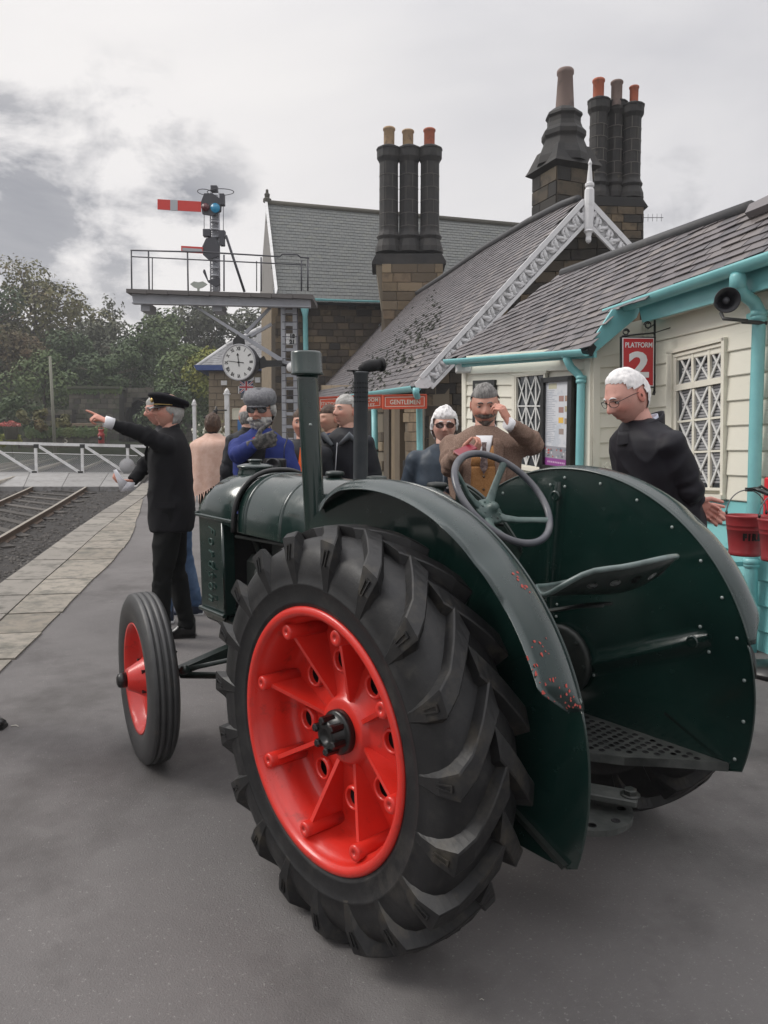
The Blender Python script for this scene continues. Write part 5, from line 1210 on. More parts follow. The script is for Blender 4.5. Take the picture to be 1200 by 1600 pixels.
for (a_, c_) in ((e_l, r_l), (r_l, at(420, 505, HY + 4.4))):
    q = MB(); q.tube([a_ - hs_.location, c_ - hs_.location], .10, n=6); q.build('hip_tile', mat('pale_hip', (.5, .5, .5), .7), hs_)
q = MB(); q.box(at(413, 527, HY + 3) - hs_.location + Vector((0, -.8, 0)), (.55, .1, .7)); q.build('dormer_window', mat('pale_hip'), hs_)
w_ = wpoly(HP, [(372, 588), (398, 588), (398, 624), (372, 624)], .03, 'window', WHITE, hs_, off=-.03)
wpoly(HP, [(374, 595), (396, 595), (396, 622), (374, 622)], .01, 'window_pane', GLASS, hs_, off=.0005); wpoly(HP, [(374, 589.5), (384.5, 589.5), (384.5, 593), (374, 593)], .01, 'window_pane', GLASS, hs_, off=.0005)
flag = thing('union_flag', 'union flag hung inside the window of the small stone house', 'flag', tuple(HP.P(385, 605)))
FB, FRd, FW_ = mat('flag_blue', (.02, .03, .12), .8), mat('flag_red', (.42, .03, .04), .8), mat('flag_white', (.62, .62, .64), .8)
wpoly(HP, [(374.5, 596), (395.5, 596), (395.5, 614), (374.5, 614)], .004, 'cloth', FB, flag, off=.012)
cl_ = [(374.5, 596), (395.5, 596), (395.5, 614), (374.5, 614)]
def fl_strip(x0, y0, x1, y1, w, m, off_, nm='stripe'):
    P_ = clip_poly(line_poly(HP, x0, y0, x1, y1, w), cl_)
    wpoly(HP, P_, .002, nm, m, flag, off=off_)
fl_strip(372, 594, 398, 616, 3.2, FW_, .016); fl_strip(372, 616, 398, 594, 3.2, FW_, .018); fl_strip(372, 594, 398, 616, 1.2, FRd, .020); fl_strip(372, 616, 398, 594, 1.2, FRd, .022)
fl_strip(385, 590, 385, 620, 5.2, FW_, .024); fl_strip(370, 605, 400, 605, 5.2, FW_, .026); fl_strip(385, 590, 385, 620, 2.8, FRd, .028); fl_strip(370, 605, 400, 605, 2.8, FRd, .030)
for (x0, y0, x1, y1, nm) in ((346, 595, 355, 602, 'alarm_box'), (399, 590, 407, 598, 'alarm_box')):
    wpoly(HP, [(x0, y0), (x1, y0), (x1, y1), (x0, y1)], .12, nm, WHITE, hs_, off=.01)
wsign('shop_sign', 'cream sign board with a dark letter on the small stone house', [(363.5, 639), (420, 638), (420, 654), (363.5, 655)], [('G', 381, 646.5, 8, 7.5)], HY - .3, m=mat('cream_board', (.62, .60, .48), .6))
# flowering shrubs by the posts
tree(322, 668, 742, 33, 60, 'mid', 'leafy green shrub with pale flowers behind the woman in the shawl', seed=50, name='bush', dens=.22, leaf=.17)
tree(350, 655, 742, 35, 46, 'olive', 'climbing plant against the small stone house wall', seed=51, name='bush', dens=.2, leaf=.17)
q = MB()
for k in range(60):
    P = at(uni(300, 352), uni(664, 700), 32.2); q.ball(P, uni(.04, .08), 5, 4)
tag(q.build('blossom', mat('white_blossom')), 'pale blossom dotted over the shrub by the white posts', 'flowers', kind='stuff')
t = thing('blue_awning', 'narrow strip of blue awning below the cream shop sign', 'awning', tuple(at(376, 680, 37.0))); q = MB(); q.prism([at(371, 656, 37) - t.location, at(381, 656, 37) - t.location, at(378, 668, 37) - t.location, at(377, 730, 37) - t.location, at(373, 730, 37) - t.location], (0, .1, 0)); q.build('cloth', mat('awning_blue', (.04, .16, .42), .7), t)

# ---- 5. signal gantry with clock ------------------------------------------------
SY = 18.0; GR = mat('pale_grey_steel', (.42, .43, .46), .5, col2=(.36, .37, .40), ns=4, dirt=(.22, .21, .21), dirt_s=6, dlo=.6, dhi=.8, bump=.001, bs=20)
DKS = mat('dark_grey_rail_paint', (.06, .06, .07), .5)
sgn = thing('signal_gantry', 'pale grey railway signal gantry with handrails carried on a lattice mast', 'signal', loc0(455, SY))
SL0 = Vector(sgn.location); s_pt = lambda x, y, dy=0.0: at(x, y, SY + dy) - SL0
def sbeam(pts, th, nm, m=GR, par=None, dy=0.0, loc=None):
    q = MB(); lc = SL0 if loc is None else loc; q.prism([at(x, y, SY + dy) - lc for x, y in pts], (0, th, 0)); return q.build(nm, m, par or sgn)
def srod(pts, r, nm, m=DKS, par=None, dy=0.0, n=8, loc=None):
    q = MB(); lc = SL0 if loc is None else loc; q.tube([at(x, y, SY + dy) - lc for x, y in pts], r, n=n); return q.build(nm, m, par or sgn)
sbeam([(206, 460), (485, 468), (485, 479), (208, 473)], .12, 'girder', dy=-.35); sbeam([(208, 460), (485, 468), (485, 479), (208, 473)], .12, 'girder', dy=.45)
sbeam([(206, 459), (485, 467), (485, 469), (206, 461)], .16, 'flange', dy=-.38); sbeam([(206, 472), (485, 478), (485, 480), (206, 474)], .16, 'flange', dy=-.38)
for k in range(9):
    x = 197 + k * 32.5; sbeam([(x, 451 + k * 1.05), (x + 32, 452 + k * 1.05), (x + 32, 459 + k * 1.05), (x, 457 + k * 1.05)], 1.15, 'deck_board', mat('deck_dark', (.14, .13, .125), .8), dy=-.5)
sbeam([(220, 474), (234, 474), (234, 486), (220, 486)], .5, 'end_block', dy=-.2); sbeam([(332, 476), (347, 476), (347, 486), (332, 486)], .5, 'end_block', dy=-.2)
for dy in (-.45, .55):
    srod([(204, 391), (320, 394), (437, 401), (441, 397), (465, 398), (470, 402), (483, 403)], .018, 'handrail', dy=dy); srod([(206, 401), (478, 414)], .014, 'handrail', dy=dy)
    for x, yt in ((205, 391), (232, 392), (293, 395), (350, 398), (408, 402), (471, 406), (481, 403)): srod([(x, yt), (x + (1 if x < 300 else 0), 455)], .018, 'stanchion', dy=dy)
    for x, yt in ((238, 403), (401, 408)): srod([(x, yt), (x, 455)], .012, 'stanchion', dy=dy)
sbeam([(298, 476), (304, 476), (442, 560), (440, 567)], .10, 'brace', dy=-.15); sbeam([(420, 479), (424, 481), (386, 521), (380, 520)], .08, 'brace', dy=-.05); sbeam([(391, 523), (423, 504), (425, 508), (392, 527)], .08, 'brace', dy=-.02)
# mast: two channels, battens, ladder, number plates
for xa, xb in ((438.5, 444.5), (457, 463)): sbeam([(xa, 475), (xb, 475), (xb + 3, 760), (xa + 3, 760)], .18, 'mast_channel', dy=-.1)
for k in range(13): y = 484 + k * 20; sbeam([(444, y), (458, y), (458, y + 5), (444, y + 5)], .05, 'batten', dy=-.07)
for k in range(22): y = 480 + k * 11.5; srod([(441, y), (465, y)], .008, 'ladder_rung', dy=-.24)
srod([(464.5, 478), (467.5, 760)], .012, 'ladder_rail', dy=-.24)
for y, s in ((525.5, '18'), (534.5, '21')):
    pl_ = sbeam([(447, y - 4.2), (462, y - 4.2), (462, y + 4.2), (447, y + 4.2)], .01, 'number_plate', WHITE, dy=-.13)
    me = text_mesh(s, 8.0 * SY / FPX * 1.0, depth=.003, bold=.01); me.transform(m4((1, 0, 0), (0, 0, 1), (0, -1, 0), at(456.5, y, SY - .135) - SL0)); me.materials.clear(); me.materials.append(BLK); link('numeral', me, pl_)
# the semaphore post with its two arms
sm = thing('semaphore_signal', 'lattice semaphore post with a red arm banded in white above a smaller one', 'signal', loc0(335, SY))
L1 = Vector(sm.location)
for x in (328.5, 342): srod([(x, 300), (x + 1, 455)], .02, 'post_leg', GR, sm, loc=L1)
for k in range(15):
    y = 305 + k * 10; srod([(328, y), (343, y + 10)], .012, 'lattice_bar', GR, sm, loc=L1, dy=.02); srod([(343, y), (328, y + 10)], .012, 'lattice_bar', GR, sm, loc=L1, dy=.05)
sbeam([(331, 305), (341, 305), (341, 455), (332, 455)], .10, 'post_core', GR, sm, loc=L1, dy=.1)
ARMR = mat('signal_arm_red', (.62, .05, .04), .45); GREYB = mat('arm_band', (.42, .44, .46), .5)
def arm(pts, x0, x1): return sbeam(pts, .02, 'signal_arm', ARMR, sm, loc=L1, dy=-.16)
a1_ = arm([(246, 311), (314, 315), (314, 331), (246, 327)], 0, 0)
for P_, m_ in (([(266, 312), (277.5, 312.7), (277.5, 329), (266, 328.4)], GREYB),):
    q = MB(); q.prism([at(x, y, SY - .165) - L1 for x, y in P_], (0, .03, 0)); q.build('band', m_, a1_)
a2_ = arm([(283, 384), (317, 386), (317, 396), (283, 394)], 0, 0)
q = MB(); q.prism([at(x, y, SY - .165) - L1 for x, y in [(285, 387), (316, 389), (316, 393.3), (285, 391.3)]], (0, .03, 0)); q.build('band', GREYB, a2_)
sc1 = sbeam([(314, 315), (319, 302), (332, 302), (346, 312), (345, 330), (332, 337), (316, 334)], .06, 'spectacle_plate', DKS, sm, loc=L1, dy=-.14)
for cx, cy, r, m_ in ((336.5, 325, 7, mat('blue_green_glow_glass', (.02, .16, .28), .15, emit=.25)), (321, 324, 6, mat('red_glass', (.10, .02, .025), .2))):  # the blue green glass has a weak glow added, no lamp behind it
    q = MB(); q.lathe([(0, 0), (r * SY / FPX, 0), (r * SY / FPX, .02), (0, .03)], c=at(cx, cy, SY - .15) - L1, M=frame((0, -1, 0)), n=20); q.build('spectacle_lens', m_, sc1)
sc2 = sbeam([(316, 385), (322, 372), (336, 370), (343, 384), (341, 400), (326, 406), (317, 398)], .06, 'spectacle_plate', DKS, sm, loc=L1, dy=-.14)
for (x0, y0, x1, y1) in ((344, 304, 351, 321), (318, 359, 329, 370), (342, 361, 352, 372), (344, 370, 351, 384), (330, 291, 340, 300)):
    q = MB(); P = at((x0 + x1) / 2, (y0 + y1) / 2, SY - .1) - L1; q.box(P, ((x1 - x0) * SY / FPX, .14, (y1 - y0) * SY / FPX), ch=.01); q.build('lamp_case', DKS, sm)
q = MB(); C_ = at(346, 300, SY) - L1; q.tube([C_ + Vector((.30 * math.cos(a) - .02, .22 * math.sin(a), .01 * math.cos(a))) for a in [2 * math.pi * k / 24 for k in range(25)]], .009, n=6); q.tube([C_ + Vector((-.38 + .16 * math.cos(a), .2 * math.sin(a), 0)) for a in [2 * math.pi * k / 16 for k in range(17)]], .009, n=6); q.build('guard_hoop', DKS, sm)
srod([(319, 306), (319, 358)], .007, 'wire', DKS, sm, loc=L1, dy=-.1); srod([(349, 320), (349, 362)], .007, 'wire', DKS, sm, loc=L1, dy=-.1)
srod([(353, 368), (382, 456)], .030, 'stay', DKS, sm, loc=L1, dy=.2)
sbeam([(318, 421), (320, 421), (325, 438), (342, 433), (344, 445), (336, 448), (325, 441), (317, 425)], .05, 'balance_lever', DKS, sm, loc=L1, dy=-.2)
for k in range(9):
    y = 336 + k * 12; q = MB(); q.lathe([(.10, 0), (.10, .02), (.06, .03)], c=at(336, y, SY) - L1, n=10); q.build('step', GR, sm)
# white lozenge on the gantry deck
t = thing('lozenge_board', 'pale lozenge shaped board standing on the gantry deck', 'board', tuple(at(310, 452, SY - .4)))
q = MB(); q.prism([at(x, y, SY - .4) - t.location for x, y in [(297, 444), (303, 439.5), (310, 441), (317, 439.5), (324, 444), (317, 449), (310, 451), (303, 449)]], (0, .03, 0)); q.box(at(310, 453, SY - .38) - t.location, (.05, .03, .1)); q.build('board', mat('pale_green_board', (.40, .43, .38), .6), t)
# the clock on its iron arm
CYk = SY - .5
ck = thing('platform_clock', 'round double faced station clock with roman numerals on a black iron bracket', 'clock', tuple(at(373, 566, CYk)))
cr_ = 27.5 * CYk / FPX; nC = Vector((-.28, -1, 0)).normalized(); MC = frame(nC, Vector((0, 0, 1)))
xC = Vector((0, 0, 1)).cross(nC).normalized()   # right-hand direction on the face seen from the front
q = MB(); q.lathe([(0, -.26), (cr_ * .9, -.24), (cr_, -.22), (cr_ * 1.03, -.20), (cr_ * 1.03, -.02), (cr_ * 1.01, .0), (cr_ * .97, .008), (cr_ * .94, -.004)], M=MC, n=48, cap=False); q.build('case', mat('clock_case', (.05, .05, .055), .45), ck)
q = MB(); q.lathe([(cr_ * .93, -.004), (cr_ * .955, .014), (cr_ * 1.02, .012), (cr_ * 1.03, -.01)], M=MC, n=48, cap=False); q.build('bezel', mat('clock_bezel', (.38, .38, .39), .45), ck)
q = MB(); q.lathe([(0, .001), (cr_ * .95, .001)], M=MC, n=48, cap=False); fc = q.build('face', mat('clock_face', (.66, .66, .64), .4, coat=.4), ck)
for k, s in enumerate(('XII', 'I', 'II', 'III', 'IIII', 'V', 'VI', 'VII', 'VIII', 'IX', 'X', 'XI')):
    a = math.radians(30 * k); up = Vector((0, 0, 1)) * math.cos(a) + xC * math.sin(a); rt = Vector((0, 0, 1)) * -math.sin(a) + xC * math.cos(a)
    me = text_mesh(s, cr_ * .27, depth=.001, bold=.004, sx=.72); me.transform(m4(rt, up, nC, up * cr_ * .75 + nC * .004)); me.materials.clear(); me.materials.append(BLK); link('numeral', me, fc)
def hand(ang, L_, w_, nm, tail=.2, spade=0):
    a = math.radians(ang); d = Vector((0, 0, 1)) * math.cos(a) + xC * math.sin(a); s_ = Vector((0, 0, 1)) * -math.sin(a) + xC * math.cos(a)
    q = MB(); pts = [(-tail, -w_ * 1.3), (-tail, w_ * 1.3), (0, w_), (L_ * .7, w_ * .8)] + ([(L_ * .72, w_ * 3.2), (L_ * .84, w_ * 2.6)] if spade else []) + [(L_, 0)] + ([(L_ * .84, -w_ * 2.6), (L_ * .72, -w_ * 3.2)] if spade else []) + [(L_ * .7, -w_ * .8), (0, -w_)]
    q.prism([d * x * cr_ + s_ * y * cr_ + nC * .008 for x, y in pts], nC * .003); q.build(nm, BLK, ck)
hand(-82 + 0, .78, .018, 'minute_hand', .32); hand(-7, .52, .022, 'hour_hand', .24, 1)
q = MB(); q.lathe([(0, .02), (cr_ * .06, .018), (cr_ * .06, .005)], M=MC, n=12); q.build('boss', BLK, ck)
ckl = Vector(ck.location)
q = MB(); kp = lambda x, y, d=0: at(x, y, CYk + d) - ckl
q.prism([kp(x, y, .15) for x, y in [(364, 541), (364, 530), (368, 528), (371, 522), (375, 526), (381, 530), (382, 540)]], (0, .1, 0))
q.prism([kp(x, y, .15) for x, y in [(393, 548), (400, 551), (406, 560), (412, 556), (416, 563), (440, 563), (441, 572), (416, 573), (404, 577), (396, 584), (398, 568)]], (0, .08, 0)); q.tube([kp(436, 567, .15), kp(452, 573, .4)], .03); q.build('bracket', BLK, ck)
for (x, y, lb) in ((455, 574, 'small white floodlight on the signal mast beside the clock bracket'), (490, 580, 'small white floodlight half hidden behind the capped pipe')):
    t = thing('floodlight', lb, 'light', tuple(at(x, y, SY - .6)), group='floodlights on the mast'); q = MB(); q.lathe([(.03, -.06), (.09, -.02), (.11, .02), (.10, .04), (0, .05)], M=frame((-.4, -.9, .1)), n=16); q.build('head', WHITE, t); q = MB(); q.tube([(0, 0, 0), (.05, .12, .0)], .015); q.build('arm', BLK, t)
# ------------------------------------------------------------------ tractor
TR, TW, TLN, TRF, TYF = .6395, 1.213, 1.469, .388, .6185
OX, OY = .363, 2.639
ph = 2.2726
Fv = Vector((math.cos(ph), math.sin(ph), 0)); Fv = (Fv - GN * Fv.dot(GN)).normalized(); Lv = GN.cross(Fv)
trac = thing('tractor', 'dark green vintage tractor with red wheel centres standing on the platform', 'tractor')
trac.matrix_world = m4(Fv, Lv, GN, (OX, OY, gz(OX, OY) - .024))
TM = trac.matrix_world.copy(); TMi = TM.inverted()
def tl_y(px, py, y):    # pixel onto the tractor plane y=const -> (x, z)
    P = TMi @ onp(px, py, TM @ Vector((0, y, 0)), Lv); return P.x, P.z
def RY(a): return Matrix.Rotation(a, 3, 'Y')
MY = Matrix(((1, 0, 0), (0, 0, 1), (0, -1, 0)))          # local z -> +y   (columns: x->x, y->-z, z->y)

# one rear wheel in its own frame: axle along y, +y = outside of the wheel
def lug_mesh():
    base = [(-.014, .602), (.045, .600), (.088, .588), (.118, .566), (.134, .530), (.1415, .470)]
    top = [(-.014, .642), (.046, .641), (.098, .635), (.140, .619), (.1515, .555), (.1445, .474)]
    th = [0, .125, .235, .30, .318, .325]; wt = [.046, .037, .033, .035, .025, .012]; wb = [.064, .060, .055, .052, .038, .020]
    rows = []
    def P(y, r, a): return (r * math.sin(a), y, r * math.cos(a))
    sub = 3; out = []
    for i in range(5):
        for k in range(sub if i < 4 else sub + 1):
            f = k / sub; g = lambda A: A[i] * (1 - f) + A[i + 1] * f
            by, br = [base[i][q] * (1 - f) + base[i + 1][q] * f for q in (0, 1)]
            ty, tr_ = [top[i][q] * (1 - f) + top[i + 1][q] * f for q in (0, 1)]
            a = g(th); w1_, w2_ = g(wt) / .64, g(wb) / .62
            out.append([P(by, br - .006, -a - w2_), P(ty, tr_ - .003, -a - w1_ * 1.04), P(ty, tr_, -a - w1_ * .86), P(ty, tr_, -a + w1_ * .86), P(ty, tr_ - .003, -a + w1_ * 1.04), P(by, br - .006, -a + w2_)])
    b = MB(); b.grid(out, smooth=False); n = len(out)
    b.f += [[0, 1, 2, 3, 4, 5], [(n - 1) * 6 + k for k in range(6)][::-1]]; b.mi += [0, 0]; b.sm += [False, False]
    # recessed slot frame on the shoulder end
    a = .310
    for (r0, r1, y0, y1) in ((.598, .548, .1455, .1530),):
        for s in (-1, 1):
            q = [P(y0, r0, -a + s * .016), P(y1, r1, -a + s * .012), P(y1, r1, -a + s * .006), P(y0, r0, -a + s * .010)]
            b.prism(q, (0, .0035, 0))
        b.prism([P(y0, r0, -a - .016), P(y0, r0, -a + .016), P(y0, r0 - .006, -a + .015), P(y0, r0 - .006, -a - .015)], (0, .0035, 0))
    me = b.mesh('tread_lug'); bm = bmesh.new(); bm.from_mesh(me); bmesh.ops.recalc_face_normals(bm, faces=bm.faces); bm.to_mesh(me); bm.free()
    me.materials.append(RUBL); return me
LUG = lug_mesh()
LUGM = LUG.copy(); LUGM.transform(Matrix.Scale(-1, 4, (0, 1, 0))); LUGM.flip_normals()
def tyre_profile():
    h = [(.352, .118), (.372, .126), (.392, .1325), (.396, .1365), (.400, .1355), (.43, .1405), (.452, .1425), (.456, .1455), (.460, .1430), (.49, .1425), (.53, .136), (.56, .125), (.580, .108), (.594, .075), (.602, .04), (.604, 0)]
    return h + [(r, -y) for r, y in h[-2::-1]]
def rear_wheel(side):
    yc = side * TW / 2
    # rim and dished centre (red)
    b = MB()
    prof = [(.372, -.128), (.381, -.120), (.381, .124), (.383, .130), (.378, .136), (.366, .138), (.356, .134), (.352, .120), (.346, .104), (.338, .096), (.336, .03), (.330, .000), (.320, -.014), (.290, -.014), (.20, .000), (.115, .016), (.104, .022), (.098, .034), (.090, .038), (.060, .038), (.02, .038), (.0, .038)]
    MYs = MY if side > 0 else MY
    b.lathe(prof, n=96)
    for v in range(len(b.v)):
        x, y, z = b.v[v]; b.v[v] = (x, z, y)
    w = b.build('rear_wheel', REDP, trac)
    w.location = (0, yc, TR - .010)
    if side < 0: w.rotation_euler = (0, 0, math.pi)
    t = MB(); t.lathe(tyre_profile(), n=128, cap=False)
    t.v = [(x * (.378 + (math.hypot(x, y) - .378) * .885) / math.hypot(x, y), z * .93 + .008, y * (.378 + (math.hypot(x, y) - .378) * .885) / math.hypot(x, y)) for x, y, z in t.v]; t.build('tyre', RUB, w)
    # brass-black bead line
    r0 = uni(0, .2)
    for k in range(19):
        a = r0 + 2 * math.pi * k / 19
        for me, da in ((LUG, 0), (LUGM, math.pi / 19)):
            o = link('tread_lug', me, w); q = -(a + da)
            # mirror the sense so that the chevrons lie the same way on both sides of the tractor
            o.rotation_euler = (0, q if side > 0 else q, 0)
            o.location = (0, .008, 0); o.scale = (-.945 if side < 0 else .945, .93, .945)
    def rad(a, r, y): return Vector((r * math.cos(a), y, r * math.sin(a)))
    bossm = MB(); bossm.lathe([(.0, .118), (.0065, .118), (.0065, .122), (.021, .122), (.0235, .118), (.026, -.012)], n=20); bossm.v = [(x, z, y) for x, y, z in bossm.v]
    bossme = bossm.mesh('clamp_boss'); bossme.materials.append(REDP)
    ribme = MB()
    for zs in (-1, 1): pass
    pts = [(.315, .104), (.095, .030), (.10, .012), (.315, -.018)]
    ribme.prism([(r, y, -.0065) for r, y in pts], (0, 0, .013)); ribm = ribme.mesh('rib'); ribm.materials.append(REDP)
    ringb = MB(); ringb.lathe([(.040, -.004), (.038, .012), (.034, .018), (.028, .018), (.0265, .012), (.0265, -.012)], n=24); ringb.v = [(x, z, y) for x, y, z in ringb.v]
    ringme = ringb.mesh('hole_boss'); ringme.materials.append(REDP)
    holeb = MB(); holeb.lathe([(0, 0), (.0268, 0)], n=20); holeb.v = [(x, z, y) for x, y, z in holeb.v]; holeme = holeb.mesh('hole'); holeme.materials.append(BLKM)
    ph0 = math.radians(14)
    for k in range(8):
        a = ph0 + k * math.pi / 4
        o = link('clamp_boss', bossme, w); o.location = rad(a, .322, 0); o.rotation_euler = (0, -a, 0)
        c = MB(); c.lathe([(0, .0), (.0068, .0)], n=10); c.v = [(x, z, y) for x, y, z in c.v]
        o = link('rib', ribm, w); o.rotation_euler = (0, -a, 0)
        a2 = a + math.pi / 8
        o = link('hole_boss', ringme, w); o.location = rad(a2, .205, .006)
        o = link('hole', holeme, w); o.location = rad(a2, .205, .008)
    hs = MB(); hs.lathe([(.066, .034), (.066, .058), (.060, .062), (.046, .064), (.044, .092), (.038, .098), (.022, .100), (.020, .090), (0, .090)], n=28)
    for k in range(6):
        a = k * math.pi / 3 + .3
        hs.lathe([(.0125, .060), (.0125, .104), (.010, .108), (0, .108)], c=(.045 * math.cos(a), .045 * math.sin(a), 0), n=6, smooth=False)
    hs.v = [(x, z, y) for x, y, z in hs.v]; hs.build('hub', BLK, w)
    return w
rear_wheel(1); rear_wheel(-1)

def front_wheel(side):
    w_steer = math.radians(-11)
    h = [(.248, .046), (.262, .056), (.30, .0645), (.335, .0655), (.362, .0605), (.378, .050)]
    crown = [(.3845, .046), (.3865, .036), (.3865, .031), (.3765, .0285), (.3765, .0245), (.388, .022), (.389, .006), (.378, .0035), (.378, 0)]
    half = h + crown; prof = half + [(r, -y) for r, y in half[-2::-1]]
    b = MB(); b.lathe([(.0, .020), (.05, .024), (.062, .010), (.10, -.012), (.17, -.022), (.215, -.018), (.228, 0.0), (.236, .030), (.243, .050), (.252, .055), (.254, .048), (.249, .04), (.249, -.05), (.24, -.05)], n=64)
    b.lathe([(.105, -.012), (.085, .020), (.062, .060), (.050, .085), (.044, .092), (0, .094)], n=40)
    b.v = [(x, z, y) for x, y, z in b.v]
    w = b.build('front_wheel', REDP, trac); w.location = (TLN, side * TYF, TRF + .012); w.scale = (.968, .968, .968)
    w.rotation_euler = (0, 0, w_steer + (math.pi if side < 0 else 0))
    t = MB(); t.lathe(prof, n=96, cap=False); t.v = [(x, z, y) for x, y, z in t.v]; t.build('tyre', RUBF, w)
    for k in range(4):      # spoked openings read as raised webs between hub and rim
        a = k * math.pi / 2 + .5
        q = MB(); q.prism([(.08, .018, -.016), (.225, -.004, -.034), (.225, -.018, -.034), (.08, -.004, -.016), ][:4], (0, 0, .0), )
    hb = MB(); hb.lathe([(.034, .090), (.034, .118), (.030, .128), (.016, .134), (0, .134)], n=24)
    for k in range(5):
        a = 2 * math.pi * k / 5; hb.lathe([(.009, .03), (.009, .052), (0, .052)], c=(.078 * math.cos(a), .078 * math.sin(a), -.015), n=6, smooth=False)
    hb.v = [(x, z, y) for x, y, z in hb.v]; hb.build('hub_cap', BLK, w)
    return w
front_wheel(1); front_wheel(-1)

# fenders --------------------------------------------------------------
FR, FI, FO_ = .722, .42, .575
def arc(r, a0, a1, n, y): return [Vector((r * math.cos(a0 + (a1 - a0) * k / n), y, TR + r * math.sin(a0 + (a1 - a0) * k / n))) for k in range(n + 1)]
A0, A1 = math.radians(57), math.radians(163)
def fender(s):
    yi, yo = (.436 if s > 0 else -FI), s * (.558 if s > 0 else FO_); FR = .712 if s > 0 else .722
    outl = arc(FR, math.radians(50), math.radians(196), 60, yi)
    bot = [Vector((-.655, yi, .43)), Vector((-.60, yi, .425)), Vector((.30, yi, .43)), Vector((.40, yi, .60)), Vector((.455, yi, 1.12))]
    b = MB(); b.prism(outl + bot, (0, s * .004, 0))
    f = b.build('fender', [GREEN], trac)
    # crown sheet with a rolled lip on the outer edge and a dent or two
    rows = []
    n = 64
    for k in range(n + 1):
        a = A0 + (A1 - A0) * k / n; f1 = min(1, (1 - k / n) * 18, ); f0 = min(1, (k / n) * 4 + .15)
        yo_ = yi + (yo - yi) * (f1 * .75 + .25) * min(1, f0)
        row = []
        for j in range(9):
            u = j / 8; y = yi + (yo_ - yi) * u
            r = FR + .004 + .012 * math.sin(u * math.pi) - .016 * u ** 4
            dd = .010 * math.exp(-((a - math.radians(128)) / .05) ** 2 - ((u - .8) / .3) ** 2)
            r -= dd; row.append(Vector((r * math.cos(a), y, TR + r * math.sin(a))))
        rows.append(row + [Vector(((FR - .012) * math.cos(a), yo_, TR + (FR - .012) * math.sin(a)))])
    c = MB(); c.grid(rows); cr = c.build('crown', CROWNP, f)
    so = cr.modifiers.new('s', 'SOLIDIFY'); so.thickness = .0035; so.offset = -1
    e = MB(); e.tube(arc(FR + .004, A0, A1, 60, yi), .0045, n=6); e.tube([Vector((p.x, p.y, p.z)) for p in arc(FR, A1, math.radians(196), 14, yi)] + [Vector((-.655, yi, .43))], .004, n=6); e.build('edge_bead', GREEN, f)
    # rivets on the side facing the seat
    rb = MB(); rb.ball((0, 0, 0), (.006, .004, .006), 8, 5); rme = rb.mesh('rivet'); rme.materials.append(STEELW)
    for a in (62, 75, 88, 101, 114, 127, 139, 150, 161, 172, 183, 194):
        o = link('rivet', rme, f); q = math.radians(a); o.location = ((FR - .03) * math.cos(q), yi - s * .001, TR + (FR - .03) * math.sin(q)); 
    # pressed stiffening straps: one upright, one slanting back from the axle
    for (ax, az, bx, bz, wd_) in ((.075, .78, .055, 1.315, .032), (-.06, .62, -.565, .845, .040)):
        A, B = Vector((ax, yi - s * .001, az)), Vector((bx, yi - s * .001, bz)); d = (B - A).normalized(); nrm = Vector((0, -s, 0)); sd_ = d.cross(nrm)
        st = MB(); rows = []
        for j in range(11):
            P = A + (B - A) * (j / 10)
            e_ = .6 if j in (0, 10) else 1
            rows.append([P - sd_ * wd_ * 1.3 * e_, P - sd_ * wd_ * .55 * e_ + nrm * .001, P - sd_ * wd_ * .35 + nrm * .011 * e_, P + nrm * .016 * e_, P + sd_ * wd_ * .35 + nrm * .011 * e_, P + sd_ * wd_ * .55 * e_ + nrm * .001, P + sd_ * wd_ * 1.3 * e_])
        st.grid(rows); sv = st.build('stiffener', GREEN, f); 
        bb = MB(); Pb = B - d * .055; bb.lathe([(.022, 0), (.022, .012), (.017, .018), (.010, .012), (0, .010)], c=Pb, M=frame(nrm), n=18); bb.build('boss', GREEN, f)
        for q in (-1, 1):
            for (tt) in (.03, .12, .97):
                o = link('rivet', rme, f); o.location = A + (B - A) * tt + sd_ * wd_ * 1.05 * q
    # angled foot of the panel and its folded lower edge
    g = MB(); g.prism([(-.655, yi, .432), (-.42, yi, .545), (-.425, yi, .556), (-.662, yi, .444)], (0, s * .02, 0)); g.build('brace', IRON, f)
    bo = MB(); bo.lathe([(.011, 0), (.011, .006), (0, .008)], c=(-.675, yi + s * .012, .868), M=frame((-.9, s * .3, .3)), n=8); bo.build('bolt', STEELW, f)
    if s > 0:   # chipped paint showing the old red near the tail of the crown
        for i in range(48):
            u = random.random() ** 1.8; a = math.radians(162 - 15 * random.random() ** 1.6) if i > 9 else math.radians(uni(134, 140)); rr = uni(.0012, .0040) * (1.9 if rnd() < .15 else 1)
            f1 = min(1, (1 - (a - A0) / (A1 - A0)) * 18) * .75 + .25; y = yi + (yo - yi) * f1 * (1 - u * .55 if i > 9 else uni(.3, .5))
            uu = (y - yi) / ((yo - yi) * f1); r = FR + .0046 + .012 * math.sin(uu * math.pi) - .016 * uu ** 4
            C_ = Vector((r * math.cos(a), y, TR + r * math.sin(a))); er = Vector((math.cos(a), 0, math.sin(a))); et = Vector((-math.sin(a), 0, math.cos(a))); n_ = random.randint(5, 8)
            q = MB(); q.prism([C_ + (et * math.cos(2 * math.pi * k / n_) * 1.2 + Vector((0, 1, 0)) * math.sin(2 * math.pi * k / n_)) * rr * uni(.35, 1.5) for k in range(n_)], er * .0006)
            q.build('paint_chip', REDCHIP, f)
    return f
fender(1); fender(-1)

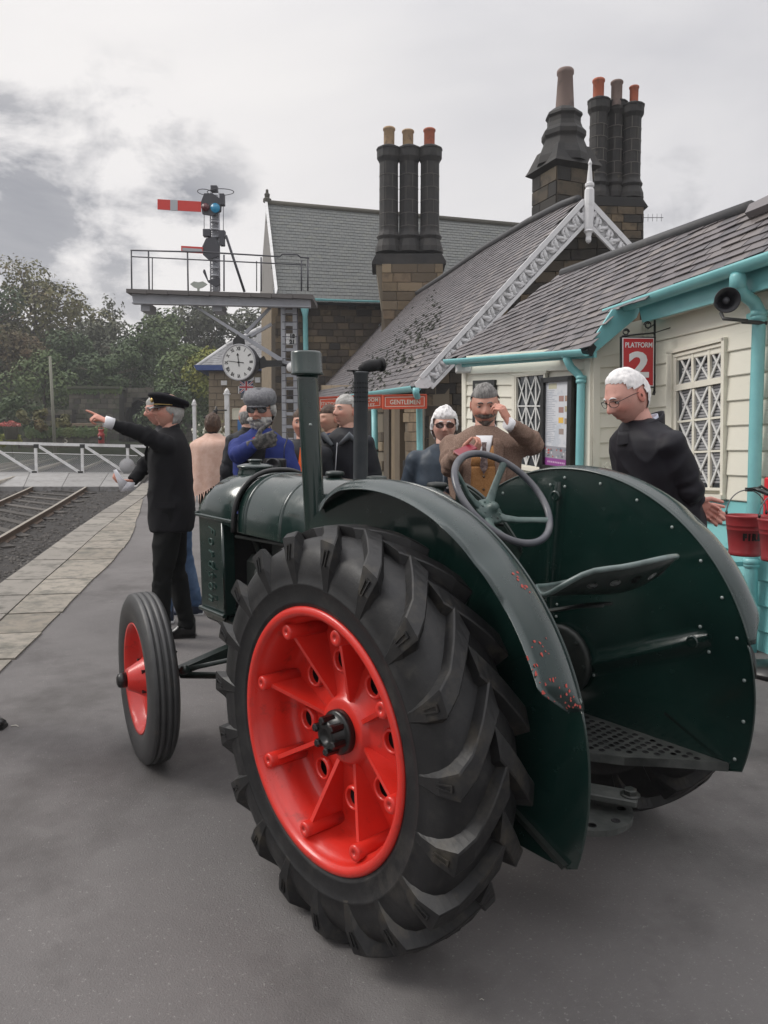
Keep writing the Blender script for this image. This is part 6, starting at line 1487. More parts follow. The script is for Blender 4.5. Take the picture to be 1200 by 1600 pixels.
# rear axle, gearbox, drawbar -------------------------------------------
b = MB(); b.smooth = True
b.lathe([(.075, -.47), (.075, -.44), (.062, -.43), (.062, -.30), (.085, -.26), (.17, -.17), (.19, -.10), (.19, .10), (.17, .17), (.085, .26), (.062, .30), (.062, .43), (.075, .44), (.075, .60)], c=(0, 0, TR), M=MY, n=28)
b.box((.28, 0, .62), (.55, .34, .40), ch=.03); b.box((-.17, 0, .62), (.05, .26, .28), ch=.02)
b.build('rear_axle', IRON, trac)
for s in (-1, 1):
    q = MB(); q.lathe([(.12, .385), (.135, .39), (.135, .41), (.11, .415), (.075, .412)], c=(0, 0, TR), M=(MY if s > 0 else Matrix.Rotation(math.pi, 3, 'Z') @ MY), n=24)
    ax = q.build('axle_flange', IRON, trac)
    for k in range(8):
        a = k * math.pi / 4; r_ = MB(); r_.lathe([(.010, 0), (.010, .012), (0, .014)], c=(.115 * math.cos(a), s * .383, TR + .115 * math.sin(a)), M=frame((0, -s, 0)), n=6, smooth=False); r_.build('bolt', IRON, ax)
# perforated footplate: a wedge running back to the right fender
def plate_z(x): return .445
hole_pts = []
fp = [(-.02, .415), (-.02, -.418), (-.655, -.418), (-.52, -.30), (-.42, -.20), (-.30, -.12), (-.30, .415)]
bm = bmesh.new()
vs = [bm.verts.new((x, y, .452)) for x, y in fp]; bm.faces.new(vs)
me = bpy.data.meshes.new('footplate'); bm.to_mesh(me); bm.free()
b = MB(); b.prism([(x, y, .446) for x, y in fp], (0, 0, .008)); 
for i in range(len(fp)):
    p, q = fp[i], fp[(i + 1) % len(fp)]
    if i in (2, 3, 4, 5): b.prism([(p[0], p[1], .452), (q[0], q[1], .452), (q[0], q[1], .425), (p[0], p[1], .425)], (.004, .004, 0))
foot = b.build('footplate', PLATE, trac)
hb = MB(); hb.lathe([(0, 0), (.0085, 0), (.0098, .0006), (.0112, 0)], n=10); hme = hb.mesh('perforation'); hme.materials.append(BLKM)
for i in range(16):
    for j in range(26):
        x = -.07 - i * .0335; y = .30 - j * .0285 + (i % 2) * .014
        # inside the wedge?
        yl = -.395; yr = .39 if x > -.29 else (-.12 - (-.30 - x) * .8 - .03)
        if yl < y < yr and x > -.60:
            o = link('perforation', hme, foot); o.location = (x, y, .4548)
b = MB(); b.tube([(-.10, -.10, .445), (-.66, -.31, .468)][:0] or [(-.15, -.30, .52), (-.17, -.22, .505), (-.20, -.13, .515), (-.20, -.12, .535)], .007, n=8); b.ball((-.20, -.12, .542), .013); b.build('pedal', IRON, trac)
db = MB(); db.box((-.40, 0.02, .405), (.34, .075, .022), Matrix.Rotation(math.radians(28), 3, 'Z'), ch=.004)
dbo = db.build('drawbar', PLATE, trac)
for (x, y) in ((-.31, .07), (-.53, -.05)):
    q = MB(); q.lathe([(.021, 0), (.021, .016), (.017, .019), (0, .019)], c=(x, y - .0, .417), n=6, smooth=False); q.lathe([(.03, 0), (.03, .003), (0, .003)], c=(x, y, .4165), n=16); q.build('bolt', IRON, dbo)
q = MB(); q.prism([(-.38 + .19 * math.cos(a) * -1, .03 + .16 * math.sin(a), .345) for a in [math.pi * k / 14 - math.pi / 2 for k in range(15)]], (0, 0, .018)); hp = q.build('hitch_plate', PLATE, trac)
for k in range(5):
    a = math.pi * (k + .5) / 5 - math.pi / 2; o = link('hole', hme, hp); o.location = (-.38 - .155 * math.cos(a), .03 + .13 * math.sin(a), .3636); o.scale = (1.3, 1.3, 1.3)
b = MB(); b.box((-.17, 0, .46), (.18, .12, .16), ch=.01); b.tube([(-.02, .2, .40), (-.4, .1, .36)], .012); b.build('hitch_bracket', IRON, trac)

# engine, hood, radiator -------------------------------------------------
def hood_ring(x, hw, zt, zb, n=22, fl=2.35, zs=None):
    pts = []
    for k in range(n + 1):
        a = math.pi * k / n; c_, s_ = math.cos(a), math.sin(a)
        pts.append(Vector((x, hw * math.copysign(abs(c_) ** (2 / fl), c_), zb + (zt - zb) * abs(s_) ** (2 / fl))))
    return [Vector((x, hw, zb - .02))] + pts + [Vector((x, -hw, zb - .02))]
b = MB(); b.grid([hood_ring(x, hw, zt, zb) for x, hw, zt, zb in ((.30, .215, 1.265, 1.06), (.34, .225, 1.288, 1.055), (.36, .232, 1.294, 1.05), (1.30, .232, 1.294, 1.05), (1.34, .228, 1.290, 1.05))])
b.add(hood_ring(.30, .215, 1.265, 1.06), [list(range(25))], False)
hood = b.build('hood', GREEN, trac)
for xx in (.62, .98, 1.27):
    q = MB(); q.grid([[p + Vector((0, p.y * .0, 0)) for p in hood_ring(xx + dx, .232 + h_, 1.294 + h_, 1.05)] for dx, h_ in ((-.012, -.001), (-.010, .0035), (.010, .0035), (.012, -.001))]); q.build('seam_band', GREEN, hood)
# dark trim hoop behind the radiator tank
q = MB(); q.tube([p for p in hood_ring(1.345, .245, 1.306, 1.05)], .012, n=8); q.build('hoop', BLK, hood)
for (x, y) in ((.60, .02), (.41, -.13), (.93, -.02)):
    q = MB(); z0 = 1.290 - abs(y) ** 2 * 1.2; q.lathe([(.030, 0), (.030, .012), (.040, .014), (.042, .022), (.038, .030), (.02, .033), (0, .033)], c=(x, y, z0), n=18); q.build('filler_cap', GREEN_D if x > .5 else IRON, trac)
rb = MB()
rb.grid([hood_ring(x, hw, zt, zb, fl=2.6) for x, hw, zt, zb in ((1.36, .236, 1.282, 1.06), (1.40, .245, 1.290, 1.075), (1.60, .245, 1.275, 1.085), (1.66, .243, 1.235, 1.09), (1.70, .238, 1.17, 1.095), (1.71, .232, 1.12, 1.10))])
rb.add(hood_ring(1.71, .232, 1.12, 1.10, fl=2.6), [list(range(25))[::-1]], False)
rt = rb.build('radiator_tank', GREEN, trac)
q = MB(); q.lathe([(.082, -.01), (.086, .012), (.080, .030), (.082, .036), (.090, .040), (.088, .048), (.06, .056), (.03, .058), (.028, .066), (.036, .070), (.034, .078), (0, .08)], c=(1.56, .0, 1.268), n=28); q.build('radiator_cap', GREEN, rt)
q = MB()
for s in (-1, 1):
    q.box((1.53, s * .243, 1.078), (.36, .022, .016), ch=.004)
q.box((1.712, 0, 1.085), (.016, .50, .018), ch=.004); q.build('flange', GREEN, rt)
# side columns of the radiator with the cast maker's script
for s in (-1, 1):
    q = MB(); q.prism([(1.45, s * .236, 1.07), (1.70, s * .236, 1.07), (1.70, s * .228, .60), (1.66, s * .226, .575), (1.50, s * .226, .575), (1.45, s * .228, .62)], (0, -s * .05, 0)); q.box((1.575, s * .240, .615), (.25, .02, .018), ch=.004)
    q.tube([(1.46, s * .236, 1.06), (1.46, s * .228, .61)], .010, n=8)
    sc_ = q.build('radiator_side', GREEN, trac)
    if s > 0:
        M_ = m4((0, .02, -1), (-1, 0, 0), (0, 1, 0.02), (1.575, .2375, .845))
        me = text_mesh('F o r d s o n', .092, depth=.0035, bold=-.001, sx=.80)
        co = [v.co for v in me.vertices]
        for v in me.vertices: v.co.x += v.co.y * .25
        me.transform(M_); me.materials.clear(); me.materials.append(mat('lettering_highlight', (.035, .07, .06), .3)); link('lettering', me, sc_)  # letters in a lighter green, a highlight put into their colour
q = MB(); q.box((1.575, 0, .83), (.20, .40, .48), ch=.01); q.build('radiator_core', BLKM, trac)
q = MB(); q.box((1.55, 0, .575), (.30, .42, .05), ch=.012); q.prism([(1.68, -.19, .56), (1.68, .19, .56), (1.60, .12, .47), (1.60, -.12, .47)], (-.16, 0, 0)); q.build('radiator_base', GREEN_D, trac)
q = MB(); q.box((.95, 0, .68), (.95, .30, .46), ch=.03); q.box((.92, 0, .93), (.70, .20, .16), ch=.02); q.box((.98, 0, .46), (.62, .22, .10), ch=.03)
en = q.build('engine_block', IRON, trac)
q = MB()
for k in range(4): q.tube([(.72 + k * .14, .10, .90), (.72 + k * .14, .17, .90), (.72 + k * .14, .19, .87)], .024, n=10)
q.tube([(.66, .195, .86), (1.20, .195, .86)], .030, n=12); q.tube([(1.0, .2, .86), (1.0, .2, .74), (.9, .22, .70)], .024, n=10); q.ball((.86, .22, .72), (.05, .05, .06)); q.build('manifold', IRON, en)
q = MB(); q.box((.70, .20, .95), (.10, .06, .12), ch=.01); q.ball((1.22, .2, .76), (.05, .045, .06)); q.tube([(1.22, .2, .76), (1.30, .12, .9), (1.42, .10, 1.0)], .018); q.tube([(.6, .2, .99), (.9, .21, 1.02), (1.4, .2, 1.0)], .008); q.build('carburettor', IRON, en)
q = MB(); q.box((.33, 0, .93), (.06, .36, .30), ch=.02); q.box((.22, .0, .84), (.22, .26, .16), ch=.03); q.build('bulkhead', GREEN_D, trac)
# inner fender lip seen past the left one, over the gear lever side
q = MB()
for dr, m_ in ((0, 0), (.012, 0)):
    q.tube([Vector((.30 - .62 * (k / 16) * .5, -.12 - .02 * k / 16, 1.300 - .22 * (k / 16) ** 1.8 + dr)) for k in range(17)], .006, n=6)
q.prism([Vector((.30, -.12, 1.30))] + [Vector((.30 - .62 * (k / 16) * .5, -.12 - .02 * k / 16, 1.300 - .22 * (k / 16) ** 1.8)) for k in range(1, 17)] + [Vector((.02, -.14, 1.02)), Vector((.30, -.12, 1.02))], (0, -.004, 0)); q.build('tool_box', GREEN_D, trac)

# pipes ------------------------------------------------------------------
q = MB(); q.lathe([(.040, 1.06), (.042, 1.10), (.042, 1.70), (.044, 1.715)], c=(.80, .20, 0), n=28); q.lathe([(.044, 1.712), (.064, 1.716), (.065, 1.722), (.061, 1.728), (.061, 1.800), (.057, 1.808), (0, 1.812)], c=(.80, .20, 0), n=32)
q.v = [(x + (z - 1.52) * .085, y, z) for x, y, z in q.v]
ps = q.build('intake_pipe', GREEN, trac)
q = MB(); q.lathe([(.007, 0), (.007, .004), (0, .006)], c=(.80 - .036, .20 + .022, 1.52), M=frame((-.85, .5, 0)), n=8); q.build('screw', STEELW, ps)
q = MB(); q.lathe([(.034, 1.00), (.033, 1.20), (.031, 1.735), (.036, 1.742), (.036, 1.748), (.030, 1.75)], c=(.915, -.15, 0), n=24); EX = mat('grey_pipe_paint', (.035, .04, .046), .5, bump=.0008, bs=30, col2=(.05, .055, .06), ns=12)
ps = q.build('exhaust_pipe', EX, trac)
hb2 = MB(); hb2.lathe([(0, 0), (.0035, 0)], n=6); hm2 = hb2.mesh('perforation'); hm2.materials.append(BLKM)
for i in range(5):
    for k in range(16):
        a = 2 * math.pi * k / 16; o = link('perforation', hm2, ps); d_ = Vector((math.cos(a), math.sin(a), 0)); o.location = Vector((.915, -.15, 1.62 + i * .02)) + d_ * .0322; o.rotation_euler = d_.to_track_quat('Z', 'Y').to_euler()
q = MB(); q.tube([(.91, -.15, 1.752), (.905, -.165, 1.768), (.90, -.185, 1.775), (.89, -.235, 1.782)], [.022, .024, .026, .026], n=18); q.lathe([(.030, 0), (.030, .014), (.024, .016), (.020, .004), (0, .003)], c=(.889, -.237, 1.782), M=frame((-.25, -.95, .1)), n=20); q.box((.93, -.12, 1.752), (.03, .05, .006)); q.build('rain_elbow', BLKM, ps)

# steering wheel ---------------------------------------------------------
SXC, SZC, SAL, SRR = -.039, 1.288, .821, .191; SPK = 52
Nn = Vector((-math.sin(SAL), 0, math.cos(SAL))); Uu = Vector((math.cos(SAL), 0, math.sin(SAL))); Vv = Vector((0, 1, 0)); C0 = Vector((SXC, 0, SZC))
q = MB(); K = 72; rows = []
for k in range(K):
    t = 2 * math.pi * k / K; e = Uu * math.cos(t) + Vv * math.sin(t); rows.append([C0 + e * (SRR + .0125 * math.cos(p)) + Nn * .0115 * math.sin(p) for p in [2 * math.pi * j / 12 for j in range(12)]])
rows.append(rows[0]); q.grid(rows, closed=True); sw = q.build('steering_wheel', WHEELRIM, trac)
HB = C0 - Nn * .080
for k in range(4):
    t = math.radians(SPK + 90 * k); e = Uu * math.cos(t) + Vv * math.sin(t); sd_ = Nn.cross(e)
    rows = []
    for (r, h, w_, th_) in ((.030, .0, .022, .008), (.06, .003, .017, .009), (.10, .022, .0135, .009), (.15, .058, .0125, .009), (SRR - .012, .077, .014, .009), (SRR - .004, .080, .014, .008)):
        P = HB + e * r + Nn * h; rows.append([P + sd_ * w_ * math.cos(p) + Nn * th_ * math.sin(p) for p in [2 * math.pi * j / 10 for j in range(10)]])
    z = MB(); z.grid(rows, closed=True); z.build('spoke', SPOKE, sw)
z = MB(); z.lathe([(.050, -.008), (.052, 0), (.048, .008), (.022, .010), (.020, .022), (.016, .026), (.016, .036), (0, .038)], c=HB, M=frame(Nn), n=24)
for k in range(8):
    t = k * math.pi / 4 + .2; z.lathe([(.0045, .006), (.0045, .011), (0, .012)], c=HB + (Uu * math.cos(t) + Vv * math.sin(t)) * .036, M=frame(Nn), n=8)
z.build('hub', SPOKE, sw)
z = MB(); z.tube([HB, HB - Nn * .1, HB - Nn * .42], [.018, .018, .02], n=14); z.tube([HB - Nn * .05 + Vv * .03, HB - Nn * .05 - Vv * .09 - Uu * .03], .006); z.build('steering_column', IRON, trac)

# pan seat ---------------------------------------------------------------
q = MB(); rows = []; SC0 = Vector((-.40, -.055, 1.025))
K = 40; Mr = 9
seat_hole = []
for i in range(Mr + 1):
    f = i / Mr; row = []
    for k in range(K):
        t = 2 * math.pi * k / K; cx_, sy_ = math.cos(t), math.sin(t)
        back = max(0, -cx_)
        ry = .25 * f; rx = (.16 + .04 * back) * f
        z = .014 * f ** 2 + (.115 * back ** 1.5 + .035 * abs(sy_) ** 2) * f ** 2.6 - .02 * max(0, cx_) * f ** 2 - .030 * math.exp(-((t - 1.35) / .35) ** 2) * f ** 3 + .014 * math.exp(-((t - 2.15) / .3) ** 2) * f ** 3
        if i == Mr: z -= .0
        row.append(SC0 + Vector((cx_ * rx, sy_ * ry, z + .0)))
    rows.append(row)
q.grid(rows[1:], closed=True); q.add([SC0], [], True)
q.f.append(list(range(K))); q.mi.append(0); q.sm.append(True)
seat = q.build('seat', GREEN_D, trac); so = seat.modifiers.new('s', 'SOLIDIFY'); so.thickness = .004
z = MB(); z.tube(rows[-1] + [rows[-1][0]], .0085, n=8, caps=False); z.build('rolled_rim', mat('worn_seat_rim', (.13, .17, .165), .35, coat=.3, col2=(.06, .085, .08), ns=12), seat)
def seatP(t, f):
    cx_, sy_ = math.cos(t), math.sin(t); back = max(0, -cx_)
    return SC0 + Vector((cx_ * (.16 + .04 * back) * f, sy_ * .25 * f, .014 * f ** 2 + (.115 * back ** 1.5 + .035 * abs(sy_) ** 2) * f ** 2.6 - .02 * max(0, cx_) * f ** 2 - .030 * math.exp(-((t - 1.35) / .35) ** 2) * f ** 3 + .014 * math.exp(-((t - 2.15) / .3) ** 2) * f ** 3))
ho = MB(); ho.lathe([(0, .0), (.016, .0)], n=14); hom = ho.mesh('seat_hole'); hom.materials.append(mat('painted_daylight', (.40, .43, .42), .5))  # solid pale discs, daylight through the pan painted as their colour
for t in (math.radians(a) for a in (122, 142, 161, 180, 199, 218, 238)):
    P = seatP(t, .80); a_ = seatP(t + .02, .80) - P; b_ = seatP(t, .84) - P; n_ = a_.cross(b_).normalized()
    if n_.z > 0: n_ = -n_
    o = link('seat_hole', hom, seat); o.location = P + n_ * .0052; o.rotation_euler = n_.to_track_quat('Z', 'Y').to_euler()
z = MB()
for dy in (-.022, .022): z.tube([(-.44, -.02 + dy, .993), (-.36, -.02 + dy, .975), (-.22, dy - .01, .93), (-.10, dy, .84), (-.12, dy, .80)], .011, n=8, flat=.5)
z.box((-.02, 0, .80), (.16, .10, .03)); z.build('seat_spring', IRON, trac)
z = MB(); z.tube([(-.18, .13, .96), (-.10, .20, .93), (-.02, .24, .90), (.02, .25, .80)], [.012, .010, .009, .009], n=8); z.build('hand_lever', CROWNP, trac)

# front axle and steering gear -------------------------------------------
q = MB()
q.prism([(1.44, .50, .405), (1.44, .20, .47), (1.44, -.20, .47), (1.44, -.50, .405), (1.44, -.50, .375), (1.44, -.20, .42), (1.44, .20, .42), (1.44, .50, .375)], (.05, 0, 0))
for s in (-1, 1):
    q.lathe([(.028, .30), (.028, .45), (.02, .47), (0, .47)], c=(1.465, s * .51, 0), n=14); q.tube([(1.465, s * .51, .39), (1.465, s * .60, .388)], .022, n=12)
    q.tube([(1.46, s * .46, .375), (.98, s * .10, .42)], .016, n=10); q.tube([(1.46, s * .52, .43), (1.34, s * .50, .43)], .014, n=10); q.ball((1.34, s * .50, .44), .022)
q.tube([(1.34, .50, .44), (1.34, -.50, .44)], .011, n=10)
q.box((1.47, 0, .50), (.12, .16, .10), ch=.02); q.build('front_axle', GREEN_D, trac)
q = MB(); q.box((1.35, 0, .50), (.5, .10, .07), ch=.015); q.build('frame_rail', IRON, trac)
q = MB(); q.box((1.15, .235, .40), (.01, .05, .03), ch=.003); q.tube([(1.465, .51, .47), (1.465, .49, .50)], .018)
q.build('king_pin', IRON, trac)

# ------------------------------------------------------------------ fire buckets on the right
BRED = mat('bucket_red', (.30, .026, .030), .48, coat=.08, col2=(.25, .022, .026), ns=9, dirt=(.14, .022, .022), dirt_s=14, dlo=.6, dhi=.8, bump=.001, bs=30)
def bucket(px, py_rim, D, rpx, label):
    C_ = at(px, py_rim, D); t = thing('fire_bucket', label, 'bucket', (C_.x, C_.y, C_.z), group='red fire buckets'); r = rpx * D / FPX; h = r * 2.0
    q = MB(); q.lathe([(.0, -h + .006), (r * .74, -h + .006), (r * .76, -h - .004), (r * .79, -h + .004), (r * .79, -h + .02), (r * .775, -h + .024), (r * .90, -h * .36), (r * .915, -h * .355), (r * .91, -h * .33), (r * .93, -h * .25), (r * .945, -h * .245), (r * .94, -h * .22), (r, -.008), (r * 1.03, -.004), (r * 1.03, .004), (r * .99, .006), (r * .95, -.02), (r * .72, -h + .02), (0, -h + .02)], n=48); q.build('pail', BRED, t)
    for s in (-1, 1):
        q = MB(); q.lathe([(.012, 0), (.012, .006), (0, .008)], c=(s * r * 1.0, 0, .02), M=frame((s, 0, 0)), n=12); q.build('ear', BLK, t)
    q = MB(); hh = r * 1.15; q.tube([Vector((r * 1.02 * math.cos(a), -.0, .02 + hh * math.sin(a))) for a in [math.pi * k / 20 for k in range(21)]][::-1], .0035, n=6); q.build('bail_handle', mat('thin_wire', (.12, .12, .12), .4), t)
    q = MB(); q.lathe([(.03, -.02), (.03, .025), (.0, .03)], c=(r * .15, r * .7, 0), n=10); 
    # stencilled word, bent round the pail
    me = text_mesh('F I R E', r * .34, depth=.0008, bold=.004, sx=1.0)
    for v in me.vertices:
        a = v.co.x / r / .88 - .06; zz_ = v.co.y * 1.25 - h * .52; rr = r * (.86 + (zz_ + h * .52) / h * .22) + .0008 + v.co.z; v.co = Vector((rr * math.sin(a), -rr * math.cos(a), zz_))
    me.materials.clear(); me.materials.append(BLK); link('stencil', me, t)
    return t, r
bucket(1166, 806, 4.35, 30.5, 'red fire bucket hanging furthest left below the stand arm')
bucket(1219, 812, 4.05, 32.0, 'red fire bucket cut by the right border of the photo')
st = thing('bucket_stand', 'black iron arm holding the fire buckets beside a red post at the right border', 'stand', tuple(at(1215, 900, 4.5)))
L_ = Vector(st.location); P = lambda x, y, D=4.36: at(x, y, D) - L_
q = MB(); q.tube([P(1168, 765), P(1180, 764), P(1192, 768, 4.3), P(1210, 775, 4.2), P(1240, 782, 4.1)], [.010, .012, .014, .014, .014], n=8); q.tube([P(1180, 764), P(1190, 760), P(1200, 766), P(1196, 774)], .008, n=6); q.box(P(1170, 765), (.03, .03, .022)); q.tube([P(1186, 764), P(1189, 769), P(1198, 770)], .006, n=6); q.build('arm', BLK, st)
q = MB(); a_ = P(1200, 752, 4.62); q.box(P(1212, 800, 4.65), (.13, .06, .42), ch=.008); q.build('red_panel', mat('bright_red_panel', (.62, .02, .03), .4), st)
q = MB(); zg = gz(at(1225, 900, 4.6).x, 4.6); top = P(1228, 790, 4.6); q.tube([top, Vector((top.x, top.y, zg - L_.z))], .03, n=10); q.lathe([(.22, zg - L_.z), (.22, zg - L_.z + .03), (.03, zg - L_.z + .06)], c=(top.x, top.y, 0), n=24); q.build('post', BLK, st)
# small litter and marks on the asphalt
LIT = mat('pale_litter', (.45, .43, .38), .8)
for i, (x, y, s) in enumerate(((24, 1135, .022), (753, 1563, .006), (175, 940, .012))):
    p = gp(x, y, .002); q = MB(); n_ = 6; q.tube([(-s, 0, .002), (0, s * .4, .003), (s * .8, -s * .3, .002)], s * .09 + .0006, n=4); o = q.build('straw_scrap', LIT); o.location = p; tag(o, ['tiny pale straw scrap on the asphalt near the front wheel side', 'tiny pale fleck on the asphalt below the rear tyre', 'tiny pale scrap near the platform stones'][i], 'litter')
# ------------------------------------------------------------------ people
def sstep(a, b, x): t = max(0.0, min(1.0, (x - a) / (b - a))); return t * t * (3 - 2 * t)
gs = lambda v, s: math.exp(-(v / s) ** 2)
def head_pt(d, o):
    a, b_, c = .097, .0765, .118; x, y, z = d.x * a, d.y * b_, d.z * c; Y = abs(y)
    t = max(0, -d.z); y *= 1 - .26 * t ** 1.5 * (1 if x > 0 else .8) - .05 * max(0, d.z); 
    if x < 0: x *= 1 - .30 * t ** 1.2
    else: x *= 1 - .05 * t
    if z > .02: y *= 1 + .03 * sstep(.02, .08, z)
    fr = sstep(.25, .8, d.x); Y = abs(y)
    x -= fr * .004 * gs(z - .06, .03)
    x += fr * .0055 * gs(z - .030, .010) * gs(Y - .028, .026)                      # brow
    x -= fr * .0105 * gs(z - .012, .012) * gs(Y - .031, .015)                       # eye socket
    x += fr * .004 * gs(z - .011, .0055) * gs(Y - .031, .011)                       # lid
    x += fr * .006 * gs(z + .022, .018) * gs(Y - .042, .016)                        # cheek
    x -= fr * .004 * gs(z + .06, .02) * gs(Y - .045, .015)
    np_ = sstep(.026, -.020, z) if z > -.022 else sstep(-.037, -.026, z)
    wn = .0085 + .0065 * sstep(.0, -.024, z)
    x += fr * o.get('nose', .026) * np_ * gs(y, wn)                                 # nose
    x += fr * .007 * gs(z + .030, .007) * gs(Y - .013, .006)                        # nostril wings
    x += fr * .005 * gs(z + .050, .006) * gs(y, .022); x += fr * .006 * gs(z + .065, .006) * gs(y, .019)
    x -= fr * .006 * gs(z + .0575, .0028) * gs(y, .025)                             # mouth line
    x -= fr * .004 * gs(z + .078, .006) * gs(y, .02); x += fr * .007 * gs(z + .100, .014) * gs(y, .020)   # chin
    return Vector((x, y, z))
def head_col(p, o, skin):
    x, y, z = p; Y = abs(y); c = Vector(skin)
    if x > .03:
        c = c.lerp(Vector((skin[0] * 1.03, skin[1] * .70, skin[2] * .66)), .55 * gs(z + .022, .022) * gs(Y - .045, .02))
        c = c.lerp(Vector((skin[0] * 1.02, skin[1] * .66, skin[2] * .62)), .6 * gs(z + .022, .012) * gs(y, .014))
        c = c.lerp(Vector((.36, .12, .10)), .75 * max(gs(z + .051, .005), gs(z + .064, .005)) * gs(y, .021))
        c = c.lerp(Vector((.07, .025, .02)), .85 * gs(z + .0575, .0022) * gs(y, .022))
        c = c.lerp(Vector((skin[0] * .55, skin[1] * .42, skin[2] * .40)), .55 * gs(z - .010, .010) * gs(Y - .030, .014))
    return c
def head_grid(o, ma=52, na=64):
    rows = []
    for i in range(ma + 1):
        th = math.pi * i / ma; rows.append([Vector((math.sin(th) * math.cos(2 * math.pi * k / na), math.sin(th) * math.sin(2 * math.pi * k / na), math.cos(th))) for k in range(na)])
    return rows
def hand_mb(curl, spread=.10, thumb=(.5, .4), scale=1.0):
    """wrist at the origin, fingers along +x, palm facing -z, thumb on +y"""
    m = MB(); L = [(.040, .024, .018), (.045, .028, .020), (.042, .026, .019), (.033, .020, .016)]; ys = [.030, .010, -.011, -.030]; R_ = [.0092, .0095, .0090, .0080]
    m.tube([(-.045, 0, 0), (-.01, 0, 0), (.03, .002, 0), (.075, .0, .0)], [.026, .028, .036, .036], n=12, flat=.42, up=(0, 0, 1))
    for i in range(4):
        a = 0.0; sp = (1.5 - i) * spread; P = Vector((.088 - .006 * abs(i - 1.2), ys[i], 0)); pts = [Vector((.03, ys[i] * .8, 0)), P.copy()]
        for j in range(3):
            a += curl[i][j]; P = P + Vector((math.cos(a) * math.cos(sp), math.cos(a) * math.sin(sp), -math.sin(a))) * L[i][j]; pts.append(P.copy())
        m.tube(pts, [.012, R_[i] * 1.12, R_[i], R_[i] * .93, R_[i] * .75], n=8); m.ball(pts[-1], R_[i] * .78, 8, 6)
    a, b_ = thumb; P0 = Vector((.018, .028, -.004)); d1 = Vector((math.cos(a + .4), math.sin(a + .4), -.25 - b_ * .3)).normalized(); d2 = Vector((math.cos(a - b_ * .4), math.sin(a - b_ * .4), -.3 - b_ * .5)).normalized()
    pts = [P0, P0 + d1 * .040, P0 + d1 * .040 + d2 * .032, P0 + d1 * .040 + d2 * .056]; m.tube(pts, [.016, .0125, .0108, .0085], n=8); m.ball(pts[-1], .0088, 8, 6)
    m.v = [tuple(Vector(v) * scale) for v in m.v]; return m
FIST = [(1.3, 1.5, .9)] * 4; RELAX = [(.35, .4, .25), (.4, .45, .3), (.45, .5, .3), (.5, .5, .35)]; POINT = [(.05, .05, .05), (1.1, 1.3, .7), (1.2, 1.35, .8), (1.25, 1.35, .8)]; PINCH = [(.8, .9, .5), (.85, 1.0, .5), (.9, 1.1, .6), (1.0, 1.1, .6)]; HOLD = [(.85, .95, .6)] * 4
SKIN = mat('skin', (.5, .3, .22), .55, attr=True, bump=.0006, bs=260, dirt=(.34, .16, .12), dirt_s=38, dlo=.55, dhi=.95)
def cloth(name, col, col2=None, bump=.0012, bs=240, rough=.85, **k): return mat('cloth_' + name, col, rough, col2=col2 or tuple(c * 1.3 for c in col), ns=k.pop('ns', 14), bump=bump, bs=bs, sheen=k.pop('sheen', .0), spec=.25, **k)
def folds(me, amp, seed, sc=9.0, elb=()):
    n = len(me.vertices); co = mesh_arrays(me).copy(); no = np.empty(n * 3); me.vertices.foreach_get('normal', no); no = no.reshape(-1, 3); o = Vector((seed * 3.7, seed * 1.3, 0))
    for i in range(n):
        p = Vector(co[i]); w = mnoise.noise(Vector((p.x * sc * .7, p.y * sc * .7, p.z * sc * .35)) + o) * .7 + (1 - abs(mnoise.noise(Vector((p.x * sc * .8, p.y * sc * .8, p.z * sc * .75 + p.x * 5 + p.y * 3)) + o * 2))) ** 3 * .9 - .35
        for e, r in elb:
            d = (p - e).length
            if d < r: w += math.sin(d * 150 + mnoise.noise(p * 20) * 3) * .9 * (1 - d / r)
        co[i] = co[i] + no[i] * amp * w
    me.vertices.foreach_set('co', co.ravel()); me.update()
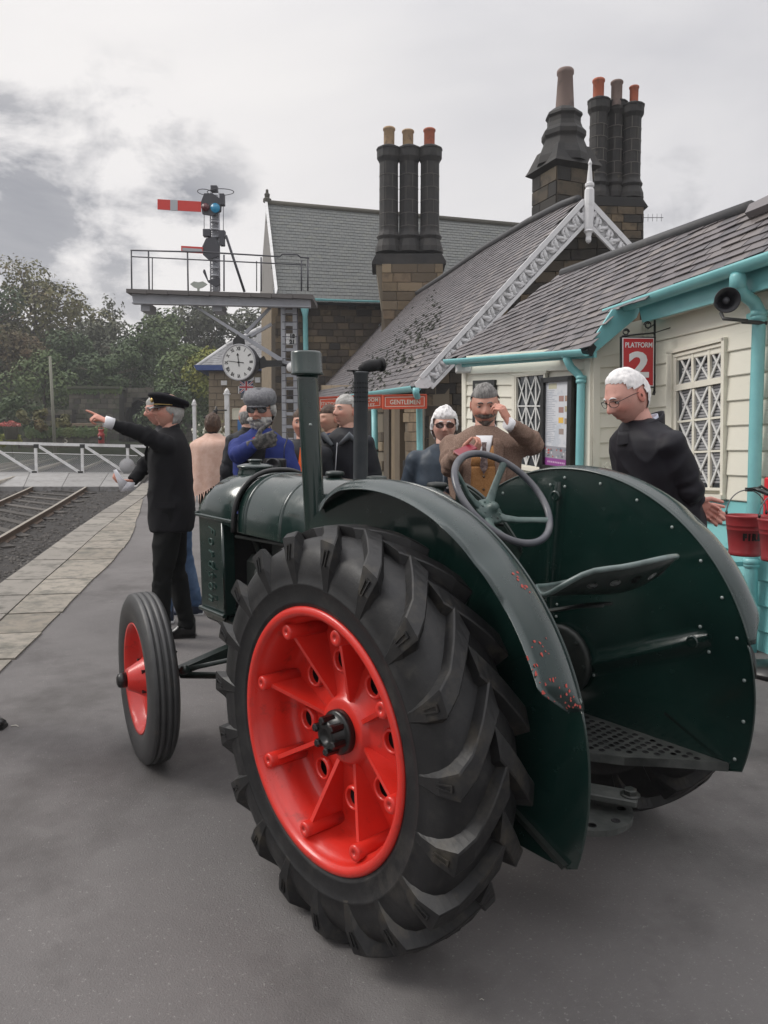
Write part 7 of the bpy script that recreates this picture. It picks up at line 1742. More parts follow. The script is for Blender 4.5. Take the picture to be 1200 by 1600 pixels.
def person(label, x, y, hd, h, coat, trous, hairm, skin=(.55, .31, .23), shoe=None, lean=0.0, head=(0, 0, 0), arms=None, stance=.10, stride=0.0, hem=.49, bulk=1.0, hair=None, beard=None, female=False,
           voxel=.010, fold=.011, detail=True, knee=0.0, legs=True, belly=0.0, collar=True, group=None, glasses=None, hands=True, hs=1.02, head_off=(0, 0), coatname='jacket', neckz=.0, gloves=None):
    t = thing('person', label, 'person', (x, y, gz(x, y)), math.radians(hd), group); k = h / 1.75
    def W(P): return local(t, P)
    sh = .81 * h; off = lambda z: lean * max(0, (z / h - .5)) ** 1.25
    V = lambda x_, y_, z_: Vector((x_ + off(z_), y_, z_))
    t['_h'] = h
    hips = [V(0, s * .085 * k, .52 * h) for s in (1, -1)]; kn = [V(.02 + knee + (stride * .5 if i == 0 else -stride * .4), s * (stance + .085 * k) * .5 + s * .02, .285 * h) for i, s in enumerate((1, -1))]
    an = [Vector(((stride if i == 0 else -stride), s * (stance), .05 * h)) for i, s in enumerate((1, -1))]
    if legs:
        m = MB()
        for i in range(2):
            m.tube([hips[i] + Vector((0, 0, .04)), hips[i], hips[i].lerp(kn[i], .5), kn[i], kn[i].lerp(an[i], .5), an[i] + Vector((0, 0, .02)), an[i] - Vector((-.01, 0, .012))], [.10 * bulk * k, .098 * bulk * k, .086 * bulk * k, .070 * k, .066 * k, .062 * k, .066 * k], n=16)
        m.ball(V(0, 0, .53 * h), (.125 * bulk * k, .165 * bulk * k, .12 * k), 20, 12)
        me = remesh(m, max(voxel, .012), 3, 'trousers'); folds(me, fold * .9, 3 + x, 8, [(kn[0], .13), (kn[1], .13), (an[0] + Vector((0, 0, .07)), .11), (an[1] + Vector((0, 0, .07)), .11)]); me.materials.append(trous); link('trousers', me, t)
        for i, s in enumerate((1, -1)):
            m = MB(); A_ = an[i]; rows = []
            for u in range(11):
                f = u / 10; xx = -.065 + .275 * f; w_ = (.036 + .012 * math.sin(f * math.pi) + .008 * sstep(.3, .8, f)) * (1 - .55 * sstep(.85, 1.0, f)) * (.75 if u == 0 else 1); hh = .085 * (1 - sstep(.25, .62, f)) + .048 - .022 * sstep(.8, 1, f)
                rows.append([Vector((A_.x + xx * k, A_.y + s * .004 + w_ * math.cos(q), .012 + (hh * max(0, math.sin(q)) ** .7 if math.sin(q) > 0 else 0))) for q in [2 * math.pi * j / 14 for j in range(14)]])
            m.grid(rows, closed=True); m.f += [list(range(14)), [10 * 14 + j for j in range(14)][::-1]]; m.mi += [0, 0]; m.sm += [True, True]
            so = m.build('shoe', shoe or mat('black_shoe', (.012, .012, .012), .3, coat=.3), t)
            q = MB(); q.prism([Vector((A_.x + (-.068 + .28 * f) * k, A_.y + s * .004 + sg * (.040 + .014 * sstep(.2, .8, f)) * (1 - .5 * sstep(.85, 1, f)), .0)) for sg, fs in ((1, [0, .3, .7, .92, 1.0]), (-1, [1.0, .92, .7, .3, 0])) for f in fs], (0, 0, .016)); q.build('sole', BLK if not shoe else mat('pale_sole', (.6, .6, .6), .6), so)
    # coat: torso and sleeves grown into one surface
    m = MB(); rings = [(hem, .128 + belly * .5, .178), (.53, .130 + belly, .176), (.60, .126 + belly, .168), (.67, .128 + belly * .5, .178), (.74, .130, .192), (.788, .120, .196), (.815, .104, .184), (.836, .088, .140), (.853, .070, .092), (.866 + neckz, .058, .064)]
    if female: rings = [(hem, .130, .185), (.53, .128, .175), (.60, .115, .150), (.67, .122, .160), (.72, .135, .168), (.785, .112, .170), (.815, .092, .150), (.838, .074, .108), (.862, .054, .060)]
    rr = []
    for z, d_, w_ in rings:
        c_ = V(0, 0, z * h); rr.append([c_ + Vector((math.copysign(abs(math.cos(q)) ** .85, math.cos(q)) * d_ * bulk * k, math.copysign(abs(math.sin(q)) ** .85, math.sin(q)) * w_ * bulk * k, 0)) for q in [2 * math.pi * j / 28 for j in range(28)]])
    m.grid(rr, closed=True); m.f += [list(range(28)), [(len(rr) - 1) * 28 + j for j in range(28)]]; m.mi += [0, 0]; m.sm += [True, True]
    arms = arms or {}; elb = []; wr = {}
    for s, key in ((1, 'L'), (-1, 'R')):
        S_ = V(0, s * .170 * bulk * k, .797 * h); a_ = arms.get(key)
        if a_ is None: E_ = V(-.03, s * .235 * k * bulk, .625 * h); H_ = V(.06, s * .245 * k * bulk, .485 * h); hdir = (H_ - E_).normalized(); pn = Vector((0, -s, 0)); pose = RELAX
        else:
            E_, H_ = (W(a_[0]) if a_[0] is not None else None), W(a_[1]); hdir = a_[2]; pn = a_[3]; pose = a_[4]
            if E_ is None:      # simple two-bone solve, elbow falling down and outwards
                L1 = .165 * h + .0; L2 = .150 * h; D_ = H_ - S_; d = min(D_.length, (L1 + L2) * .995); aa = (L1 ** 2 - L2 ** 2 + d * d) / (2 * d); hh = math.sqrt(max(0, L1 * L1 - aa * aa)); dn = D_.normalized(); side = Vector(a_[5] if len(a_) > 5 else (-.2, s * .6, -1)); side = (side - dn * side.dot(dn)).normalized(); E_ = S_ + dn * aa + side * hh
                H_ = S_ + dn * d
            hdir = (t_rot(t, hdir) if hdir is not None else (H_ - E_).normalized()); pn = t_rot(t, pn)
        m.tube([S_ - Vector((0, s * .05 * k, 0)), S_, S_.lerp(E_, .5), E_, E_.lerp(H_, .5), H_], [.060 * k * bulk, .064 * k * bulk, .058 * k * bulk, .053 * k * bulk, .047 * k, .040 * k], n=14); m.ball(S_, .062 * k * bulk, 14, 10)
        elb.append((E_, .12)); elb.append((H_.lerp(E_, .15), .06)); wr[key] = (H_, hdir, pn, pose, E_)
    me = remesh(m, voxel, 6, 'coat'); folds(me, fold, 7 + y, 8, elb); me.materials.append(coat); co_ = link(coatname, me, t)
    # head, neck and hands: the body
    hk = k * hs; HC = V(0, 0, h - .118 * hk) + Vector((head_off[0], head_off[1], 0)); HM = Matrix.Rotation(math.radians(head[0]), 3, 'Z') @ Matrix.Rotation(math.radians(head[1]), 3, 'Y') @ Matrix.Rotation(math.radians(head[2]), 3, 'X')
    T = lambda p: HC + HM @ (p * hk)
    b = MB(); cols = []; rows = head_grid({}); o = {}
    P_ = [[head_pt(d, o) for d in r] for r in rows]; b.grid([[T(p) for p in r] for r in P_], closed=True); cols += [head_col(p, o, skin) for r in P_ for p in r]
    for s in (1, -1):          # ears
        er = []
        for i in range(7):
            f = i / 6; er.append([T(Vector((-.012 + .019 * math.cos(q) * math.sin(math.pi * (.12 + .8 * f)) + .004 * f, s * (.073 + .010 * f), -.004 + .031 * math.sin(q) * math.sin(math.pi * (.12 + .8 * f))))) for q in [2 * math.pi * j / 12 for j in range(12)]])
        b.grid(er, closed=True); cols += [Vector((skin[0], skin[1] * .72, skin[2] * .68))] * 84
    n0 = len(b.v); b.tube([V(-.004, 0, .80 * h), V(-.004, 0, .84 * h) .lerp(T(Vector((-.02, 0, -.08))), .3), T(Vector((-.012, 0, -.062)))], [.062 * k, .055 * k, .054 * k], n=20); cols += [Vector(skin) * .95] * (len(b.v) - n0)
    if hands:
        for key, s in (('L', 1), ('R', -1)):
            H_, hdir, pn, pose, E_ = wr[key]
            if gloves and key in gloves: continue
            hm = hand_mb(pose, thumb=(.5, .5) if pose is not POINT else (.3, .9)); 
            if s < 0: pass
            me2 = remesh(hm, .0042 if detail else .006, 2, 'h'); co = mesh_arrays(me2); x_ = hdir.normalized(); z_ = -(pn - x_ * pn.dot(x_)).normalized(); y_ = z_.cross(x_); flip = (y_.dot(Vector((0, 0, 1))) if False else 1)
            # thumb side: left hand palm-down has thumb towards the body's right
            tsg = -1 if s > 0 else 1
            # y_ is left of the finger direction seen from the back of the hand
            M_ = Matrix((x_, y_ * tsg, z_)).transposed(); vs = [H_ + M_ @ (Vector(c) * k * .92 + Vector((.026, 0, 0))) for c in co]; n0 = len(b.v)
            b.add(vs, [list(p.vertices) for p in me2.polygons], True); bpy.data.meshes.remove(me2); cols += [Vector((skin[0], skin[1] * .88, skin[2] * .86))] * (len(b.v) - n0)
    me = b.mesh('body'); at_ = me.color_attributes.new('col', 'FLOAT_COLOR', 'POINT'); at_.data.foreach_set('color', [q for c in cols for q in (*c, 1.0)]); me.materials.append(SKIN)
    bmx = bmesh.new(); bmx.from_mesh(me); bmesh.ops.recalc_face_normals(bmx, faces=bmx.faces); bmx.to_mesh(me); bmx.free(); body = link('body', me, t)
    if detail:
        for s in (1, -1):
            e = MB(); C = T(Vector((.0745, s * .031, .0115))); e.ball(C, .0128 * hk, 14, 10); eo = e.build('eye', mat('eye_white', (.55, .50, .47), .25), body)
            q = MB(); fd = (HM @ Vector((1, 0, 0))).normalized(); q.lathe([(.0056 * hk, 0), (.004 * hk, .0014), (0, .0018)], c=C + fd * .0118 * hk, M=frame(fd), n=12); q.build('iris', mat('iris', (.03, .025, .02), .2), eo)
            l_ = MB(); l_.ball(C + fd * .0008 + (HM @ Vector((0, 0, .0052))) * hk, (.0135 * hk, .0135 * hk, .0098 * hk), 14, 8, M=HM); l_.build('eyelid', mat('eyelid', tuple(c * .72 for c in skin), .6), eo) 
            q = MB(); q.tube([T(head_pt(Vector((1, s * yy_ / .0765, zz_ / .118)).normalized(), o) + Vector((.002, 0, 0))) for yy_, zz_ in ((.013, .030), (.026, .037), (.040, .036), (.049, .029))], [.0028 * k, .0038 * k, .0034 * k, .0016 * k], n=6); q.build('eyebrow', hairm, body)
    # hair and beard as shells over the same skull
    def shell(nm, mask, th, m_, seed=0, fr=60, par=None):
        b = MB(); rws = []
        rg = head_grid({}, 60, 84); keep = {}; vs = []; mk = []
        for i, r in enumerate(rg):
            for j, d in enumerate(r):
                p = head_pt(d, {'nose': .0} if nm == 'hair' else o); w = mask(p, d); q = Vector((p.x * 26, p.y * 60, p.z * 22)); ns_ = mnoise.noise(q + Vector((seed, 0, 0))) * .55 + mnoise.noise(q * 2.7 + Vector((0, seed, 0))) * .45; w *= 1 + .25 * mnoise.noise(q * 1.7)
                mk.append(w); vs.append(T(p + d * (th * min(1, w) * (1 + ns_) + .0008)))
        n_ = len(rg[0]); fs = []
        for i in range(len(rg) - 1):
            for j in range(n_):
                q = (i * n_ + j, i * n_ + (j + 1) % n_, (i + 1) * n_ + (j + 1) % n_, (i + 1) * n_ + j)
                if min(mk[v] for v in q) > .02: fs.append(q)
        b.add(vs, fs, True); ob = b.build(nm, m_, par or body, fix=False); return ob
    if hair: shell('hair', hair[0], hair[1], hairm, seed=x * 5)
    if beard: shell('beard', beard[0], beard[1], beard[2], seed=3)
    if glasses:
        g = thing('spectacles', glasses[0], 'glasses', (0, 0, 0)); g.parent = t; g.pop('category', None) if False else None
        bpy.data.objects.remove(g)
        q = MB()
        for s in (1, -1):
            w_, hgt = glasses[2], glasses[3]; ctr = Vector((.101, s * .0335, .008))
            ring = [T(ctr + Vector((-.010 * abs(math.cos(a) * 1) * (1 if s * math.cos(a) > 0 else -.2), math.cos(a) * w_, math.copysign(abs(math.sin(a)) ** .8, math.sin(a)) * hgt))) for a in [2 * math.pi * i / 20 for i in range(21)]]
            q.tube(ring, .0014 * k, n=5, caps=False); q.tube([T(Vector((.091, s * (.0335 + w_), .014))), T(Vector((.03, s * .080, .016))), T(Vector((-.018, s * .080, .010)))], .0016 * k, n=5)
        q.tube([T(Vector((.103, .0335 - glasses[2], .012))), T(Vector((.106, 0, .014))), T(Vector((.103, -.0335 + glasses[2], .012)))], .0014 * k, n=5); go = q.build('spectacles', BLK, body)
        if glasses[1] is not None:
            for s in (1, -1):
                q = MB(); q.add([T(Vector((.1005 + (-.008 * max(0, s * math.cos(a))), s * .0335 + math.cos(a) * glasses[2], .008 + math.copysign(abs(math.sin(a)) ** .8, math.sin(a)) * glasses[3]))) for a in [2 * math.pi * i / 20 for i in range(20)]], [list(range(20))], False); q.build('lens', glasses[1], go)
    if collar:
        q = MB(); rws = []
        for i, (rz_, rx_) in enumerate(((0, .070), (.030, .066), (.052, .060), (.050, .056), (.0, .058))): 
            rws.append([V(-.004, 0, .838 * h) + Vector((math.cos(a) * (rx_ + (.012 if math.cos(a) > 0 and i < 3 else 0)) * k, math.sin(a) * rx_ * k * 1.02, rz_ * k - .028 * math.cos(a) * k)) for a in [2 * math.pi * j / 28 + .001 for j in range(28)]])
        q.grid(rws, closed=True); q.build('collar', collar if not isinstance(collar, bool) else coat, t)
    return t, dict(T=T, V=V, wr=wr, HM=HM, HC=HC, hk=hk, k=k, body=body, coat=co_, W=W)
def t_rot(t, v): return Matrix.Rotation(-t.rotation_euler.z, 3, 'Z') @ Vector(v)
def px_xy(px, D): v = at(px, 700, D); return v.x, D
def full_hair(p, d, line=.055, back=-.075):    # short all-over hair with a hairline, cut round the ears
    if abs(p.y) > .055 and -.035 < p.x < .022 and p.z < .030: return 0
    fr = sstep(line - .01, line + .012, p.z + (.0 if p.x < .05 else 0)) if p.x > .02 else (sstep(-.03, .03, p.z + (.02 - p.x) * .9) if abs(p.y) > .045 and p.x > -.03 else sstep(back, back + .03, p.z))
    return fr
def long_hair(p, d): 
    if p.x > .045: return sstep(.045, .062, p.z)
    if p.x > .0: return sstep(-.02, .02, p.z - .0 + (abs(p.y) - .06) * 1.5 - p.x * .7)
    return sstep(-.10, -.075, p.z)
def bald_ring(p, d): return sstep(-.085, -.06, p.z) * (1 - sstep(.02, .05, p.z)) * (1 if p.x < .0 else 0)
def beard_mask(p, d):
    if p.x < .0: return 0
    jaw = sstep(-.030, -.055, p.z) if abs(p.y) > .022 else sstep(-.038, -.043, p.z)
    lip = gs(p.z + .0575, .0065) * gs(p.y, .018)
    return jaw * sstep(.0, .03, p.x) * (1 - .95 * min(1, lip * 1.3))
HWHITE = mat('white_hair', (.78, .76, .75), .85, bump=.002, bs=160, stretch=(1, 1, .3), col2=(.66, .65, .65), ns=90)
HGREY = mat('grey_hair', (.10, .095, .09), .7, bump=.004, bs=90, stretch=(1, 1, .35), col2=(.26, .25, .24), ns=50)
HSALT = mat('light_grey_hair', (.42, .41, .39), .75, bump=.004, bs=80, stretch=(1, 1, .35), col2=(.28, .27, .25), ns=50)
HBRN = mat('brown_hair', (.055, .030, .020), .65, bump=.005, bs=80, stretch=(1, 1, .35), col2=(.09, .05, .03), ns=40)
SUNG = mat('dark_lens', (.012, .010, .012), .08, spec=.8); SUNB = mat('brown_lens', (.06, .03, .025), .1, spec=.8)
BLACKC = cloth('black_serge', (.0085, .0085, .010)); BLACKT = cloth('black_trouser', (.0045, .005, .005)); NAVY = cloth('black_navy_jacket', (.0095, .009, .013), rough=.6, bump=.0006)
TWEED = cloth('brown_tweed', (.165, .105, .080), (.26, .18, .14), bs=420, ns=160, bump=.0016); MUST = cloth('mustard_waistcoat', (.34, .165, .06), (.44, .23, .10), bs=380, ns=120)
BLUEJ = cloth('royal_blue_jacket', (.022, .034, .15), (.03, .045, .19)); DENIM = cloth('denim', (.05, .09, .17), (.11, .17, .28), ns=6, bs=300); QUILT = cloth('blue_grey_coat', (.030, .042, .058), rough=.45, bump=.0008, bs=60)
PEACH = cloth('peach_shawl', (.52, .34, .27), (.60, .42, .35)); ORNG = mat('hi_vis_orange', (.85, .14, .02), .7, emit=0.0); SILV = mat('hi_vis_band', (.45, .46, .48), .5); WSH = cloth('white_shirt', (.70, .70, .72), (.74, .74, .76), bump=.0005)
GREYJ = cloth('charcoal_shell_jacket', (.012, .013, .017), rough=.6); GREYH = cloth('grey_hood', (.10, .11, .12)); CAPB = cloth('black_cap_cloth', (.006, .006, .009))
def cuff(t, I, key, m_, r=.036, L_=.03):
    H_, hd_, *_r, E_ = I['wr'][key]; d = (H_ - E_).normalized(); q = MB(); q.tube([H_ - d * .02, H_ + d * L_], [r * I['k'], r * .94 * I['k']], n=16); q.build('cuff', m_, I['coat'])
# -- A: guard in the peaked cap, pointing left
ax, ay = px_xy(266, 5.2)
tA, I = person('uniformed man in a black peaked cap and black suit pointing far to the left', ax, ay, 187, 1.685, BLACKC, BLACKT, HSALT, skin=(.56, .29, .22), head=(28, -3, 0), stance=.085, hem=.455, bulk=1.09, belly=.02,
    arms={'L': (at(232, 682, 4.98), at(172, 661, 4.86), (-.88, -.12, .42), (.1, .35, -1), POINT), 'R': (at(226, 728, 5.45), at(206, 752, 5.35), (-1, -.1, .0), (0, .4, 1), HOLD)}, hair=(lambda p, d: long_hair(p, d) if p.z < .03 else 0, .008), stride=.07, head_off=(.005, 0))
cuff(tA, I, 'L', WSH, .040, .034)
T = I['T']; q = MB(); rw = []
for z, rx, ry, dx in ((.030, .104, .086, .0), (.052, .106, .088, 0), (.060, .128, .112, 0), (.078, .142, .126, .004), (.094, .136, .118, .006), (.103, .09, .08, 0), (.106, .0, .0, 0)):
    rw.append([T(Vector((math.cos(a) * rx + dx - .004, math.sin(a) * ry, z + .022 * math.cos(a) * (1 if z > .055 else .25)))) for a in [2 * math.pi * j / 36 for j in range(36)]])
q.grid(rw, closed=True); cp = q.build('peaked_cap', CAPB, tA)
q = MB(); q.grid([[T(Vector((.088 * math.cos(a) + u * .060 * math.cos(a * .9), .082 * math.sin(a) * (1 + .06 * u), .034 - .030 * u * math.cos(a) + .003))) for a in [-1.15 + 2.3 * j / 16 for j in range(17)]] for u in (0, .35, .7, 1.0)]); vz = q.build('peak', mat('patent_peak', (.010, .010, .012), .15, coat=.6), cp); so = vz.modifiers.new('s', 'SOLIDIFY'); so.thickness = .004
q = MB(); q.tube([T(Vector((.106 * math.cos(a), .090 * math.sin(a), .040))) for a in [-1.5 + 3 * j / 16 for j in range(17)]], .003, n=5); q.ball(T(Vector((.118, 0, .068))), (.010, .020, .018), 10, 6, M=I['HM']); q.tube([T(Vector((.122, yy_, .060 + abs(yy_) * .25))) for yy_ in (-.026, -.012, 0, .012, .026)], .0035, n=5); q.build('badge', mat('brass_badge', (.60, .42, .16), .35, metal=.8), cp)
V = I['V']; q = MB()
for z in (.62, .69, .73): q.ball(V(.15 * (1 if z < .7 else .96), -.0, z * 1.685), (.006, .009, .009), 8, 5)
q.build('button', BLK, I['coat'])
q = MB(); q.prism([V(.10, .088, .845 * 1.685), V(.135, .035, .80 * 1.685), V(.15, .02, .735 * 1.685), V(.145, .075, .765 * 1.685), V(.12, .10, .80 * 1.685)], (.012, .006, 0)); q.build('lapel', BLACKC, I['coat'])
q = MB(); hA = 1.685
q.prism([V(.075, -.183, .575 * hA), V(-.055, -.199, .575 * hA), V(-.055, -.203, .553 * hA), V(.075, -.187, .553 * hA)], (0, -.006, 0)); q.prism([V(.075, .190, .575 * hA), V(-.055, .205, .575 * hA), V(-.055, .208, .553 * hA), V(.075, .194, .553 * hA)], (0, .006, 0)); q.build('pocket_flap', BLACKC, I['coat'])
# the sheet of paper in his lower hand
PW_ = at(196, 752, 5.3); pa = thing('paper_sheet', 'folded white printed sheet held low beside the man in the peaked cap', 'paper', tuple(PW_))
q = MB(); pt = lambda x, y, d: at(x, y, 5.3 + d) - PW_
q.grid([[pt(177, 735, -.25), pt(182, 733, -.22)], [pt(183, 752, -.22), pt(191, 747, -.22)], [pt(188, 768, -.2), pt(199, 753, -.22)]]); q.grid([[pt(188, 768, -.2), pt(199, 753, -.22)], [pt(208, 766, -.2), pt(211, 754, -.2)]]); o_ = q.build('sheet', mat('white_paper', (.74, .74, .78), .6), pa); so = o_.modifiers.new('s', 'SOLIDIFY'); so.thickness = .001
q = MB(); q.add([pt(182, 741, -.03), pt(186, 743, -.03), pt(190, 752, -.035), pt(186, 751, -.03)], [(0, 1, 2, 3)], False); q.build('print', mat('grey_print', (.2, .2, .22), .7), pa)
# -- B: man behind him in jeans
bx, by = px_xy(276, 5.8)
tB, I = person('man in blue jeans and trainers standing mostly hidden behind the capped man', bx, by, 190, 1.70, GREYJ, DENIM, HSALT, skin=(.56, .28, .22), head=(30, 8, 0), lean=.30, hem=.50, shoe=mat('navy_trainer', (.03, .04, .07), .6), stance=.12, stride=.10, hair=(full_hair, .006), glasses=('wire glasses', None, .021, .015), hands=False, head_off=(.02, .0))
# -- C: woman in the shawl
cx, cy_ = px_xy(333, 8.5)
tC, I = person('brown haired woman seen from behind wrapped in a peach shawl', cx, cy_, 80, 1.58, BLACKC, BLACKT, HBRN, female=True, voxel=.016, hair=(lambda p, d: 1 if p.x < .04 or p.z > .05 else 0, .018), detail=False, hands=False)
q = MB(); rw = []
for i in range(15):
    f = i / 14; z = 1.37 - .50 * f; row = []
    for j in range(32):
        a = 2 * math.pi * j / 32; rx, ry = .06 + .16 * sstep(0, .25, f) + .03 * f, .08 + .17 * sstep(0, .22, f) + .03 * f; fo = 1 + .05 * math.sin(a * 9 + f * 3) * f
        drop = .22 * max(0, math.cos(a - 2.2)) * f * f - .10 * max(0, math.cos(a + .6)) * f
        row.append(Vector((rx * math.cos(a) * fo, ry * math.sin(a) * fo, z - drop + (.03 * math.sin(a) * f))))
    rw.append(row)
q.grid(rw, closed=True); shw = q.build('shawl', PEACH, tC)
q = MB()
for j in range(0, 64): a = 2 * math.pi * j / 64; p = Vector(rw[-1][(j // 2) % 32]); p2 = Vector(rw[-1][((j + 1) // 2) % 32]); p = p.lerp(p2, .5); q.tube([p, p + Vector((uni(-.02, .02), uni(-.02, .02), -.10))], [.006, .002], n=3)
q.build('fringe', PEACH, shw)
# -- D: photographer in the blue jacket
dx, dy_ = px_xy(408, 4.75)
gD = (at(372, 712, 4.55), at(400, 694, 4.45), (.93, -.10, .28), (.2, 1, .2), FIST)
tD, I = person('bearded man in grey flat cap and blue jacket lifting a gloved fist to his chin', dx, dy_, 262, 1.69, BLUEJ, BLACKT, HSALT, skin=(.56, .30, .23), head=(2, 4, 0), bulk=.95, arms={'R': gD, 'L': (None, at(438, 742, 4.42), None, (0, 1, .2), HOLD, (-.5, .35, -1))}, belly=.03, hair=(lambda p, d: long_hair(p, d) if p.z < .05 else 0, .014), beard=(beard_mask, .024, HSALT), glasses=('sunglasses', SUNG, .029, .021), gloves='RL', legs=True)
T = I['T']; q = MB(); rw = []
for z, rx, ry, dx_ in ((.036, .110, .090, 0), (.060, .122, .100, .006), (.090, .122, .102, .008), (.116, .108, .094, .004), (.136, .084, .074, .0), (.143, .034, .030, -.006), (.144, 0, 0, -.006)):
    rw.append([T(Vector((math.cos(a) * rx * (1.10 if math.cos(a) > 0 else 1) + dx_, math.sin(a) * ry, z - (.016 * max(0, math.cos(a)) * (1 if z > .06 else .2))))) for a in [2 * math.pi * j / 36 for j in range(36)]])
q.grid(rw, closed=True); cp = q.build('flat_cap', cloth('grey_tweed', (.13, .13, .14), (.21, .21, .22), ns=70, bs=200), tD)
q = MB(); q.grid([[T(Vector((.090 * math.cos(a) + u * .052 * math.cos(a), .078 * math.sin(a), .040 - .012 * u))) for a in [-1.1 + 2.2 * j / 14 for j in range(15)]] for u in (0, .5, 1.0)]); vz = q.build('peak', MATS['cloth_grey_tweed'], cp); so = vz.modifiers.new('s', 'SOLIDIFY'); so.thickness = .008
H_, hd_, pn_, po_, E_ = I['wr']['R']; gm = hand_mb(FIST, scale=1.18); me2 = remesh(gm, .005, 2, 'glove'); x_ = hd_.normalized(); z_ = -(pn_ - x_ * pn_.dot(x_)).normalized(); y_ = z_.cross(x_); M_ = Matrix((x_, y_, z_)).transposed()
me2.transform(M_.to_4x4()); me2.transform(Matrix.Translation(H_)); me2.materials.append(cloth('grey_glove', (.045, .045, .045), (.16, .15, .14), ns=40)); link('glove', me2, tD)
q = MB(); V = I['V']; h_ = 1.69
q.prism([V(.170, .075, .80 * h_), V(.172, -.075, .80 * h_), V(.196, -.045, .64 * h_), V(.196, .045, .64 * h_)], (-.03, 0, 0)); q.build('shirt', cloth('black_shirt', (.012, .012, .014)), tD)
q = MB(); q.prism([V(.13, .0, .835 * h_), V(.155, -.05, .81 * h_), V(.17, .0, .785 * h_), V(.155, .05, .81 * h_)], (.012, 0, 0)); q.build('neckerchief', cloth('red_neckerchief', (.35, .05, .04)), tD)
cmx = thing('camera', 'black camera with a round lens hanging on the chest of the man in blue', 'camera', tuple(at(428, 727, 4.42))); q = MB(); q.box((0, .04, 0), (.13, .06, .08), ch=.01); q.build('camera_body', BLK, cmx); q = MB(); q.lathe([(.036, -.04), (.040, -.02), (.040, .05), (.036, .055), (.030, .05), (0, .035)], M=frame((-.05, -1, .05)), n=28); q.build('lens', mat('lens_black', (.015, .015, .018), .3), cmx)
q = MB(); q.tube([Vector((.05, .06, .03)), at(444, 700, 4.5) - cmx.location, at(450, 682, 4.58) - cmx.location], .008, n=6, flat=.3); q.build('strap', BLK, cmx)
# -- E, F: heads further back
ex, ey = px_xy(386, 7.4)
tE, I = person('balding man turned away just behind the man in the flat cap', ex, ey, 118, 1.66, GREYJ, BLACKT, HGREY, skin=(.52, .30, .23), head=(0, 8, 0), voxel=.016, detail=False, hair=(bald_ring, .006), hands=False)
ex, ey = px_xy(474, 5.4)
tF, I = person('man with short dark hair in an orange high visibility vest behind the green pipe', ex, ey, 255, 1.60, GREYJ, BLACKT, HBRN, skin=(.50, .27, .20), head=(10, 0, 0), voxel=.016, hair=(full_hair, .010), hands=False)
hv, I2 = None, None
q = MB(); V = I['V']
for s in (1, -1): q.prism([V(.12, s * .03, .83 * 1.60), V(.115, s * .15, .82 * 1.60), V(.145, s * .20, .70 * 1.60), V(.155, s * .19, .50 * 1.60), V(.15, s * .01, .50 * 1.60), V(.15, s * .015, .70 * 1.60)], (.02, 0, 0))
vst = q.build('high_vis_vest', ORNG, tF)
q = MB()
for s in (1, -1): q.prism([V(.168, s * .07, .82 * 1.60), V(.163, s * .11, .82 * 1.60), V(.180, s * .11, .52 * 1.60), V(.180, s * .07, .52 * 1.60)], (.004, 0, 0))
q.build('reflective_band', SILV, vst)
# -- G and his companion
gx, gy = px_xy(541, 5.5)
tG, I = person('grey haired man in a black hooded jacket looking left beside the grey pipe', gx, gy, 238, 1.695, GREYJ, BLACKT, HSALT, skin=(.58, .33, .25), head=(-14, -4, 0), hair=(lambda p, d: full_hair(p, d, .055, -.09), .009), collar=GREYH, bulk=1.02, hands=False)
q = MB(); V = I['V']; q.tube([V(.11, .0, .80 * 1.7), V(.150, .0, .62 * 1.7)], .004, n=5); q.build('zip', SILV, tG)
q = MB(); q.tube([V(.02, .15, .78 * 1.7), V(.12, .11, .83 * 1.7), V(.13, .03, .79 * 1.7)], [.015, .026, .012], n=10); q.tube([V(.02, -.15, .78 * 1.7), V(.12, -.11, .83 * 1.7), V(.13, -.03, .79 * 1.7)], [.015, .026, .012], n=10); q.build('hood', GREYH, tG)
gx, gy = px_xy(516, 6.3)
person('person in a dark navy coat almost hidden behind the grey haired man', gx, gy, 215, 1.64, cloth('navy_coat', (.016, .024, .06)), DENIM, HBRN, skin=(.5, .28, .2), voxel=.018, detail=False, hair=(full_hair, .01), arms=None)
# -- H: woman with white hair
hx, hy = px_xy(694, 4.7)
tH, I = person('white haired woman in brown tinted glasses and a dark blue grey padded coat', hx, hy, 262, 1.60, QUILT, BLACKT, HWHITE, skin=(.60, .36, .29), female=True, head=(6, 5, 0), hair=(lambda p, d: long_hair(p, d), .014), glasses=('glasses', SUNB, .025, .017), bulk=1.12, hem=.46, stance=.08)
q = MB(); V = I['V']; h_ = 1.60
for z in (.62, .70, .77): q.ball(V(.160, .03, z * h_), .008, 8, 5)
q.build('press_stud', SILV, I['coat'])
q = MB(); q.tube([V(.156, .012, .80 * h_), V(.165, .012, .66 * h_), V(.160, .012, .50 * h_)], [.010, .012, .012], n=6, flat=.4); q.build('placket', QUILT, I['coat'])
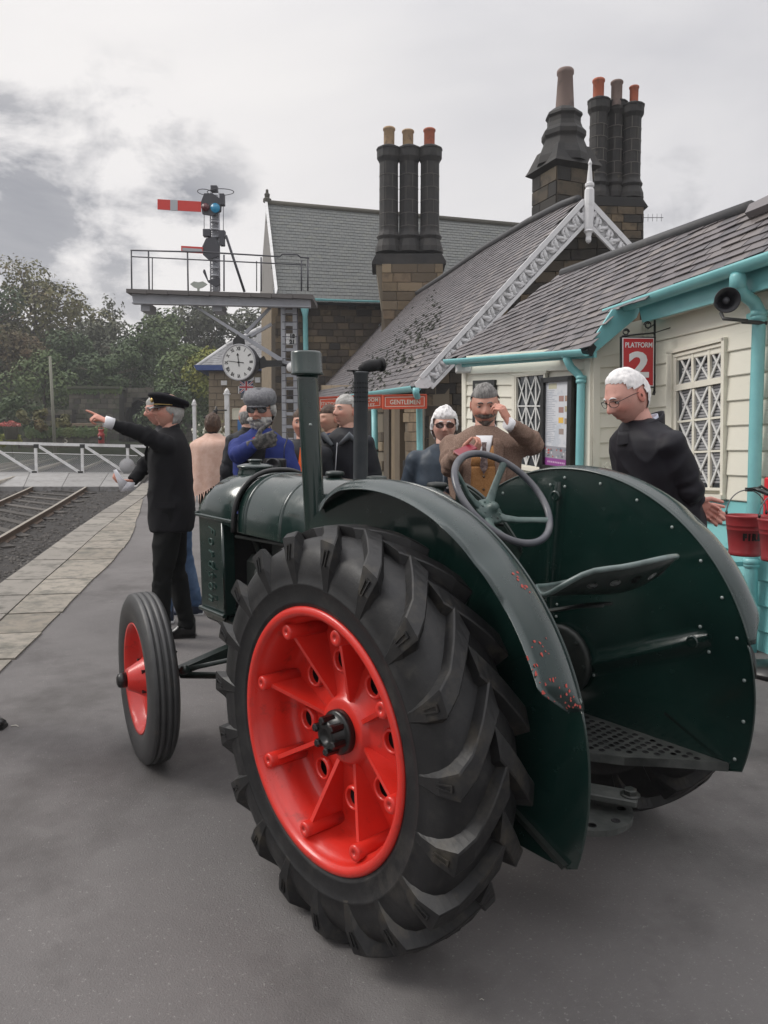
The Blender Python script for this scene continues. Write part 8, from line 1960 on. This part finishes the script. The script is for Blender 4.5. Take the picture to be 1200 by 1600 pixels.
# -- I: man in tweed with phone
ix, iy = px_xy(757, 4.3)
tI, I = person('man in brown tweed jacket and mustard waistcoat raising a hand to his forehead', ix, iy, 262, 1.725, TWEED, cloth('maroon_trouser', (.05, .022, .022)), HGREY, skin=(.52, .27, .20), head=(2, 14, 2), bulk=1.10, hem=.46, belly=.015,
    arms={'L': (at(834, 692, 4.2), at(797, 664, 4.06), (-.45, .05, .88), (-.75, .6, 0), PINCH), 'R': (at(704, 730, 4.2), at(714, 709, 4.0), (.80, -.35, .15), (-.1, .45, .9), HOLD)}, hair=(lambda p, d: full_hair(p, d, .058, -.085), .007), beard=(lambda p, d: .75 * gs(p.z + .043, .009) * gs(p.y, .032) * (p.x > 0) + gs(p.y, .026) * sstep(-.068, -.08, p.z) * (p.x > 0), .011, mat('brown_grey_beard', (.09, .07, .06), .8, bump=.003, bs=90, col2=(.25, .23, .21), ns=50)), collar=WSH)
V = I['V']; h_ = 1.725; T = I['T']
def front(pts, m_, nm, off_, th=.010, par=tI):
    q = MB(); q.prism([V(xx, yy_, z * h_) + Vector((off_, 0, 0)) for xx, yy_, z in pts], (th, 0, 0)); return q.build(nm, m_, par)
def curved(nm, m_, prof, off_, n=10, par=tI, bx_=.143):
    rws = []
    for z, w0, w1 in prof: rws.append([V(math.sqrt(max(.002, 1 - (y_ / .215) ** 2)) * (bx_ + (.018 if z < .62 else 0) - (.03 * max(0, z - .74) / .06)) + off_, y_, z * h_) for y_ in [w0 + (w1 - w0) * j / n for j in range(n + 1)]])
    q = MB(); q.grid(rws); o_ = q.build(nm, m_, par, fix=False); so = o_.modifiers.new('s', 'SOLIDIFY'); so.thickness = .008; so.offset = 1; return o_
wc = curved('waistcoat', MUST, [(.50, -.07, .075), (.56, -.075, .08), (.62, -.075, .08), (.68, -.07, .075), (.73, -.066, .070), (.737, -.066, .070)], .012)
curved('waistcoat_side', MUST, [(.736, .0, .070), (.765, .020, .066), (.80, .040, .060)], .013, par=wc); curved('waistcoat_side', MUST, [(.736, -.070, .0), (.765, -.066, -.020), (.80, -.060, -.040)], .013, par=wc)
sh_ = curved('shirt', WSH, [(.735, -.006, .006), (.765, -.020, .020), (.80, -.036, .036), (.832, -.045, .045)], .014)
q = MB(); q.prism([V(.150, -.014, .812 * h_), V(.150, .014, .812 * h_), V(.160, .010, .795 * h_), V(.178, .022, .735 * h_), V(.180, 0, .712 * h_), V(.178, -.022, .735 * h_), V(.160, -.010, .795 * h_)], (.008, 0, 0)); q.build('tie', cloth('striped_tie', (.07, .045, .045), (.22, .17, .16), ns=60), tI)
q = MB()
for z in (.53, .575, .62, .665, .705): q.lathe([(.007, 0), (.007, .003), (0, .004)], c=V(.172 if z < .63 else .166, 0, z * h_), M=frame((1, 0, 0)), n=10)
q.build('button', mat('horn_button', (.10, .06, .03), .4), wc)
for s in (1, -1): curved('lapel', TWEED, [(.60, s * .078, s * .085), (.68, s * .070, s * .112), (.745, s * .058, s * .118), (.752, s * .056, s * .098), (.80, s * .048, s * .105), (.825, s * .05, s * .08)], .020, n=6)
cuff(tI, I, 'L', WSH, .037, .022)
q = MB(); H_, hd_, pn_, po_, E_ = I['wr']['L']
for kq in range(4): q.ball(H_.lerp(E_, .12 + kq * .07) + Vector((.040, -.01, 0)), .006, 6, 4)
q.build('cuff_button', mat('horn_button'), I['coat'])
ph_ = thing('phone', 'dark red mobile phone held by the man in tweed', 'phone', tuple(at(727, 703, 3.9))); q = MB(); q.box((0, 0, 0), (.115, .058, .010), Matrix.Rotation(.45, 3, 'Z') @ Matrix.Rotation(-.35, 3, 'Y') @ Matrix.Rotation(.5, 3, 'X'), ch=.004); q.build('case', mat('dark_red_case', (.22, .015, .03), .3), ph_)
# -- J: stooping man in the dark jacket, seen from the side
jx, jy = px_xy(1052, 3.62)
tJ, I = person('white haired man in glasses and a black jacket stooping with hands clasped behind him', jx, jy, 192, 1.765, NAVY, cloth('dark_trouser', (.02, .02, .024)), HWHITE, skin=(.62, .33, .27), head=(8, 27, 0), lean=.62, hem=.50, bulk=1.13, belly=.01, fold=.013, voxel=.009,
    arms={'L': (at(1080, 766, 3.42), at(1082, 784, 3.50), (.75, .35, -.35), (-.4, -1, 0), HOLD), 'R': (None, at(1084, 796, 3.62), (.55, -.5, -.2), (-.3, 1, 0), HOLD, (.3, 0, -1))}, hair=(lambda p, d: sstep(.086, .104, p.z + abs(p.y) * .3) if p.x > .035 else full_hair(p, d, .05, -.085), .0065), glasses=('glasses', None, .024, .014), collar=mat('pale_blue_collar', (.55, .58, .68), .8), head_off=(.03, 0), hs=1.08)
V = I['V']; q = MB(); h_ = 1.765; rws = []
for i, (rz_, rx_) in enumerate(((-.03, .098), (.012, .096), (.030, .092), (.026, .086), (-.01, .084))): rws.append([V(-.004, 0, .846 * h_) + Vector((math.cos(a) * (rx_ + (.022 if math.cos(a) > 0 else 0)), math.sin(a) * rx_, rz_ - .050 * math.cos(a))) for a in [2 * math.pi * j / 28 for j in range(28)]])
q.grid(rws, closed=True); q.build('jacket_collar', NAVY, tJ)
# -- the trailing foot of somebody leaving the picture at the left
lx, ly = gp(-24, 1152).x, gp(-24, 1152).y
person('person leaving at the left edge with only a black shoe tip in view', lx - .46, ly + .03, 2, 1.72, GREYJ, BLACKT, HBRN, voxel=.02, detail=False, hair=(full_hair, .01), stance=.06, stride=.30, hands=False)
